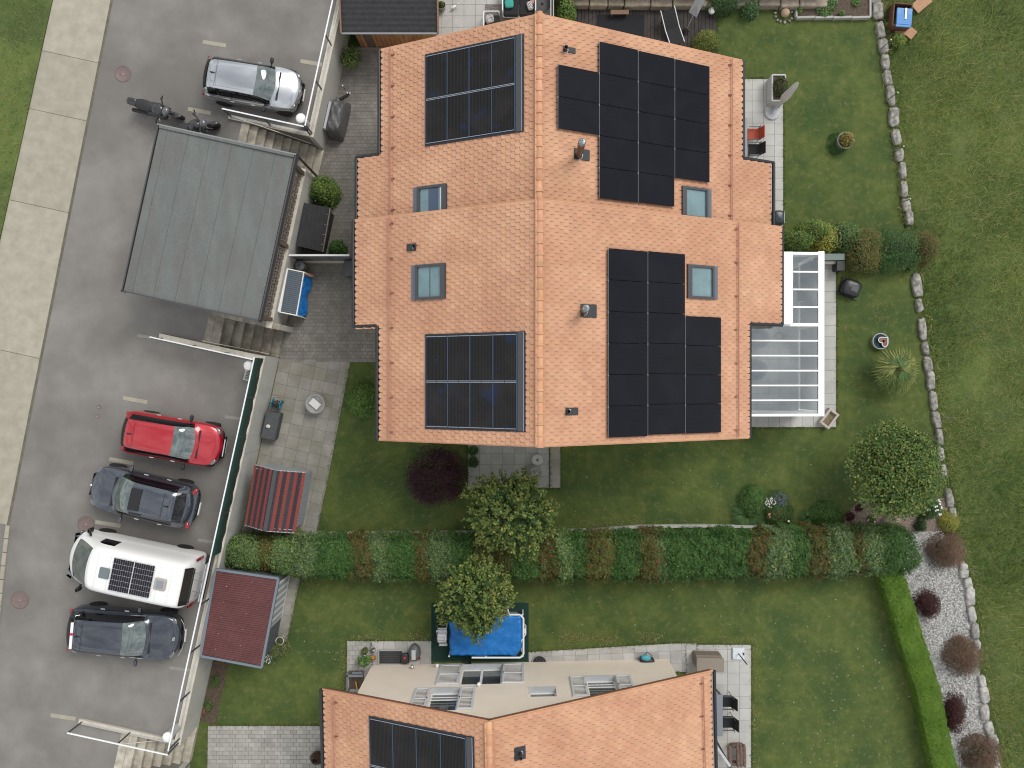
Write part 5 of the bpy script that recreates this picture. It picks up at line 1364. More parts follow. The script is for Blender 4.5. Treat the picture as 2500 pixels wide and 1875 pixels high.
o = shrub('perennial covered with white and violet flowers', 1895, 1226, .55, .55, [LG, LVG], 1100, .055, name='perennial', ry=.4); flowers(o, 1880, 1226, .22, .58, FW, 60, .035); flowers(o, 1907, 1219, .28, .6, FP, 70, .035)
o = shrub('dark rose bush with a single white bloom', 1905, 1258, .56, .6, [LG, LRO], 1300, .055, name='rose_bush', wts=[.7, .3]); flowers(o, 1927, 1273, .01, .6, FW, 1, .09, 'bloom'); flowers(o, 1880, 1257, .09, .6, FPK, 4, .06, 'bloom')
o = shrub('wide low green mound by the brown gravel', 2018, 1258, .58, .6, [LG, LG2], 2600, .055, name='perennial', ry=.46); flowers(o, 1958, 1282, .2, .4, FR, 8, .03, 'bloom')
o = shrub('white rose bush beside the rock edging', 2279, 1245, .42, .8, [LG, LTD], 1000, .06, name='rose_bush')
for x, y in ((2285, 1236), (2297, 1229), (2302, 1238), (2268, 1245), (2296, 1258), (2292, 1222), (2288, 1247)): flowers(o, x, y, .06, .85, FW, 3, .075, 'bloom')
shrub('small dark cone shrub with one white bloom', 2253, 1284, .2, .7, [LTD], 500, .05, name='cone_shrub', ry=.28)
o = shrub('sparse little plant with pale yellow blooms', 2130, 1268, .16, .3, [LG2], 160, .05, name='perennial', core=0)
for x, y in ((2134, 1262), (2136, 1273), (2119, 1270)): flowers(o, x, y, .03, .35, M('flower_cream', (.7, .66, .4), .6), 2, .06, 'bloom')
shrub('tiny dark red plant in brown gravel, far from the hedge', 2098, 1241, .15, .2, [LDR], 220, .05, core=0, name='small_plant'); shrub('tiny dark red plant in brown gravel, close to the hedge', 2077, 1262, .17, .22, [LDR], 260, .05, core=0, name='small_plant')
# palm
c = P(2194, 902, 1.1); c = Vector((c.x, c.y, 0)); o = thing('fan_palm', 'fan palm with drooping yellow green fronds on the lawn', 'palm', c)
MB().tube(c, c + Vector((0, 0, .95)), .1, .08, 10).build('trunk', BARK, o)
for i in range(17):
    a = i * 2.399; el = .15 + .75 * ((i * .37) % 1); hub = c + Vector((math.cos(a) * .52 * el, math.sin(a) * .52 * el, 1.25 - .3 * el)); out = []
    Ro = Matrix.Rotation(a, 3, 'Z') @ Matrix.Rotation(.1 + .5 * el, 3, 'Y')
    for j in range(22):
        b = -1.9 + 3.8 * j / 21; L = (.66 + .14 * math.cos(b)) * random.uniform(.85, 1.1); dv = Vector((math.cos(b), math.sin(b), 0)); sv = Vector((-math.sin(b), math.cos(b), 0)) * .026
        drop = Vector((0, 0, -.14 * random.random()))
        out.append([hub + Ro @ (dv * .05), hub + Ro @ (dv * L * .5 + sv), hub + Ro @ (dv * L + drop), hub + Ro @ (dv * L * .5 - sv)])
    np_mesh('frond', np.array([[list(v) for v in q] for q in out]), 4, [LPALM if i % 3 else LSP], o)
    MB().tube(c + Vector((0, 0, .9)), hub, .014, .01, 5).build('stalk', LPALM, o)

# grass: meadow tussocks and lawn tufts
def blades(name, pts, h0, h1, w, mats, wts, lean=.7, wind=None):
    n = len(pts); a = RNG.uniform(0, 6.28, n); hh = RNG.uniform(h0, h1, n)
    s = np.stack([-np.sin(a), np.cos(a), np.zeros(n)], -1) * (w * RNG.uniform(.6, 1.4, n))[:, None]
    ld = np.stack([np.cos(a), np.sin(a), np.zeros(n)], -1) * (lean * hh * RNG.uniform(.3, 1.4, n))[:, None]
    if wind is not None: ld += np.array(wind) * hh[:, None]
    tip = pts + ld; tip[:, 2] += hh
    tri = np.stack([pts - s, pts + s, tip], 1)
    return tag(np_mesh(name, tri, 3, mats, None, RNG.choice(len(mats), n, p=wts)), kind='stuff')
GA = LM('grass_a', (.112, .15, .03), (.162, .182, .048), .3); GB = LM('grass_b', (.06, .108, .022), (.085, .132, .03), .3); GC = LM('grass_straw', (.27, .245, .105), (.21, .195, .08), .25); GD = LM('grass_deep', (.03, .06, .016), (.042, .075, .02), .25)
LA = LM('turf_a', (.06, .088, .018), (.095, .115, .03), .3); LB_ = LM('turf_b', (.04, .07, .014), (.058, .088, .02), .3); LC_ = LM('turf_straw', (.15, .125, .05), (.12, .105, .042), .25)
ex = np.array([[v.x, v.y] for v in east]); order = np.argsort(ex[:, 1])
def edge_x(y): return np.interp(y, ex[order, 1], ex[order, 0])
n = 170000
y = RNG.uniform(-17.5, 17.5, n); x = RNG.uniform(0, 1, n) * 9.5 + edge_x(y) + .12
dens = (np.sin(x * 1.1 + 3 * np.sin(y * .45)) * np.sin(y * .9 + x * .3) + RNG.normal(0, .8, n)) > -1.0
x, y = x[dens], y[dens]; z = -.32 + .07 * np.sin(x * .9 + y * .35) + .06 * np.sin(y * 1.1 - x * .4) - .02
deep = (np.sin(x * .8 + y * .25) + np.sin(y * .55 - x * .4) + RNG.normal(0, .4, len(x))) > .55
pts = np.stack([x, y, z], -1)
tag(blades('meadow_grass', pts[~deep], .06, .24, .008, [GA, GB, GC], [.56, .29, .15], 1.5, (.5, .35, 0)), 'rough meadow grass beyond the rock edging', 'grass')
tag(blades('meadow_grass_deep', pts[deep], .08, .26, .009, [GD, GB, GA], [.4, .35, .25], 1.4, (.4, .35, 0)), 'lush dark meadow patches beyond the rock edging', 'grass')
n = 6000; s = RNG.uniform(-7, 18, n); t = RNG.uniform(-14, -10.85, n)
pts = np.array([list(S(a, b, ROAD_Z + .04)) for a, b in zip(s, t)])
tag(blades('verge_grass', pts, .06, .22, .010, [GA, GB, GC], [.4, .4, .2], .8), 'uneven grass on the roadside verge', 'grass')
PAVED = [o for o in bpy.data.objects if o.get('kind') == 'structure' and o.name in ('courtyard', 'slab_patio', 'gable_patio', 'border_slabs', 'east_terrace', 'conservatory_terrace', 'north_terrace', 'paver_corner', 'slab_path', 'garden_path', 'south_terrace', 'house_forecourt', 'shed_path', 'deck')]
polys = []
for o in PAVED:
    k = len(o.data.vertices) // 2; polys.append([(v.co.x, v.co.y) for v in o.data.vertices[k:]])
def inside(x, y, poly):
    r = np.zeros(len(x), bool); n = len(poly)
    for i in range(n):
        (x0, y0), (x1, y1) = poly[i], poly[(i + 1) % n]
        if y0 == y1: continue
        c_ = ((y0 > y) != (y1 > y)) & (x < (x1 - x0) * (y - y0) / (y1 - y0) + x0); r ^= c_
    return r
n = 150000; x = RNG.uniform(-13.5, 19, n); y = RNG.uniform(-16, 16, n)
keep = (x < edge_x(y) - .1) & ((x - WALL0.x) * ST.x + y * ST.y > .05)
for p in polys: keep &= ~inside(x, y, p)
keep &= ~((x > -5.2) & (x < 8.2) & (y > -1.6) & (y < 11))          # under the houses
GRAVEL_W = [P(*q)[:2] for q in ((2188, 1330), (2225, 1300), (2300, 1296), (2340, 1380), (2372, 1500), (2392, 1650), (2412, 1760), (2450, 1900), (2330, 1900), (2298, 1790), (2276, 1690), (2243, 1580), (2212, 1460))]
GRAVEL_B = [P(*q)[:2] for q in ((2062, 1285), (2062, 1262), (2090, 1228), (2120, 1215), (2200, 1225), (2310, 1215), (2318, 1290), (2222, 1304))]
for p in (GRAVEL_W, GRAVEL_B): keep &= ~inside(x, y, p)
x, y = x[keep], y[keep]
tag(blades('lawn_grass', np.stack([x, y, np.zeros(len(x)) - .005], -1), .015, .04, .010, [LA, LB_, LC_], [.5, .38, .12], 1.6), 'short mown grass of the gardens', 'grass')
# grass creeping over slab edges
ed = []
for p in polys:
    for i in range(len(p)):
        a, b = np.array(p[i]), np.array(p[(i + 1) % len(p)]); L = np.linalg.norm(b - a); k = int(L * 60); t = RNG.uniform(0, 1, k)
        nrm = np.array((b[1] - a[1], -(b[0] - a[0]))) / (L + 1e-9); q = a + (b - a) * t[:, None] + nrm * RNG.normal(.03, .03, k)[:, None]; ed.append(q)
ed = np.concatenate(ed); kk = (ed[:, 0] > -13) & ~((ed[:, 0] > -6) & (ed[:, 0] < 7.5) & (ed[:, 1] > -1.8) & (ed[:, 1] < 14)) & ((ed[:, 0] - WALL0.x) * ST.x + ed[:, 1] * ST.y > .25)
kk &= ~((ed[:, 1] > .5) & (ed[:, 0] < -4)); ed = ed[kk]
tag(blades('edge_grass', np.concatenate([ed, np.zeros((len(ed), 1))], 1), .04, .1, .011, [LA, LB_], [.6, .4], .8), 'grass fringe creeping over the slab edges', 'grass')
# dry, worn turf beside the paths
dp = []
for px0, py0, px1, py1, k in ((1330, 1545, 1620, 1572, 3200), (870, 1545, 1040, 1563, 1500), (835, 1570, 846, 1690, 900), (1690, 1555, 1840, 1572, 700), (1835, 1575, 1850, 1870, 1400), (1420, 1262, 1560, 1282, 900), (1395, 1088, 1450, 1110, 350), (740, 1395, 790, 1420, 500), (2125, 740, 2190, 790, 400)):
    u, v = RNG.random(k), RNG.random(k); a, b = P(px0, py0), P(px1, py1); dp.append(np.stack([a.x + (b.x - a.x) * u + RNG.normal(0, .12, k), a.y + (b.y - a.y) * v + RNG.normal(0, .1, k), np.full(k, -.004)], -1))
dp = np.concatenate(dp); kk = (np.sin(dp[:, 0] * 4) + np.sin(dp[:, 1] * 7 + dp[:, 0] * 2) + RNG.normal(0, .7, len(dp))) > -.3; dp = dp[kk]
tag(blades('dry_grass', dp, .012, .035, .013, [LC_, GC, LA], [.5, .25, .25], 1.8), 'dry straw coloured turf beside the garden paths', 'grass')
# fallen petals and daisies
n = 420; x = np.concatenate([RNG.normal(13, 1.6, 130), RNG.uniform(-9, 13, 110)]); y = np.concatenate([RNG.normal(-13.5, 1.8, 130), RNG.uniform(-12, -2.3, 110)])
kk = (x < edge_x(y) - 1.8)
for p in polys: kk &= ~inside(x, y, p)
x, y = x[kk], y[kk]
c = np.stack([x, y, np.full(len(x), .045)], -1)
tag(np_mesh('fallen_petals', leaf_quads(c, np.tile([0, 0, 1.0], (len(x), 1)), RNG.uniform(.02, .055, len(x)), .7, .3), 4, [M('petal', (.7, .68, .58), .7)]), 'pale petals scattered over the lawns', 'petals', kind='stuff')

# gravel
def gravel(name, poly, mat_sheet, mats, wts, n, size, lab):
    structure(MB().prism([(p[0], p[1]) for p in poly], -.05, .012), name + '_bed', mat_sheet)
    xs = np.array([p[0] for p in poly]); ys = np.array([p[1] for p in poly])
    x = RNG.uniform(xs.min(), xs.max(), n * 2); y = RNG.uniform(ys.min(), ys.max(), n * 2); k = inside(x, y, poly); x, y = x[k][:n], y[k][:n]
    c = np.stack([x, y, RNG.uniform(.018, .035, len(x))], -1)
    q = leaf_quads(c, np.tile([0, 0, 1.0], (len(x), 1)), size * RNG.uniform(.6, 1.4, len(x)), .75, .35)
    tag(np_mesh(name, q, 4, mats, None, RNG.choice(len(mats), len(x), p=wts)), lab, 'gravel', kind='stuff')
GW1 = M('pebble_white', (.58, .575, .56), .8, island=.25); GW2 = M('pebble_grey', (.26, .257, .25), .8, island=.35); GW3 = M('pebble_dark', (.09, .088, .085), .8)
GB1 = M('pebble_brown', (.27, .2, .16), .85, island=.3); GB2 = M('pebble_rose', (.38, .3, .25), .85, island=.25)
gravel('white_gravel', GRAVEL_W, M('gravel_sheet', (.24, .235, .225), .9, (.36, .355, .34), scale=20, bump=.5, bscale=60), [GW1, GW2, GW3], [.6, .27, .13], 22000, .055, 'white and grey gravel between box hedge and rock edging')
gravel('brown_gravel', GRAVEL_B, M('gravel_sheet_brown', (.17, .13, .105), .9, (.24, .185, .15), scale=20, bump=.5, bscale=60), [GB1, GB2, GW2], [.5, .38, .12], 9000, .04, 'brown bark and gravel around the garden tree')
# long rock edging: each stone its own piece
re_ = thing('rock_edging', 'row of rough limestone blocks edging the gardens against the meadow', 'rock wall', P(2250, 900, 0))
stones = [(2136, -20, 30, 60), (2144, 25, 26, 46), (2150, 72, 22, 42), (2157, 112, 22, 38), (2162, 150, 22, 40), (2168, 190, 20, 40), (2175, 232, 22, 52), (2183, 285, 24, 50), (2189, 335, 22, 40), (2196, 378, 20, 34), (2205, 415, 18, 44), (2207, 462, 16, 42), (2213, 500, 20, 32), (2221, 532, 20, 40),
          (2239, 696, 22, 60), (2245, 746, 18, 34), (2253, 803, 20, 56), (2260, 850, 19, 34), (2266, 890, 19, 40), (2273, 928, 18, 48), (2280, 978, 19, 50), (2287, 1024, 18, 44), (2294, 1067, 18, 42), (2297, 1108, 17, 36), (2303, 1150, 16, 40), (2318, 1216, 18, 46), (2326, 1252, 17, 30),
          (2353, 1393, 22, 40), (2363, 1423, 24, 26), (2369, 1455, 24, 48), (2373, 1500, 23, 42), (2381, 1542, 23, 40), (2386, 1575, 20, 26), (2398, 1664, 20, 30), (2404, 1697, 22, 40), (2405, 1740, 26, 40), (2416, 1778, 24, 34), (2424, 1808, 26, 30)]
for i, (px, py, w, l) in enumerate(stones):
    c = P(px, py, .1); k = (H - .1) / F
    MB().blob((c.x, c.y, .0), (w * k * random.uniform(.85, 1.12), l * k * 1.0, .36), i, .13, 14, 8, rz=.12 + random.uniform(-.1, .1), flat=1).build('stone', STONE_W if i < 27 else STONE, re_)
n = 5200; y = RNG.uniform(-16, 16, n); sgn = RNG.choice([-1, 1], n); x = edge_x(y) + .14 + sgn * RNG.normal(.15, .05, n)
gap = ~((y > 4.4) & (y < 6.3)) & ~((y < -6.2) & (sgn < 0)); x, y = x[gap], y[gap]
tag(blades('rock_edge_grass', np.stack([x, y, np.full(len(x), -.02)], -1), .1, .26, .012, [GA, GB, GC, GD], [.35, .3, .2, .15], .9), 'grass and weeds growing over the foot of the rock edging', 'grass')
FP_ = 'fence posts along the rock edging'
for x0, y0, x1, y1, w in ((2152, 118.6, 2175.4, 99, 0), (2168, 244, 2191, 229, 0), (2182, 372, 2205, 357, 0), (2197.5, 496.6, 2221, 485, 0)):
    a = P(x0, y0, .15); o = thing('fence_post', 'thin dark fence post with white tip on the rock edging', 'post', a, group=FP_)
    MB().tube(a, a + Vector((0, 0, .85)), .016, .016, 6).build('rod', DGREY, o); MB().blob(a + Vector((0, 0, .87)), (.06, .06, .07), 1, .05, 8, 5).build('tip', WHITE, o)
for lab, x0, y0, x1, y1 in (('grey stick leaning into the meadow by the fan palm', 2298, 1020, 2330, 1021), ('grey stick leaning into the meadow by the first barberry', 2357, 1388, 2395, 1400), ('thin grey stick leaning into the meadow by the middle barberry', 2408, 1590, 2437, 1598), ('grey stick leaning into the meadow by the last barberry', 2435, 1765, 2470, 1783)):
    a, b = P(x0, y0, .1), P(x1, y1, .75); o = thing('leaning_stake', lab, 'stake', a); MB().tube(a, b, .022, .018, 6).build('rod', M('grey_stick', (.2, .19, .17), .9), o)
a = P(2166, 1251, 0); o = thing('wooden_post', 'pale stripped wooden post in the brown gravel', 'post', a)
MB().tube(a, a + Vector((.05, -.18, .85)), .075, .07, 12).build('shaft', M('pale_wood', (.4, .36, .25), .8, (.48, .43, .31), scale=6, bump=.2, bscale=20), o)
# ------------------------------------------------------------------ sheds, furniture and garden things
def pbox(m, px0, py0, px1, py1, z0, z1, b=.02):
    a, c = P(px0, py0, z1), P(px1, py1, z1); m.bbox(((a.x + c.x) / 2, (a.y + c.y) / 2, (z0 + z1) / 2), (abs(c.x - a.x), abs(a.y - c.y), z1 - z0), b); return m
def at(px, py, z, zt=None):
    """foot of an upright thing whose top, at height z, shows at the pixel"""
    c = P(px, py, z); return Vector((c.x, c.y, zt or 0.0))
def pot(lab, px, py, r, h, mat, plant=None, n=250, pr=None, ph=.4, size=.06, name='flower_pot', zz=0, soil=True, square=False):
    c = at(px, py, h); o = thing(name, lab, 'plant pot', c)
    MB().lathe([(r * .72, 0), (r * .95, h * .9), (r, h * .9), (r, h), (r * .88, h), (r * .84, h - .06), (.001, h - .06)], c, 18).build('pot', mat, o)
    if soil: MB().lathe([(r * .84, h - .07), (r * .84, h - .035), (.001, h - .03)], c, 14).build('soil', SOIL, o)
    if plant: leaves('foliage', o, c + Vector((0, 0, h - .03)), (pr or r, pr or r, ph), n, size, plant, k=14, lump=.4)
    return o
TERRA = M('terracotta', (.3, .13, .075), .8); POTG = M('pot_grey', (.26, .26, .25), .8, (.34, .34, .33), scale=6); POTW = M('pot_white', (.66, .64, .6), .7); BLUE_T = M('blue_tarp', (.008, .13, .42), .38, (.012, .19, .55), scale=4, bump=.5, bscale=9)
RATTAN = M('wicker_brown', (.17, .14, .115), .85, (.23, .195, .165), scale=40, bump=.5, bscale=60); CUSH = M('cushion_black', (.016, .017, .019), .9)
FELT_B = M('black_felt', (.020, .020, .024), .85, (.032, .031, .035), scale=6, speck=(.06, .06, .06), speck_scale=50, speck_amt=.3)

# shed with black corrugated roof at the top of the courtyard
o = thing('garden_shed', 'orange timber shed with black corrugated bitumen roof', 'shed', P(950, 90, 0))
m = MB(); n = 26; vs, fs = [], []
A_, B_ = P(835, 80, 2.15), P(1068, 80, 2.15); L = B_.x - A_.x
for j in range(n + 1):
    y = A_.y + 2.6 * j / n; z = 2.15 + .5 * j / n + (.018 if j % 2 else 0)
    vs += [(A_.x, y, z), (B_.x, y, z), (A_.x, y, z - .03), (B_.x, y, z - .03)]
for j in range(n): k = j * 4; fs += [(k, k + 1, k + 5, k + 4), (k + 2, k + 6, k + 7, k + 3)]
m.add(vs, fs).build('roof', FELT_B, o)
MB().beam((A_.x - .05, A_.y - .02, 2.12), (B_.x + .03, A_.y - .02, 2.12), .04, .1).build('fascia', M('zinc', (.3, .31, .33), .5), o)
for x in (A_.x - .03, B_.x + .03): MB().beam((x, A_.y - .02, 2.16), (x, A_.y + 2.6, 2.68), .06, .12).build('barge_board', M('barge_wood', (.22, .12, .08), .7), o)
yw = P(900, 113, 0).y
for i in range(17): MB().box((A_.x + .3 + i * .185 + .09, yw, 1.0), (.175, .03, 2.0)).build('plank', WOOD_O, o)
MB().box(((A_.x + B_.x) / 2, yw + 1.2, 1.0), (L - .5, 2.2, 1.95)).build('core_wall', WOOD_B, o)
for x in (A_.x + .55, A_.x + 1.0): MB().box((x, yw - .03, 1.0), (.1, .06, 2.0)).build('post', WOOD_O, o)
MB().box((A_.x + .78, yw - .012, .95), (.36, .02, 1.85)).build('door', WOOD_B, o)
pot('pale pot with leafy green plant at the head of the courtyard', 857, 141, .2, .45, POTG, [LG2, LY, LG], 700, .5, .7, .085, name='potted_plant')
# kick scooter
c = at(834, 228, .5); o = thing('kick_scooter', 'small kick scooter with pink trim parked on the courtyard', 'scooter', c, .55)
PINK = M('scooter_pink', (.45, .18, .3), .5)
MB().bbox((0, 0, .09), (.5, .1, .03), .01).build('deck', BLACK, o, world=False); MB().tube((.24, 0, .1), (.2, 0, .68), .016, .016, 8).build('stem', PINK, o, world=False)
MB().tube((.2, -.19, .68), (.2, .19, .68), .014, .014, 8).build('handlebar', BLACK, o, world=False)
for sg in (-1, 1): MB().tube((.2, sg * .13, .68), (.2, sg * .2, .68), .02, .02, 8).build('grip', WHITE, o, world=False)
for x in (.27, -.27): m = MB(); m.T = Matrix.Translation((x, 0, .06)) @ Matrix.Rotation(math.pi / 2, 4, 'X'); m.lathe([(.06, -.015), (.06, .015)], (0, 0, 0), 14).build('wheel', WHITE, o, world=False)
# covered barbecue
c = P(824, 288, .55); o = thing('covered_barbecue', 'barbecue under a wrinkled grey cover against the retaining wall', 'barbecue', (c.x, c.y, 0), STREET)
GC_ = M('grey_cover', (.075, .077, .08), .42, (.11, .112, .115), scale=6, bump=.8, bscale=7)
m = MB(); vs, fs = [], []; nx, ny = 14, 26
for j in range(ny + 1):
    for i in range(nx + 1):
        u, v = i / nx * 2 - 1, j / ny * 2 - 1
        x = math.copysign(abs(u) ** .7, u) * .32 * (1 - .15 * abs(v) ** 3); y = math.copysign(abs(v) ** .8, v) * .78
        e = max(abs(u), abs(v)); z = .95 * (1 - e ** 7) + .05 * math.sin(7 * u + 3 * v) * math.sin(9 * v + 2 * u) * (1 - e ** 6) - .3 * max(0, v) * (1 - e ** 7) * .35 + .02
        vs.append((x, y, z))
for j in range(ny):
    for i in range(nx): k = j * (nx + 1) + i; fs.append((k, k + 1, k + nx + 2, k + nx + 1))
m.add(vs, fs, True).build('cover', GC_, o, world=False)
MB().bbox((-.31, -.08, .82), (.1, 1.1, .3), .02).build('side_shelf', M('pale_panel', (.45, .47, .5), .5), o, world=False)
MB().box((0, 0, .3), (.4, 1.2, .5)).build('frame', BLACK, o, world=False)

# log box with black lid beside the wall
a, b, c_, d_ = P(742, 495, 1.25), P(804, 507, 1.0), P(786, 614.7, 1.0), P(724, 600, 1.25)
o = thing('log_box', 'dark timber log box with sloping black corrugated lid', 'log box', P(762, 556, 0))
m = MB(); n = 12; q = []
for i in range(n + 1):
    t = i / n; p0, p1 = a.lerp(b, t), d_.lerp(c_, t); dz = Vector((0, 0, .015 if i % 2 else 0)); q += [p0 + dz, p1 + dz]
m.add(q + [v - Vector((0, 0, .04)) for v in q], [(2 * i, 2 * i + 1, 2 * i + 3, 2 * i + 2) for i in range(n)] + [(26 + 2 * i, 26 + 2 * i + 2, 26 + 2 * i + 3, 26 + 2 * i + 1) for i in range(n)]).build('lid', FELT_B, o)
mid = (a + b + c_ + d_) / 4
MB().bbox((mid.x, mid.y, .5), (.85, 1.6, 1.0), .02, STREET).build('body', M('dark_boards', (.04, .03, .025), .8), o)
MB().beam(b + Vector((.03, 0, -.06)), c_ + Vector((.03, 0, -.06)), .03, .12).build('edge_board', WOOD_G, o)
for i in range(4): p = b.lerp(c_, .15 + .23 * i); MB().box(p + Vector((-.05, 0, .03)), (.1, .012, .012)).build('clip', STEEL, o)
# partition between the two courtyards
a, b = P(712, 638, 0), P(872, 638, 0); o = thing('partition_fence', 'grey partition with white top rail between the courtyards', 'fence', (a + b) / 2)
MB().box(((a.x + b.x) / 2, a.y, .12), (b.x - a.x, .16, .26)).build('base_stone', CONC_CREAM, o)
for i in range(6):
    w = (b.x - a.x) / 6; MB().box((a.x + w * (i + .5), a.y, .92), (w - .012, .035, 1.36)).build('panel', M('partition_panel', (.15, .155, .165), .6), o)
MB().box(((a.x + b.x) / 2, a.y, 1.63), (b.x - a.x + .04, .07, .05)).build('top_rail', STEEL_W, o)
for i in range(4): MB().box((a.x + .04 + i * (b.x - a.x - .08) / 3, a.y, .8), (.05, .05, 1.6)).build('post', DGREY, o)
# galvanised bin
c = at(730.7, 648, .75); o = thing('metal_bin', 'round galvanised bin with lid beside the retaining wall', 'bin', c)
MB().lathe([(.17, 0), (.19, .7)], c, 20).build('drum', STEEL, o); MB().lathe([(.205, .7), (.205, .73), (.15, .75), (.001, .76)], c, 20).build('lid', M('bin_lid', (.3, .32, .33), .5, metal=.5), o); MB().beam(c + Vector((-.05, -.02, .785)), c + Vector((.05, .02, .785)), .02, .02).build('handle', DGREY, o)
# wood store with slatted blue grey roof in a white frame
q = [P(699.6, 656, 1.5), P(742, 664.7, 1.35), P(724, 770, 1.35), P(681, 761, 1.5)]
o = thing('wood_store', 'wood store with slatted blue grey roof in a white frame', 'wood store', (q[0] + q[2]) / 2 - Vector((0, 0, 1.42)))
n = 21; SL = M('slat_blue_grey', (.085, .115, .145), .45)
for i in range(n):
    t0, t1 = .02 + .96 * i / n, .02 + .96 * (i + .82) / n
    p = [q[0].lerp(q[3], t0), q[1].lerp(q[2], t0), q[1].lerp(q[2], t1), q[0].lerp(q[3], t1)]
    MB().add(p + [v - Vector((0, 0, .02)) for v in p], [(3, 2, 1, 0), (4, 5, 6, 7), (0, 1, 5, 4), (2, 3, 7, 6)]).build('slat', SL, o)
MB().add([v - Vector((0, 0, .03)) for v in q], [(3, 2, 1, 0)]).build('backing', BLACK, o)
for i, w in ((0, .04), (1, .04), (2, .04)): MB().beam(q[i], q[i + 1], w, .06).build('frame', WHITE, o)
MB().beam(q[3], q[0], .13, .06).build('frame', WHITE, o)
for v in q: MB().tube((v.x, v.y, 0), v - Vector((0, 0, .03)), .03, .03, 6).build('leg', WHITE, o)
mid = (q[0] + q[2]) / 2
for i in range(5): MB().bbox((mid.x - .1, mid.y, .12 + i * .2), (.5, 1.5, .17), .03, STREET).build('log_layer', WOOD_O, o)
# blue tarpaulin over logs
o = thing('blue_tarpaulin', 'crumpled bright blue tarpaulin beside the wood store', 'tarpaulin', P(745, 720, 0))
m = MB(); nx, ny = 10, 34; vs, fs = [], []
e0 = [P(735, 672, .85), P(722, 772, .85)]; e1 = [P(763, 678, .15), P(748, 772, .15)]
rg = np.random.default_rng(5); nz = rg.normal(0, 1, (ny + 1, nx + 1)); nz = (nz + np.roll(nz, 1, 0) + np.roll(nz, 1, 1)) / 3
for j in range(ny + 1):
    for i in range(nx + 1):
        u, v = i / nx, j / ny; p = e0[0].lerp(e0[1], v).lerp(e1[0].lerp(e1[1], v), u)
        z = .85 - .62 * u ** 1.6 + nz[j, i] * .05 + .04 * math.sin(v * 25 + u * 6); vs.append((p.x + nz[j, i] * .02 + .05 * math.sin(v * 9), p.y, max(.02, z)))
for j in range(ny):
    for i in range(nx): k = j * (nx + 1) + i; fs.append((k, k + nx + 1, k + nx + 2, k + 1))
m.add(vs, fs, True).build('sheet', BLUE_T, o)
o = thing('timber_offcuts', 'orange timber offcuts sticking out behind the blue tarpaulin', 'timber', P(752, 668, 0))
for i in range(3): c = P(748 + i * 3, 667 + i * 3, .5); MB().box((c.x, c.y, .42 + .04 * i), (.4, .07, .05), -.2 + .03 * i).build('plank', WOOD_O, o)
c = P(856, 655, .8); o = thing('storage_box', 'dark grey storage box under the eaves behind the partition', 'box', (c.x, c.y, 0)); m = MB(); m.bbox((c.x, c.y, .38), (.5, .6, .74), .02).build('body', DGREY, o); MB().bbox((c.x, c.y, .78), (.54, .64, .06), .02).build('lid', M('box_lid', (.075, .078, .088), .5), o)

# slab patio: hose reel, storage chest, fire table, shingled shed
c = at(675, 986, .3); o = thing('hose_reel', 'blue and black garden hose reel on the slab patio', 'hose reel', c, STREET)
m = MB(); m.T = Matrix.Translation((0, 0, .28)) @ Matrix.Rotation(math.pi / 2, 4, 'Y')
for r in (.09, .115, .14): m.ring((0, 0, -.1 + (r - .09) * 2), r, .02, 18, 6); m.ring((0, 0, .05 + (r - .09)), r, .02, 18, 6)
m.build('hose', M('hose_dark', (.06, .07, .07), .6), o, world=False)
for x in (-.17, .17): m = MB(); m.T = Matrix.Translation((x, 0, .28)) @ Matrix.Rotation(math.pi / 2, 4, 'Y'); m.lathe([(.2, -.012), (.2, .012)], (0, 0, 0), 18).build('disc', M('reel_blue', (.04, .25, .32), .5), o, world=False)
MB().path([(-.2, -.16, 0), (-.2, 0, .48), (.2, 0, .48), (.2, .16, 0)], .015, 6).build('frame', BLACK, o, world=False)
MB().path([(-.25, -.2, .03), (-.33, .05, .03), (-.2, .25, .03), (.1, .27, .03), (-.05, -.3, .03)], .013, 6).build('loose_hose', M('hose_pale', (.4, .33, .25), .6), o, world=False)
c = P(660, 1039, .55); o = thing('storage_chest', 'long dark grey storage chest with a white stone on top', 'chest', (c.x, c.y, 0), STREET)
MB().bbox((0, 0, .24), (.54, 1.08, .48), .02).build('body', M('chest_grey', (.05, .053, .06), .55), o, world=False); MB().bbox((-.0, 0, .52), (.57, 1.12, .07), .03).build('lid', M('chest_lid', (.062, .066, .074), .5, (.08, .083, .09), scale=6), o, world=False)
c = P(654, 1041, .6); tag(MB().blob((c.x, c.y, .6), (.2, .16, .12), 4, .2).build('white_stone', M('stone_white', (.6, .58, .55), .7)), 'white stone lying on the dark storage chest', 'stone')
c = at(769, 986, .55); o = thing('fire_table', 'round concrete fire bowl on the slab patio', 'fire bowl', c)
MB().lathe([(.26, 0), (.36, .5), (.39, .5), (.39, .56), (.34, .56), (.33, .52), (.001, .51)], c, 28).build('bowl', POTG, o)
tag(MB().bbox(c + Vector((0, 0, .575)), (.42, .29, .025), .008, -.7).build('cover_board', M('board_white', (.62, .61, .59), .6)), 'white board laid across the round fire bowl', 'board')
NWc, RN, NE, SW, RS_, SE = P(622.8, 1135, 1.6), P(673, 1148.3, 2.05), P(745.3, 1153.6, 1.55), P(597.7, 1281.8, 1.6), P(647.3, 1296.5, 2.05), P(720, 1301, 1.55)
o = thing('shingled_shed', 'small grey shed with red and black striped shingle roof', 'shed', P(665, 1220, 0))
RSH = M('shingle_red', (.17, .035, .03), .9, (.22, .05, .042), scale=20, island=.12, bump=.3, bscale=80); BSH = M('shingle_black', (.022, .022, .027), .9, (.035, .035, .042), scale=20, island=.2, bump=.3, bscale=80)
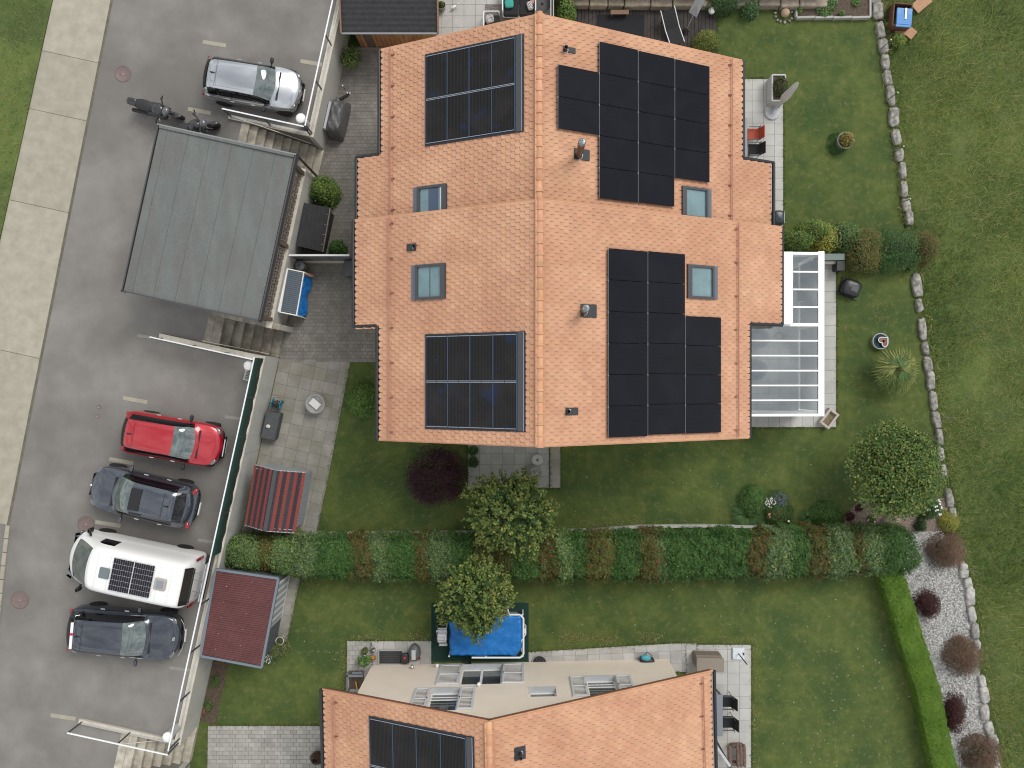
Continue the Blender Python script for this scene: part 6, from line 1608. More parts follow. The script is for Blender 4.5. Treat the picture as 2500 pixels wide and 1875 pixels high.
for (t0, t1, b0, b1) in ((RN, RS_, NWc, SW), (RN, RS_, NE, SE)):
    rows = 8
    up = (t1 - t0).cross(b0 - t0).normalized(); up = up if up.z > 0 else -up
    MB().add([t0 - up * .03, t1 - up * .03, b1 - up * .03, b0 - up * .03], [(0, 1, 2, 3)]).build('roof_board', BSH, o)
    for r in range(rows):
        f0, f1 = r / rows, (r + 1.18) / rows; f1 = min(f1, 1.02); k = 20; pts = [t0.lerp(b0, f0) + up * .004, t1.lerp(b1, f0) + up * .004]; edge = []
        for i in range(k * 4 + 1):
            t = 1 - i / (k * 4); ph = (i / 4 + (.5 if r % 2 else 0)) % 1; f = f1 - .5 / rows * .36 * (abs(ph - .5) * 2) ** 3
            edge.append(t0.lerp(b0, f).lerp(t1.lerp(b1, f), t) + up * .02)
        top2 = pts + edge; m = MB(); m.add(top2, [tuple(range(len(top2)))])
        m.build('shingle_row', RSH if r % 2 else BSH, o)
MB().beam(RN + Vector((0, 0, .03)), RS_ + Vector((0, 0, .03)), .15, .03).build('ridge_cap', M('ridge_strip', (.06, .06, .066), .8), o)
WS = M('shed_wall', (.27, .31, .33), .7, (.31, .35, .37), scale=6)
def inn(v, k, z): c0 = (NWc + SE) / 2; return Vector((v.x + (c0.x - v.x) * k, v.y + (c0.y - v.y) * k, z))
cs = [inn(NWc, .1, 0), inn(NE, .1, 0), inn(SE, .1, 0), inn(SW, .1, 0)]
for i in range(4):
    p, r = cs[i], cs[(i + 1) % 4]; nb = 9
    for j in range(nb):
        a, b = p.lerp(r, j / nb), p.lerp(r, (j + 1) / nb); d = (b - a); MB().beam(a.lerp(b, .03) + Vector((0, 0, .01)), a.lerp(b, .03) + Vector((0, 0, 1.5)), .02, .02).add([], []) if False else None
        tw = 1.52 if i in (1, 3) else 1.56 + .38 * (1 - abs((j + .5) / nb - .43) / .57)
        MB().beam((a + b) / 2 + Vector((0, 0, .0)), (a + b) / 2 + Vector((0, 0, tw)), d.length * .97, .025, up=Vector((-d.y, d.x, 0))).build('plank', WS, o)
for (p, r) in ((NWc, RN), (RN, NE), (SW, RS_), (RS_, SE)): MB().beam(p + Vector((0, 0, -.03)), r + Vector((0, 0, -.03)), .03, .08).build('barge_board', M('barge_pale', (.36, .38, .39), .6), o)
o = thing('timber_pile', 'weathered timber leaning below the striped shed eaves', 'timber', P(602, 1303, 0))
for i in range(4): c = P(596 + i * 7, 1300 + i * 1.2, .2); MB().box((c.x, c.y - .05, .2 + .02 * i), (.09, .5, .05), .25).build('plank', WOOD_G, o)

# shed with wine red corrugated roof beside the hedge
q = [P(527, 1390, 2.3), P(680, 1412, 2.15), P(639, 1629, 2.15), P(490.5, 1601, 2.3)]
o = thing('metal_shed', 'grey shed with wine red corrugated roof and white door', 'shed', P(600, 1510, 0))
WR = M('corrugated_red', (.085, .022, .022), .6, (.115, .034, .033), scale=1.4, speck=(.17, .07, .06), speck_scale=14, speck_amt=.3)
for k, (f0, f1) in enumerate(((0.02, .345), (.345, .67), (.67, .98))):
    m = MB(); n = 52; vs, fs = [], []
    for i in range(n + 1):
        t = f0 + (f1 - f0) * i / n; z = Vector((0, 0, .022 * math.sin(i * math.pi / 2.0) + .012 * k))
        vs += [q[0].lerp(q[3], t).lerp(q[1].lerp(q[2], t), .02) + z, q[0].lerp(q[3], t).lerp(q[1].lerp(q[2], t), .98) + z]
    m.add(vs, [(2 * i, 2 * i + 2, 2 * i + 3, 2 * i + 1) for i in range(n)], True).build('roof_sheet', WR, o)
m = MB(); m.add([v - Vector((0, 0, .05)) for v in q], [(3, 2, 1, 0)]).build('roof_board', WOOD_B, o)
GUT = M('gutter_grey', (.17, .2, .235), .5, metal=.3)
for i in range(4): MB().beam(q[i] + Vector((0, 0, -.02)), q[(i + 1) % 4] + Vector((0, 0, -.02)), .09, .12).build('gutter', GUT, o)
cm = (q[0] + q[2]) / 2
ins = [Vector((v.x + (cm.x - v.x) * .1, v.y + (cm.y - v.y) * .09, 0)) for v in q]
m = MB(); m.add(ins + [v + Vector((0, 0, 2.1)) for v in ins], [(4, 5, 1, 0), (5, 6, 2, 1), (6, 7, 3, 2), (7, 4, 0, 3)]).build('wall', M('shed_anthracite', (.075, .085, .1), .6, (.09, .10, .115), scale=4), o)
e = (ins[2] - ins[1]); eu = e.normalized(); en = Vector((-eu.y, eu.x, 0)); en = en if en.x > 0 else -en
dm = ins[1] + eu * 1.05 + en * .03
dr_ = MB().beam(dm + Vector((0, 0, .05)), dm + Vector((0, 0, 1.95)), 1.75, .04, up=en).build('door', M('door_white', (.68, .69, .69), .5), o)
for i in range(6): p = dm + eu * (-.72 + .29 * i) + en * .03; MB().beam(p + Vector((0, 0, .3 if i % 3 != 9 else .2)), p + Vector((0, 0, 1.75)), .17, .015, up=en).build('door_pane', M('pane_grey', (.3, .33, .35), .3), dr_, world=False).location = -o.location
for rr in (.02, .35, .68): pass
for i in range(10): p = q[0].lerp(q[3], .08 + .09 * i).lerp(q[1].lerp(q[2], .08 + .09 * i), .22 if i % 2 else .6); MB().blob(p + Vector((0, 0, .05)), (.035, .035, .025), i, .05, 6, 4).build('screw_cap', STEEL, o)
pot('white round pot with dark soil beside the red roofed shed', 682.5, 1565, .17, .35, POTW, [LRO, LG], 90, .12, .12, .05)
shrub('pale olive shrub growing by the red roofed shed door', 674, 1590, .42, .8, [LVG, LRO, LY], 1300, .05, wts=[.4, .4, .2], lump=.4)
o = shrub('small plant with white blossoms at the shed corner', 654, 1608, .2, .3, [LVG], 200, .05, name='perennial', core=0); flowers(o, 654, 1608, .2, .32, FW, 30, .04)
# rose bed under the retaining wall
bed = [tuple(S(-9.9, .03)[:2]), tuple(S(-9.9, .62)[:2]), tuple(S(-14.1, .66)[:2]), tuple(S(-14.1, .03)[:2])]
structure(MB().prism(bed, -.05, .03), 'planting_bed', SOIL)
for i, (s_, lab) in enumerate(((-10.3, 'leafy rose bush in the wall bed right below the red roofed shed'), (-11.3, 'low rose bush with red blooms in the upper wall bed'), (-12.4, 'sparse rose bush in the middle of the wall bed'), (-13.4, 'rose bush with red bloom at the lower end of the wall bed'))):
    v = S(s_, .28); o = thing('rose_bush', lab, 'rose bush', v); leaves('foliage', o, v, (.27, .34, .42), 420, .055, [LG, LG2, LRO], [.5, .3, .2], k=12, lump=.5)
    m = MB()
    for j in range(5): m.tube(v, v + Vector((random.uniform(-.2, .2), random.uniform(-.25, .25), .4)), .008, .005, 5)
    m.build('stems', BARK, o)
    if i != 2:
        for j in range(2): MB().blob(v + Vector((random.uniform(-.15, .2), random.uniform(-.2, .2), .42)), (.075, .075, .06), j, .2, 8, 5).build('bloom', FR, o)

# border wall north of the hedge
o = thing('border_wall', 'thin concrete border running along the mixed hedge', 'border', P(1400, 1300, 0))
bp = [P(x, y, .28) for x, y in ((640, 1306), (900, 1303), (1200, 1301), (1440, 1296), (1560, 1287), (1700, 1285), (1950, 1288), (2090, 1290))]
for a, b in zip(bp[:-1], bp[1:]): MB().beam(Vector((a.x, a.y, .12)), Vector((b.x, b.y, .12)), .11, .28).build('segment', CONC_WALL, o)

# pool on green mat
GM = M('green_mat', (.005, .028, .020), .95, (.008, .038, .028), scale=9, bump=.3, bscale=60)
tag(pbox(MB(), 1053, 1472, 1290.5, 1615, -.02, .03, .005).build('green_mat', GM), 'dark green artificial turf mat under the covered pool', 'mat')
o = thing('covered_pool', 'frame pool under a taut bright blue cover', 'pool', P(1184, 1558, .03))
x0, x1 = P(1096, 1500, .75).x, P(1276, 1500, .75).x; y1, y0 = P(1100, 1502, .75).y, P(1100, 1604, .75).y
m = MB(); nx, ny = 44, 26; vs, fs = [], []
for j in range(ny + 1):
    for i in range(nx + 1):
        u, v = i / nx, j / ny; x = x0 + (x1 - x0) * u; y = y0 + (y1 - y0) * v
        cx, cy = abs(u - .5) * 2, abs(v - .5) * 2
        a = math.atan2(v - .5, u - .5); rr = max(cx, cy)
        z = .74 - .03 * (1 - rr ** 2) + .014 * rr * math.sin(a * 34) + .008 * math.sin(18 * v + 7 * u)
        if rr > .93: z -= .2 * ((rr - .93) / .07) ** 1.3; 
        if u > .78 and v < .22: x -= (u - .78) * (.22 - v) * 5.0
        vs.append((x + (.02 * math.sin(14 * v) if cx > .97 else 0), y + (.03 * math.sin(11 * u) if cy > .97 else 0), z))
for j in range(ny):
    for i in range(nx): k = j * (nx + 1) + i; fs.append((k, k + 1, k + nx + 2, k + nx + 1))
m.add(vs, fs, True).build('cover', BLUE_T, o)
MB().bbox(((x0 + x1) / 2, (y0 + y1) / 2, .33), (x1 - x0 - .12, y1 - y0 - .12, .62), .2).build('basin', M('pool_liner', (.25, .3, .34), .6), o)
WP = M('white_tube', (.74, .75, .76), .35)
MB().path([(x0 + .9, y0 - .05, .68), (x1 - .1, y0 - .05, .68), (x1 + .03, y0 + .08, .68), (x1 + .03, y1 - .15, .68), (x1 - .1, y1, .68), (x0 + .1, y1, .68)], .04, 8).build('top_tube', WP, o)
for x, y in ((x0, y0), (x1, y0), (x1, y1), (x0, y1), ((x0 + x1) / 2, y0 - .03), ((x0 + x1) / 2, y1)): MB().tube((x, y, .03), (x, y, .68), .035, .035, 8).build('leg', WP, o)
# pool ladder
c = at(1079, 1558, .6); o = thing('pool_ladder', 'white pool ladder with steps beside the blue cover', 'ladder', c)
for y in (-.42, .32):
    pass
for sx in (-.17, .17): MB().path([c + Vector((sx, -.45, .03)), c + Vector((sx, .0, .95)), c + Vector((sx, .25, .95)), c + Vector((sx, .42, .05))], .022, 8).build('rail', WP if sx > 0 else BLACK, o)
for k, (y, z) in enumerate(((-.42, .1), (-.1, .66), (.05, .8), (.2, .9), (.34, .55))): MB().bbox(c + Vector((0, y, z)), (.36, .11, .04), .02).build('step', WP, o)
MB().bbox(c + Vector((0, .16, .75)), (.42, .42, .05), .08).build('seat_plate', M('plate_white', (.6, .62, .64), .5), o)
c = at(1280, 1550, .5); o = thing('pool_ladder', 'white bent tube steps hooked over the east rim of the pool', 'ladder', c)
MB().path([c + Vector((-.12, -.42, .5)), c + Vector((-.1, -.15, .7)), c + Vector((.06, .05, .55)), c + Vector((.06, .28, .2)), c + Vector((-.03, .34, .05))], .022, 8).build('rail', WP, o)
MB().bbox(c + Vector((.0, .15, .5)), (.13, .22, .04), .02).build('step', WP, o)
MB().path([c + Vector((-.12, -.8, .05)), c + Vector((-.1, -.42, .45))], .03, 8).build('rail', WP, o)
c = at(1237, 1487, .7); o = thing('filter_pump', 'small grey filter pump behind the pool', 'pump', c); MB().lathe([(.1, .03), (.12, .4), (.06, .5), (.001, .5)], c, 12).build('housing', POTG, o); MB().tube(c + Vector((0, 0, .3)), c + Vector((.1, -.25, .6)), .03, .03, 8).build('hose', WP, o)

# things along the shuttered gable
def yard_grate(lab, px0, py0, px1, py1):
    a, b = P(px0, py0, .03), P(px1, py1, .03); o = thing('light_well', lab, 'light well', ((a.x + b.x) / 2, (a.y + b.y) / 2, 0)); w, d = b.x - a.x, a.y - b.y; cx, cy = (a.x + b.x) / 2, (a.y + b.y) / 2
    for (x, y, sx, sy) in ((cx, a.y, w, .07), (cx, b.y, w, .07), (a.x, cy, .07, d), (b.x, cy, .07, d)): MB().box((x, y, .03), (sx, sy, .05 + (.004 if sx < sy else 0))).build('frame', M('well_frame', (.3, .3, .29), .6), o)
    MB().box((cx, cy, .02), (w, d, .01)).build('pit', M('pit_dark', (.02, .02, .022), .9), o)
    n = 26
    for i in range(n): MB().box((a.x + w * (i + .5) / n, cy, .04), (.012, d, .015)).build('grate_bar', M('grate_steel', (.1, .105, .11), .5, metal=.4), o)
    for i in range(8): MB().box((cx, b.y + d * (i + .5) / 8, .036), (w, .01, .012)).build('grate_bar', MATS['grate_steel'], o)
    return o
yard_grate('rectangular light well under a dark steel grate by the gable', 924, 1587, 985, 1622)
def mower(lab, px, py, rz, sc=1.0, red=True, name='robot_mower'):
    c = at(px, py, .2); o = thing(name, lab, 'robot mower', (c.x, c.y, 0), rz); o.scale = (sc,) * 3
    MB().blob((0, 0, .16), (.62, .42, .24), 3, .03, 18, 8, flat=1).build('shell', BLACKP, o, world=False)
    MB().bbox((.05, 0, .285), (.14, .12, .03), .02).build('control_lid', M('mower_red', (.5, .03, .03), .5) if red else M('mower_grey', (.12, .12, .13), .4), o, world=False)
    for y in (-.2, .2): m = MB(); m.T = Matrix.Translation((-.18, y, .11)) @ Matrix.Rotation(math.pi / 2, 4, 'X'); m.lathe([(.11, -.03), (.11, .03)], (0, 0, 0), 16).build('wheel', TYRE, o, world=False)
    return o
mower('black robot mower with red button on the light well edge', 988, 1609, math.radians(90), .72)
c = at(1011, 1596, .4); o = thing('mower_garage', 'grey dome shaped robot mower garage by the gable', 'mower garage', (c.x, c.y, 0))
MB().blob((0, 0, .22), (.5, .72, .4), 5, .03, 16, 9, flat=0).build('hood', M('garage_grey', (.09, .095, .1), .5), o, world=False); MB().bbox((-.02, -.05, .415), (.17, .4, .03), .06).build('stripe', M('garage_pale', (.42, .44, .46), .5), o, world=False); MB().bbox((.2, -.22, .25), (.05, .14, .14), .02).build('badge', MATS['mower_red'], o, world=False)
pot('small dark pot with leafy plant at the paver corner', 890, 1590, .13, .25, BLACKP, [LG2, LRO], 200, .17, .2, .06); pot('tiny violet pot with white flowers', 911, 1588, .085, .2, M('pot_violet', (.12, .11, .2), .6), [FW, LG], 60, .07, .08, .04)
pot('large pale pot with sprawling green plant at the paver corner', 889, 1612, .19, .4, POTW, [LG2, LG], 260, .3, .3, .1); pot('orange and yellow flowers in a small pot by the gable', 911.5, 1607, .08, .2, TERRA, [FYE, FR, LG2], 120, .12, .14, .05)
a = P(866, 1668, .4); o = thing('cellar_stair', 'narrow cellar pit framed by grey metal beside the gable', 'cellar pit', (a.x, a.y, 0))
MB().box((a.x, a.y, .02), (.6, .75, .012)).build('pit', SOIL, o)
for dx, dy, sx, sy in ((0, .3, .68, .09), (-.3, 0, .05, .8), (.1, .42, .4, .05)): MB().box((a.x + dx, a.y + dy, .4), (sx, sy, .07)).build('rail', GUT, o)
for dx, dy in ((-.3, .35), (-.3, -.38), (.3, .33)): MB().box((a.x + dx, a.y + dy, .2), (.05, .05, .4)).build('post', GUT, o)
MB().box((a.x - .0, a.y - .2, .06), (.05, .3, .05), .2).build('tool', M('tool_orange', (.5, .25, .05), .6), o)
# half round light well
c = P(1316.5, 1618, .05); o = thing('half_round_light_well', 'half round light well with grate in the garden path', 'light well', (c.x, c.y, 0)); m = MB(); k = 14; R_ = .29
m.add([(R_ * math.cos(math.pi * i / k) + c.x, R_ * math.sin(math.pi * i / k) + c.y, .03) for i in range(k + 1)], [tuple(range(k + 1))]).build('pit', MATS['pit_dark'], o)
MB().path([(c.x + R_ * math.cos(math.pi * i / k), c.y + R_ * math.sin(math.pi * i / k), .045) for i in range(k + 1)], .025, 6).build('rim', MATS['well_frame'], o)
for i in range(9): x = -.24 + .06 * i; MB().box((c.x + x, c.y + math.sqrt(max(0, R_ ** 2 - x * x)) / 2, .045), (.012, math.sqrt(max(.001, R_ ** 2 - x * x)), .012)).build('grate_bar', MATS['grate_steel'], o)
c = at(1143, 1619, .3); o = thing('bucket', 'small dark bucket between pool and gable', 'bucket', c); MB().lathe([(.1, 0), (.13, .26), (.12, .26), (.1, .05), (.001, .04)], c, 14).build('tub', BLACKP, o); MB().ring(c + Vector((0, 0, .26)), .13, .008, 14, 5).build('rim', DGREY, o)
c = at(1582, 1612, .4); o = thing('hose_box', 'black hose box with turquoise drum at the gable corner', 'hose box', (c.x, c.y, 0), -.12)
MB().blob((0, -.08, .2), (.6, .3, .38), 3, .04, 14, 8, flat=1).build('case', BLACKP, o, world=False); MB().lathe([(.16, .3), (.17, .36), (.1, .4), (.001, .4)], (-.08, .06, 0), 16, 1.2, .7).build('drum', M('hose_turquoise', (.05, .33, .42), .5), o, world=False)
MB().path([(-.2, .1, .3), (-.05, .3, .3), (.12, .2, .36), (.25, -.02, .36)], .013, 6).build('hose', BLACK, o, world=False)
c = P(1733, 1624, .7); o = thing('wicker_chest', 'brown wicker cushion chest on the south terrace', 'chest', (c.x, c.y, 0), -.03)
MB().bbox((-.02, .1, .3), (1.06, .5, .6), .03).build('body', RATTAN, o, world=False); MB().bbox((.02, 0, .66), (1.1, .56, .08), .03).build('lid', M('lid_taupe', (.24, .2, .165), .7), o, world=False)
for sg in (-1, 1): m = MB(); m.T = Matrix.Translation((sg * .54, .02, .45)) @ Matrix.Rotation(math.pi / 2, 4, 'Y'); m.ring((0, 0, 0), .07, .01, 12, 5).build('handle', STEEL_W, o, world=False)
c = P(1803, 1596, .1); o = thing('parasol_stand', 'square white parasol base with bare black pole', 'parasol base', (c.x, c.y, 0)); MB().bbox((0, 0, .06), (.48, .48, .1), .02).build('slab', M('marble', (.52, .56, .6), .5, (.66, .7, .74), scale=9), o, world=False); MB().tube((0, 0, .1), (0, 0, 1.35), .022, .022, 8).build('pole', BLACK, o, world=False); MB().bbox((.2, .0, .12), (.05, .1, .06), .01).build('wheel', BLACK, o, world=False)
# dining group on the south terrace
def chair(lab, px, py, rz, seat=CUSH, frame=None, group=None, back=.42):
    c = at(px, py, .6); o = thing('garden_chair', lab, 'chair', (c.x, c.y, 0), rz, group); fr = frame or DGREY
    MB().bbox((0, 0, .43), (.46, .46, .03), .02).build('seat', seat, o, world=False)
    MB().box((-.27, 0, .68), (.03, .46, back), R=Matrix.Rotation(-.28, 3, 'Y')).build('backrest', seat, o, world=False)
    for x in (-.2, .2):
        for y in (-.23, .23): MB().tube((x, y, .02), (x * .95, y, .43 if x > 0 else .85), .013, .013, 6).build('leg', fr, o, world=False)
    for y in (-.25, .25): MB().beam((-.24, y, .62), (.22, y, .62), .035, .02).build('armrest', fr, o, world=False)
    return o
c = P(1757, 1747, .75); o = thing('garden_table', 'long grey garden table partly under the south house eaves', 'table', (c.x, c.y, 0))
MB().bbox((-.3, 0, .73), (.85, 1.65, .035), .01).build('tabletop', M('table_grey', (.2, .22, .25), .4), o, world=False)
for x in (-.65, .05):
    for y in (-.75, .75): MB().box((x, y, .36), (.05, .05, .72)).build('leg', DGREY, o, world=False)
chair('black mesh garden chair at the end of the long grey table', 1776, 1716, math.pi, group='chairs at the long grey table'); chair('black mesh garden chair beside the cantilever parasol foot', 1779, 1767, math.pi, group='chairs at the long grey table')
c = P(1800, 1848, .5); o = thing('rustic_bench', 'rustic brown log bench on the south terrace', 'bench', (c.x, c.y, 0), .03)
LOG = M('log_brown', (.10, .06, .045), .85, (.2, .14, .11), scale=9, lo=.4, hi=.6, bump=.8, bscale=25, stretch=(1, 6, 1))
for i in range(3): MB().blob((.04 + i * .13, 0, .42 + .01 * i), (.15, .92, .12), i, .06, 10, 8, flat=1).build('seat_log', LOG, o, world=False)
MB().blob((-.3, .02, .5), (.16, .95, .14), 8, .06, 10, 8, flat=1).build('back_log', LOG, o, world=False)
for y in (-.36, .36): MB().blob((.05, y, .25), (.6, .14, .32), 5, .08, 10, 6, flat=1).build('leg', LOG, o, world=False)
a, b = P(1752, 1826, 2.4), P(1784, 1872, 2.4); o = thing('cantilever_parasol', 'white metal arm of a folded cantilever parasol by the south eaves', 'parasol', (b.x, b.y, 0)); MB().beam(P(1752, 1826, 1.9), P(1783, 1871, 2.2), .09, .06).build('arm', M('arm_white', (.55, .57, .6), .4), o); v = P(1783, 1871, 2.2); MB().tube((v.x, v.y, 0), (v.x, v.y, 2.2), .04, .04, 8).build('mast', DGREY, o)
c = at(770, 1857, .5); o = thing('clay_jar', 'dark brown bulbous clay jar at the south house eaves', 'jar', c); MB().lathe([(.14, 0), (.24, .15), (.27, .32), (.18, .48), (.13, .52), (.15, .55), (.11, .55), (.1, .45), (.001, .4)], c, 18).build('body', M('jar_brown', (.05, .025, .018), .35), o); MB().ring(c + Vector((0, 0, .55)), .13, .02, 16, 6).build('rim', MATS['jar_brown'], o)

# gable patio: millstones
c = P(1311.6, 1123, .15); o = thing('millstone', 'pale round millstone with dark centre hole on the gable patio', 'millstone', (c.x, c.y, 0)); MB().lathe([(.235, 0), (.235, .13), (.2, .15), (.04, .155), (.035, .1), (.001, .1)], c * 1 - Vector((0, 0, .15)), 26).build('stone', M('mill_pale', (.33, .33, .32), .9, (.46, .46, .45), scale=20), o); MB().lathe([(.036, .12), (.001, .121)], c - Vector((0, 0, .15)), 12, close=False).build('hole', BLACK, o)
c = P(1308.5, 1152, .2); o = thing('stone_bowl', 'round stone bowl filled with grey gravel on the gable patio', 'bowl', (c.x, c.y, 0)); b0 = c - Vector((0, 0, .2)); MB().lathe([(.2, 0), (.25, .18), (.25, .21), (.22, .21), (.21, .15), (.001, .15)], b0, 24).build('bowl', POTG, o)
n = 260; a = RNG.uniform(0, 6.28, n); r = .2 * np.sqrt(RNG.uniform(0, 1, n)); cc = np.stack([b0.x + r * np.cos(a), b0.y + r * np.sin(a), np.full(n, .175)], -1)
tag(np_mesh('pebbles', leaf_quads(cc, np.tile([0, 0, 1.0], (n, 1)), np.full(n, .03), .8, .3), 4, [GW1, GW2, GW3], o, RNG.choice(3, n, p=[.45, .4, .15])), kind='stuff')

# ------------------------------------------------------------------ conservatory
WF = M('frame_white', (.85, .85, .85), .35)
def glass_mat(name, tint, mix):
    m = bpy.data.materials.new(name); m.use_nodes = True; N, L = m.node_tree.nodes, m.node_tree.links
    for x in list(N):
        if x.type == 'BSDF_PRINCIPLED': N.remove(x)
    out = N['Material Output']; tr = N.new('ShaderNodeBsdfTransparent'); tr.inputs[0].default_value = lin(tint); gl = N.new('ShaderNodeBsdfGlossy'); gl.inputs['Roughness'].default_value = .03; gl.inputs[0].default_value = (.9, .95, .95, 1)
    fr = N.new('ShaderNodeFresnel'); fr.inputs[0].default_value = 1.5; ad = N.new('ShaderNodeMath'); ad.operation = 'ADD'; ad.inputs[1].default_value = mix; L.new(fr.outputs[0], ad.inputs[0])
    mx = N.new('ShaderNodeMixShader'); L.new(ad.outputs[0], mx.inputs[0]); L.new(tr.outputs[0], mx.inputs[1]); L.new(gl.outputs[0], mx.inputs[2]); L.new(mx.outputs[0], out.inputs[0]); return m
GLZ = glass_mat('roof_glazing', (.97, .99, .99), .30); GLW = glass_mat('wall_glazing', (.93, .97, .96), .03)
cv = thing('conservatory', 'white framed glass conservatory on the terrace beside the house', 'conservatory', P(1960, 820, 0))
zE = 2.35; kx = .06
def cz(x): return zE + (xe - x) * kx
xe = P(2008, 700, zE).x; xi = P(1999, 700, zE).x
xa1 = P(1908, 700, 2.45).x - .25; xb1 = P(1931, 700, 2.45).x; xa2 = P(1828, 900, 2.6).x - .3
yT = P(1960, 617, 2.4).y; yM = P(1960, 793, 2.4).y; yB = P(1960, 1013, 2.4).y
MB().box(((xi + xe) / 2, (yT + yB) / 2, zE + .02), (xe - xi + .09, yT - yB + .1, .12)).build('gutter_beam', WF, cv)
MB().box(((xa1 + xb1) / 2, (yT + yM) / 2, 2.62), (xb1 - xa1, yT - yM, .1)).build('wall_plate', WF, cv)
def bar(y, xa, w, nm='rafter', h=.09): MB().beam((xa, y, cz(xa) + .02), (xi + .02, y, cz(xi) + .02), w, h).build(nm, WF, cv)
for py, w in ((619, .1), (664, .06), (707, .06), (750, .06), (793, .12)): bar(P(1960, py, 2.4).y, xb1 - .02 if py < 790 else xa1, w)
for py in (832, 868.5, 905, 941, 977): bar(P(1960, py, 2.42).y, xa2, .058)
bar(yB, xa2, .1)
def pane(y0, y1, xa): MB().add([(xa, y0, cz(xa) + .012), (xi, y0, cz(xi) + .012), (xi, y1, cz(xi) + .012), (xa, y1, cz(xa) + .012)], [(0, 1, 2, 3)]).build('roof_pane', GLZ, cv)
ysN = [P(1960, p, 2.4).y for p in (619, 664, 707, 750, 793)]; ysS = [P(1960, 793, 2.42).y] + [P(1960, p, 2.42).y for p in (832, 868.5, 905, 941, 977)] + [yB]
for a, b in zip(ysN[:-1], ysN[1:]): pane(b + .035, a - .035, xb1 - .03)
for a, b in zip(ysS[:-1], ysS[1:]): pane(b + .032, a - .032, xa2)
for y in (yT - .04, yM, (yM + yB) / 2, yB + .05): MB().box((xe - .12, y, zE / 2), (.09, .09, zE)).build('post', WF, cv)
MB().box((xe - .12, (yT + yB) / 2, .05), (.08, yT - yB - .1, .08)).build('sill_rail', WF, cv)
for a, b in ((yT - .1, yM), (yM, (yM + yB) / 2), ((yM + yB) / 2, yB + .1)): MB().box((xe - .12, (a + b) / 2, 1.2), (.015, abs(a - b) - .1, 2.2)).build('wall_pane', GLW, cv)
MB().box(((xa2 + xe) / 2 + .2, yB + .05, .05), (xe - xa2 - .8, .08, .08)).build('sill_rail', WF, cv); MB().box(((xa2 + xe) / 2 + .1, yB + .05, 1.2), (xe - xa2 - .5, .015, 2.2)).build('wall_pane', GLW, cv)
MB().beam((xa2 + .3, yB + .1, 2.2), (xe - .2, yB + .1, 2.2), .06, .1).build('head_rail', WF, cv); MB().beam((xa1 + .3, yT - .1, 2.25), (xe - .2, yT - .1, 2.25), .05, .08).build('head_rail', WF, cv)
MB().box(((xb1 + xe) / 2 - .2, yT - .05, 1.1), (xe - xb1 - .1, .03, 2.1)).build('end_wall', M('end_wall_grey', (.45, .5, .5), .6), cv)
MB().beam((xe - .25, yT - .2, 2.0), (xe - 1.0, yT - .55, .3), .05, .05).build('brace', WF, cv)
# furniture under glass
c = P(1933, 726, .75); o = thing('dining_table', 'pale marble topped table inside the conservatory', 'table', (c.x, c.y, 0)); MB().bbox((-.2, 0, .73), (.8, .85, .04), .02).build('tabletop', M('marble_top', (.42, .46, .45), .4, (.58, .62, .60), scale=6), o, world=False)
for x in (-.5, .1):
    for y in (-.35, .35): MB().box((x, y, .35), (.05, .05, .7)).build('leg', WP, o, world=False)
chair('slate grey chair drawn up to the marble table', 1966, 721, math.pi, M('chair_slate', (.085, .105, .13), .6), WP); chair('slate chair half hidden behind the wall plate, north of the marble table', 1921, 676, -1.4, MATS['chair_slate'], WP)
def armchair(lab, px, py, rz):
    c = at(px, py, .5); o = thing('armchair', lab, 'armchair', (c.x, c.y, 0), rz, 'grey lounge armchairs in the conservatory'); AG = M('armchair_grey', (.10, .13, .15), .75, (.13, .16, .18), scale=4)
    m = MB(); k = 16; vs, fs = [], []
    for i in range(k + 1):
        a = -2.2 + 4.4 * i / k
        for r, z in ((.34, .12), (.42, .5 + .18 * math.cos(a)), (.35, .5 + .18 * math.cos(a)), (.28, .3)): vs.append((r * math.cos(a), r * math.sin(a) * .95, z))
    for i in range(k):
        for j in range(3): q = i * 4 + j; fs.append((q, q + 4, q + 5, q + 1))
    m.add(vs, fs, True).build('shell', AG, o, world=False); MB().blob((-.03, 0, .3), (.62, .56, .2), 3, .02, 14, 7, flat=1).build('seat', M('armchair_seat', (.075, .095, .115), .8), o, world=False)
    for x in (-.2, .2):
        for y in (-.18, .18): MB().tube((x, y, 0), (x * .8, y * .8, .2), .018, .02, 6).build('leg', BLACK, o, world=False)
armchair('grey lounge armchair beside the small round side table', 1852, 826, .1); armchair('grey lounge armchair on the open side, away from the side table', 1846, 903, .25)
c = P(1904, 820, .45); o = thing('side_table', 'small round grey side table inside the conservatory', 'side table', (c.x, c.y, 0)); MB().lathe([(.12, 0), (.16, .4), (.17, .42), (.001, .43)], (0, 0, 0), 16).build('drum', M('side_grey', (.2, .19, .18), .7), o, world=False); MB().ring((0, 0, .43), .15, .012, 16, 5).build('rim', DGREY, o, world=False)
c = P(1921, 825, .3); tag(MB().blob((c.x, c.y, .15), (.2, .22, .3), 3, .2).build('basket', M('basket_pale', (.5, .47, .42), .8, (.2, .18, .16), scale=25)), 'pale woven basket beside the small round side table', 'basket')

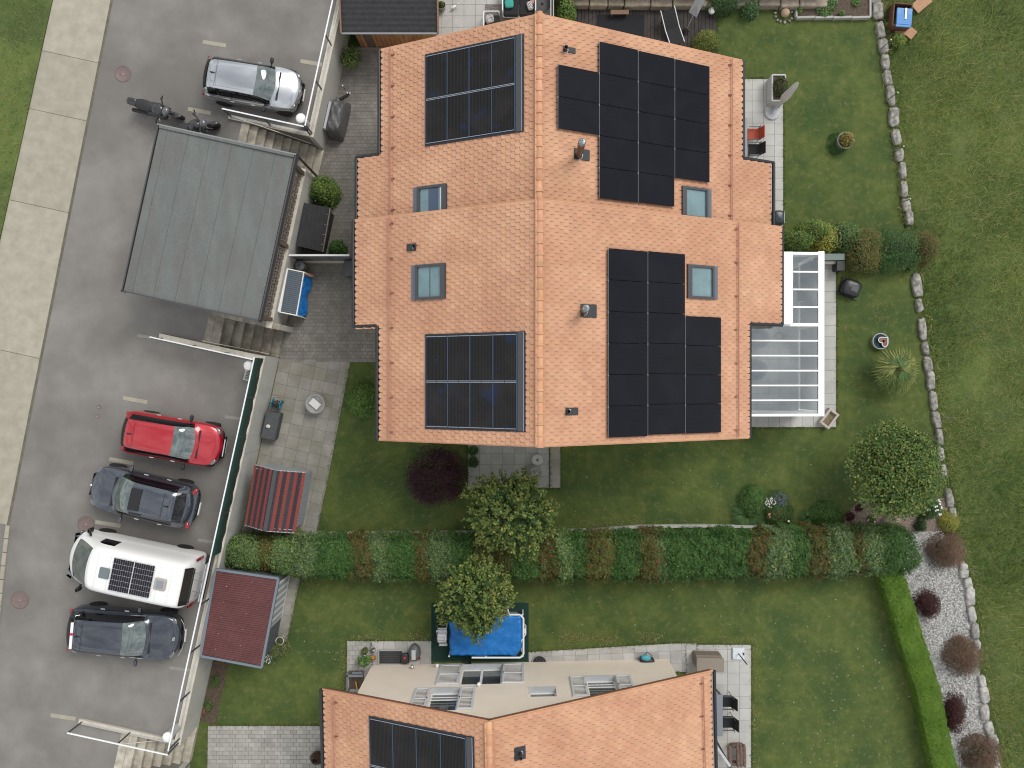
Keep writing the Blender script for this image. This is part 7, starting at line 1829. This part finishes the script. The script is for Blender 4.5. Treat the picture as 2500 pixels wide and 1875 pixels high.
# ------------------------------------------------------------------ east garden
c = at(1886, 273, .08); o = thing('closed_parasol', 'closed beige parasol standing in a round stone base', 'parasol', (c.x, c.y, 0))
MB().lathe([(.31, 0), (.315, .07), (.27, .09), (.05, .1), (.05, .25), (.001, .25)], (0, 0, 0), 28).build('base', M('granite', (.36, .37, .39), .7, (.5, .51, .53), scale=25), o, world=False)
tp = Vector((.28, .38, 2.35)); MB().tube((0, 0, .1), tp * .92, .024, .02, 8).build('pole', STEEL, o, world=False)
m = MB(); prof = [(.05, .40), (.10, .45), (.13, .55), (.10, .7), (.085, .85), (.05, .95), (.012, 1.0)]; k = 16; vs, fs = [], []
for r, t in prof:
    for i in range(k): a = 2 * math.pi * i / k; rr = r * (1 + .35 * (1 if i % 2 else -1)); v = tp * t; vs.append((v.x + rr * math.cos(a), v.y + rr * math.sin(a), v.z))
for j in range(len(prof) - 1):
    for i in range(k): fs.append((j * k + i, j * k + (i + 1) % k, (j + 1) * k + (i + 1) % k, (j + 1) * k + i))
m.add(vs, fs, True).build('canopy', M('parasol_cloth', (.6, .57, .54), .85, (.7, .67, .64), scale=8), o, world=False)
a, b = P(1886, 182, .7), P(1918, 245, .7); o = thing('stone_planter', 'tall pale rectangular planter with dark shrub by the parasol', 'planter', ((a.x + b.x) / 2, (a.y + b.y) / 2, 0)); w, d = b.x - a.x, a.y - b.y
PL = M('planter_pale', (.42, .42, .42), .8, (.5, .5, .5), scale=4)
for x, y, sx, sy in ((0, d / 2, w, .06), (0, -d / 2, w, .06), (-w / 2, 0, .06, d), (w / 2, 0, .06, d)): MB().box((x, y, .34 + (.003 if sx > sy else 0)), (sx, sy, .68)).build('side', PL, o, world=False)
MB().box((0, 0, .32), (w - .05, d - .05, .62)).build('soil', SOIL, o, world=False); leaves('foliage', o, Vector((o.location.x + .05, o.location.y, .62)), (.34, .5, .5), 1300, .06, [LTD, LDR, LRO], [.5, .25, .25], k=20, lump=.35)
for x, y in ((1862, 180), (1840, 186)): pass
c = P(1823, 335, .72); o = thing('garden_table', 'grey garden table partly under the north house eaves', 'table', (c.x, c.y, 0)); MB().bbox((-.28, 0, .7), (.62, 1.55, .035), .01).build('tabletop', MATS['table_grey'], o, world=False)
for x in (-.5, 0):
    for y in (-.7, .7): MB().box((x, y, .34), (.05, .05, .68)).build('leg', DGREY, o, world=False)
chair('orange red garden chair at the terrace table', 1842, 325, math.pi, M('chair_red', (.38, .06, .025), .7), group='chairs at the terrace table', back=.4); chair('black garden chair at the terrace table', 1844, 363, math.pi, group='chairs at the terrace table', back=.4)
c = P(1898, 532, .8); o = thing('gas_grill', 'black gas grill at the corner of the northern house', 'grill', (c.x, c.y, 0)); MB().bbox((0, 0, .45), (.45, .55, .85), .03).build('body', BLACKP, o, world=False); MB().blob((0, 0, .92), (.44, .54, .24), 3, .02, 14, 7, flat=1).build('lid', M('grill_lid', (.02, .03, .045), .3), o, world=False); MB().tube((.24, -.22, .92), (.24, .22, .92), .012, .012, 6).build('handle', STEEL, o, world=False)
pot('round grey pot with rust coloured grass on the lawn', 2065, 342, .34, .45, POTG, [LORA, LRO, LY], 1000, .36, .55, .07, name='potted_plant')
shrub('dark leafy patch standing in for the shadow of the rust coloured pot plant', 2045, 352, .42, .12, [LG], 700, .05, core=0, name='pot_shadow_leaves')  # low dark leaves added in place of the pot's cast shadow
c = at(2079, 703, .3); o = thing('mower_garage', 'large black domed robot mower garage on the lawn', 'mower garage', (c.x, c.y, 0), -.35); MB().blob((0, 0, .2), (.78, .68, .42), 5, .03, 18, 9, flat=1).build('hood', M('garage_black', (.016, .017, .02), .35), o, world=False); MB().bbox((.1, 0, .405), (.28, .26, .03), .04).build('window', M('smoked', (.09, .095, .10), .2), o, world=False); MB().bbox((.02, 0, .03), (.85, .72, .05), .03).build('base', BLACKP, o, world=False)
c = P(2052, 649, .5); tag(MB().bbox((c.x, c.y, .25), (.3, .38, .5), .04).bbox((c.x, c.y, .52), (.33, .41, .05), .02).build('compost_bin', BLACKP), 'small black bin tucked under the olive shrub', 'bin')
o = thing('low_planter_wall', 'low grey wall behind the conservatory under the short hedge', 'wall', P(2035, 629, 0)); a, b = P(2005, 630, .6), P(2062, 630, .6)
MB().box(((a.x + b.x) / 2, a.y + .05, .3), (b.x - a.x, .25, .6)).build('body', M('wall_green_grey', (.18, .22, .21), .8), o); MB().box(((a.x + b.x) / 2, a.y - .14, .2), (b.x - a.x, .1, .4)).build('ledge', CONC_CREAM, o)
# heart fountain
c = P(2150, 833, .2); o = thing('heart_fountain', 'round blue basin holding a heart shaped copper dish', 'fountain', (c.x, c.y, 0)); MB().lathe([(.3, 0), (.33, .18), (.33, .22), (.3, .22), (.28, .1), (.001, .1)], (0, 0, 0), 28).build('basin', M('basin_pale', (.38, .4, .4), .6), o, world=False); MB().lathe([(.29, .14), (.001, .141)], (0, 0, 0), 24, close=False).build('water', M('water_teal', (.01, .04, .045), .05), o, world=False)
hv = []
for i in range(32):
    t = 2 * math.pi * i / 32; hv.append((.0135 * (13 * math.cos(t) - 5 * math.cos(2 * t) - 2 * math.cos(3 * t) - math.cos(4 * t)) + .1, .0135 * 16 * math.sin(t) ** 3))
R2 = Matrix.Rotation(-2.4, 2); hv = [tuple(R2 @ Vector((x - .1, y))) for x, y in hv]; hv = [(x + .1, y) for x, y in hv]
MB().path([(x, y, .27) for x, y in hv] + [(hv[0][0], hv[0][1], .27)], .016, 6).build('heart_rim', WHITE, o, world=False); MB().add([(x, y, .25) for x, y in hv], [tuple(range(32))]).build('heart_dish', M('copper_dish', (.16, .07, .05), .35, (.24, .12, .09), scale=9), o, world=False); MB().tube((.1, 0, .02), (.1, 0, .25), .05, .05, 8).build('stand', DGREY, o, world=False)
# stone trough
c = P(2025.5, 1022, .3); o = thing('stone_trough', 'pale stone trough lying skewed on the terrace corner', 'trough', (c.x, c.y, 0), .93)
TR = M('trough_stone', (.42, .37, .34), .85, (.52, .46, .43), scale=8, bump=.3, bscale=30)
for x, y, sx, sy in ((0, .19, .74, .1), (0, -.19, .74, .1), (-.32, 0, .1, .3), (.32, 0, .1, .3)): MB().bbox((x, y, .15), (sx, sy, .3 + (.002 if sx > sy else 0)), .02).build('side', TR, o, world=False)
MB().box((0, 0, .05), (.6, .32, .1)).build('floor_slab', TR, o, world=False); MB().box((0, 0, .16), (.56, .3, .01)).build('water', M('silt_water', (.17, .14, .08), .1, (.26, .21, .12), scale=9), o, world=False); MB().bbox((.1, -.26, .22), (.06, .04, .05), .01).build('tap', BLACK, o, world=False)
# beehive-like box on boards in the meadow
c = P(2206, 40, .5); o = thing('lidded_crate', 'brown timber crate under a tilted blue lid in the meadow', 'crate', (c.x, c.y, -.3), -.08)
BRN = M('crate_brown', (.11, .05, .03), .8, (.16, .075, .045), scale=6)
for x, y, sx, sy in ((-.36, .12, .04, .9), (.36, .12, .04, .9), (0, .56, .72, .04), (0, -.32, .72, .04)): MB().box((x, y, .35), (sx, sy, .7)).build('side', BRN, o, world=False)
MB().bbox((.05, -.02, .74), (.62, .76, .05), .02).build('lid', M('lid_blue', (.06, .2, .45), .5, (.09, .26, .52), scale=4), o, world=False); MB().bbox((.05, -.1, .775), (.6, .42, .02), .02).build('lid_panel', M('lid_blue_deep', (.045, .2, .5), .5), o, world=False); MB().bbox((.08, .12, .80), (.08, .46, .04), .02).build('handle', STEEL, o, world=False)
o = thing('terracotta_boards', 'orange boards lying in the grass around the lidded crate', 'boards', P(2206, 75, 0) + Vector((0, 0, -.3)))
OB = M('board_orange', (.36, .2, .12), .85, (.43, .25, .15), scale=5)
for px, py, w, d, r in ((2203, 76, .55, .35, .6), (2222, 80, .4, .4, .9), (2250, 8, .75, .45, .7), (2195, 68, .3, .3, .2)): c = P(px, py, -.1); MB().box((c.x, c.y, -.1 + .01 * r), (w, d, .04), r).build('board', OB, o)
c = P(2205, 70, -.05); tag(MB().bbox((c.x, c.y, -.05), (.2, .13, .05), .01, .1).build('white_block', WHITE), 'small white block on the orange boards', 'block')
shrub('bright green tuft of weeds below the orange boards', 2199, 95, .26, .35, [LY, LG2], 350, .09, core=0, name='weeds')
# vegetable bed, ball stone, stone retaining wall at the north edge
a, b = P(1943, -30, .1), P(2123, 44, .1); o = thing('vegetable_bed', 'raised vegetable bed with grey timber edging', 'vegetable bed', ((a.x + b.x) / 2, (a.y + b.y) / 2, 0)); MB().box(((a.x + b.x) / 2, (a.y + b.y) / 2, .06), (b.x - a.x, a.y - b.y, .12)).build('soil', SOIL, o)
for i in range(4): w = (b.x - a.x) / 4; MB().bbox((a.x + w * (i + .5), b.y, .1), (w - .01, .09, .2), .01, .03).build('edge_board', M('edge_grey', (.36, .35, .33), .85), o)
for x in (a.x, b.x): MB().bbox((x, (a.y + b.y) / 2, .1), (.08, a.y - b.y, .2), .01).build('edge_board', MATS['edge_grey'], o)
for px, py, r in ((2000, 14, .3), (2022, 18, .35), (2012, 30, .25), (2035, 6, .25), (2055, 33, .15), (2090, 5, .2), (1952, 25, .15)): c = P(px, py, .2); leaves('lettuce', o, Vector((c.x, c.y, .1)), (r, r, .25), int(260 * r / .3), .1, [LG2, LVG], [.7, .3], k=8, lump=.4)
c = P(1918.5, 29, .25); o = thing('ball_stone', 'sandstone ball among pebbles beside the vegetable bed', 'stone', (c.x, c.y, 0)); MB().blob((0, 0, .17), (.36, .36, .34), 3, .01, 20, 12).build('ball', M('sandstone', (.36, .26, .17), .85, (.42, .31, .21), scale=8), o, world=False)
for i in range(14): a = i * .45 - 2.4; MB().blob((math.cos(a) * random.uniform(.3, .48), math.sin(a) * random.uniform(.28, .42), .04), (.14, .11, .1), i, .15, 8, 5, rz=a).build('pebble', STONE_W, o, world=False)
o = thing('stone_block_wall', 'dry wall of tan stone blocks behind the dark deck', 'wall', P(1600, 10, 0)); y0 = P(1500, 19, 0).y
for row, (yo, z0, hh) in enumerate(((.15, 0, .38), (.42, .38, .36), (.66, .74, .36))):
    x = P(1372, 0, 0).x - row * .3
    while x < P(1952, 0, 0).x:
        w = random.uniform(.65, 1.15); MB().bbox((x + w / 2, y0 + yo + random.uniform(-.03, .03), z0 + hh / 2), (w - .03, .5, hh - .015), .04, random.uniform(-.02, .02)).build('block', STONE_T, o); x += w
shrub('ivy trailing over the tan stone wall above the white lantern', 1772, 6, .7, .9, [LTD, LG, LVG], 2000, .065, wts=[.5, .3, .2], ry=.4, lump=.5, name='ivy', k=18, core=.4)
shrub('pale leaved creeper hanging from the stone wall onto the lawn', 1835, 15, .38, .7, [LVG, LG], 900, .07, lump=.5, name='creeper', k=12, core=.3)
shrub('glossy green climber between terrace and deck', 1385, 22, .36, 1.0, [LG2, LG, LY], 900, .1, wts=[.5, .3, .2], ry=.5, lump=.5, name='climber', core=.4)
c = P(1738, 25, .3); o = thing('garden_lantern', 'small white shell shaped lantern by the stone wall', 'lantern', (c.x, c.y, 0)); MB().blob((0, 0, .26), (.26, .3, .24), 4, .1, 12, 7).build('shade', WHITE, o, world=False); MB().tube((0, 0, 0), (0, 0, .2), .03, .03, 8).build('stem', STEEL, o, world=False)
# deck: lounger, mat, bench, closed parasol
a, b = P(1458, 36, .04), P(1573, 120, .04); o = thing('outdoor_mat', 'plain black mat on the dark deck', 'mat', ((a.x + b.x) / 2, (a.y + b.y) / 2, .035)); MB().bbox(((a.x + b.x) / 2, (a.y + b.y) / 2, .045), (b.x - a.x, a.y - b.y, .015), .008).build('weave', M('mat_black', (.010, .011, .014), .9), o); MB().box(((a.x + b.x) / 2, b.y + .03, .05), (b.x - a.x, .05, .012)).build('hem', M('mat_hem', (.016, .017, .02), .9), o)
c = P(1513, 29, .3); o = thing('wooden_step', 'plain brown wooden plank bench on the deck', 'bench', (c.x, c.y, 0)); MB().bbox((0, 0, .28), (.74, .18, .04), .01).build('top', M('bench_brown', (.2, .12, .08), .8), o, world=False)
for x in (-.3, .3): MB().box((x, 0, .15), (.05, .16, .24)).build('leg', MATS['bench_brown'], o, world=False)
c = P(1640, 62, .4); o = thing('sun_lounger', 'black sling sun lounger with silver frame on the deck', 'lounger', (c.x, c.y, 0), math.radians(20)); SLG = M('sling_black', (.012, .013, .015), .8)
pr_ = [(-.75, .3), (-.1, .34), (.55, .62)]
for sg in (-1, 1): MB().path([(sg * .29, y, z) for y, z in pr_] + [(sg * .29, .62, .62)], .02, 8).build('side_rail', WP, o, world=False)
for (ya, za), (yb, zb) in zip(pr_[:-1], pr_[1:]): MB().add([(-.27, ya, za), (.27, ya, za), (.27, yb, zb), (-.27, yb, zb), (-.27, ya, za - .015), (.27, ya, za - .015), (.27, yb, zb - .015), (-.27, yb, zb - .015)], [(0, 1, 2, 3), (7, 6, 5, 4)]).build('sling', SLG, o, world=False)
for y in (-.6, .35):
    for x in (-.27, .27): MB().tube((x, y, .02), (x, y, .34), .016, .016, 6).build('leg', BLACK, o, world=False)
c = at(1674, 76, .1); o = thing('closed_parasol', 'folded grey parasol leaning above the deck with claw foot', 'parasol', (c.x, c.y, 0)); tp = Vector((.45, .95, 1.7)); MB().tube((0, 0, .05), tp, .018, .015, 8).build('pole', STEEL, o, world=False)
for i in range(7): a = i * .9; MB().path([(0, 0, .2), (math.cos(a) * .1, math.sin(a) * .1, .12), (math.cos(a) * .15, math.sin(a) * .15, .03)], .016, 5).build('claw', BLACK, o, world=False)
pts_ = [tp * .45 + Vector((-.22, .05, 0)), tp * .42 + Vector((.12, -.12, 0)), tp * .95 + Vector((.17, .0, 0)), tp * .98 + Vector((-.1, .12, 0))]; m = MB(); m.add(pts_ + [tp * .6 + Vector((.0, .0, .15)), tp * .97 + Vector((.02, .05, .08))], [(0, 1, 4), (1, 2, 5, 4), (3, 0, 4, 5), (2, 3, 5), (3, 2, 1, 0)]).build('canopy', M('parasol_grey', (.32, .33, .35), .8, (.38, .39, .41), scale=6), o, world=False)
# lounge on the north terrace
RUG = M('rug_pattern', (.06, .05, .05), .95, (.30, .27, .25), scale=34, lo=.45, hi=.55)
a, b = P(1184, 11, .02), P(1283, 66, .02); tag(MB().box(((a.x + b.x) / 2, (a.y + b.y) / 2, .024), (b.x - a.x, a.y - b.y, .012)).build('patterned_rug', RUG), 'brown and cream patterned outdoor rug on the north terrace', 'rug')
def pillow(lab, px, py, z, w, d, mat, rz, group=None):
    c = P(px, py, z); return tag(MB().blob((c.x, c.y, z), (w, d, .14), 5, .03, 14, 7, rz=rz, flat=1).build('cushion', mat), lab, 'cushion', group)
c = P(1266, 8, .45); o = thing('lounge_sofa', 'black cushioned outdoor sofa with white frame', 'sofa', (c.x, c.y, 0))
for x in (-.3, .33): MB().bbox((x, -.05, .36), (.6, .85, .16), .05).build('seat_cushion', CUSH, o, world=False)
for x in (-.64, .68): MB().path([(x, -.35, 0), (x, -.35, .6), (x, .55, .6), (x, .55, 0)], .025, 8).build('arm_frame', WP, o, world=False)
MB().bbox((0, .5, .55), (1.25, .16, .4), .05).build('back_cushion', CUSH, o, world=False); MB().box((.02, 0, .25), (1.3, .95, .04)).build('base_frame', WP, o, world=False)
pillow('turquoise cushion on the black sofa', 1243, 9, .52, .36, .36, M('turquoise', (.045, .3, .26), .85), .1); LAT = M('lattice_print', (.55, .52, .5), .9, (.09, .09, .1), scale=40, lo=.48, hi=.52); pillow('white lattice patterned cushion on the black sofa', 1294, 14, .52, .24, .36, LAT, .3)
pillow('plain rose cushion behind the lattice cushion on the sofa', 1300, 2, .5, .2, .3, M('rose_cushion', (.4, .22, .2), .9), .3)
c = P(1199, 52, .4); o = thing('lounge_chair', 'black cushioned lounge chair with white tubular frame', 'lounge chair', (c.x, c.y, 0)); MB().bbox((.05, -.05, .35), (.6, .6, .14), .05).build('seat_cushion', CUSH, o, world=False); MB().path([(-.3, -.35, .55), (-.3, .26, .58), (-.24, .32, .58), (.3, .32, .58)], .025, 8).build('frame', WP, o, world=False)
for x, y in ((-.3, -.3), (-.3, .3), (.32, .3)): MB().tube((x, y, 0), (x, y, .56), .022, .022, 6).build('leg', WP, o, world=False)
pillow('white lattice patterned cushion on the lounge chair', 1195, 46, .47, .36, .36, LAT, .25)
c = P(1324, 9, .6); o = thing('round_table', 'round dark stone topped table at the terrace edge', 'table', (c.x, c.y, 0)); MB().lathe([(.05, 0), (.05, .5), (.32, .54), (.33, .58), (.3, .6), (.04, .6), (.001, .6)], (0, 0, 0), 28).build('tabletop', M('slate_top', (.05, .05, .05), .7, (.08, .08, .08), scale=30), o, world=False); MB().lathe([(.05, .6), (.04, .66), (.001, .66)], (0, 0, 0), 10).build('knob', BLACK, o, world=False)
c = P(1348, 10, .9); o = thing('screen_panel', 'pale grey framed screen between terrace and climber', 'screen', (c.x, c.y, 0))
for x in (-.05, .05): MB().box((x, .1, .45), (.045, 1.3, .9)).build('panel', M('screen_pale', (.36, .36, .35), .7), o, world=False)
pot('round dark pot with dry plant by the black roofed shed', 1078, 12, .17, .35, POTG, [LRO, LTD], 200, .18, .2, .06)
c = P(1107, 16, .2); o = thing('garden_ornament', 'small white wire animal ornament on the north terrace', 'ornament', (c.x, c.y, 0), .5); MB().blob((0, 0, .16), (.26, .1, .1), 3, .1).build('body', WHITE, o, world=False); MB().path([(.12, 0, .18), (.2, .03, .26), (.26, -.02, .2)], .018, 6).build('neck', WHITE, o, world=False)
for x in (-.09, .09): MB().tube((x, 0, 0), (x, 0, .16), .012, .012, 5).build('leg', WHITE, o, world=False)
for i, (px, py) in enumerate(((2155, 1048),)): pass
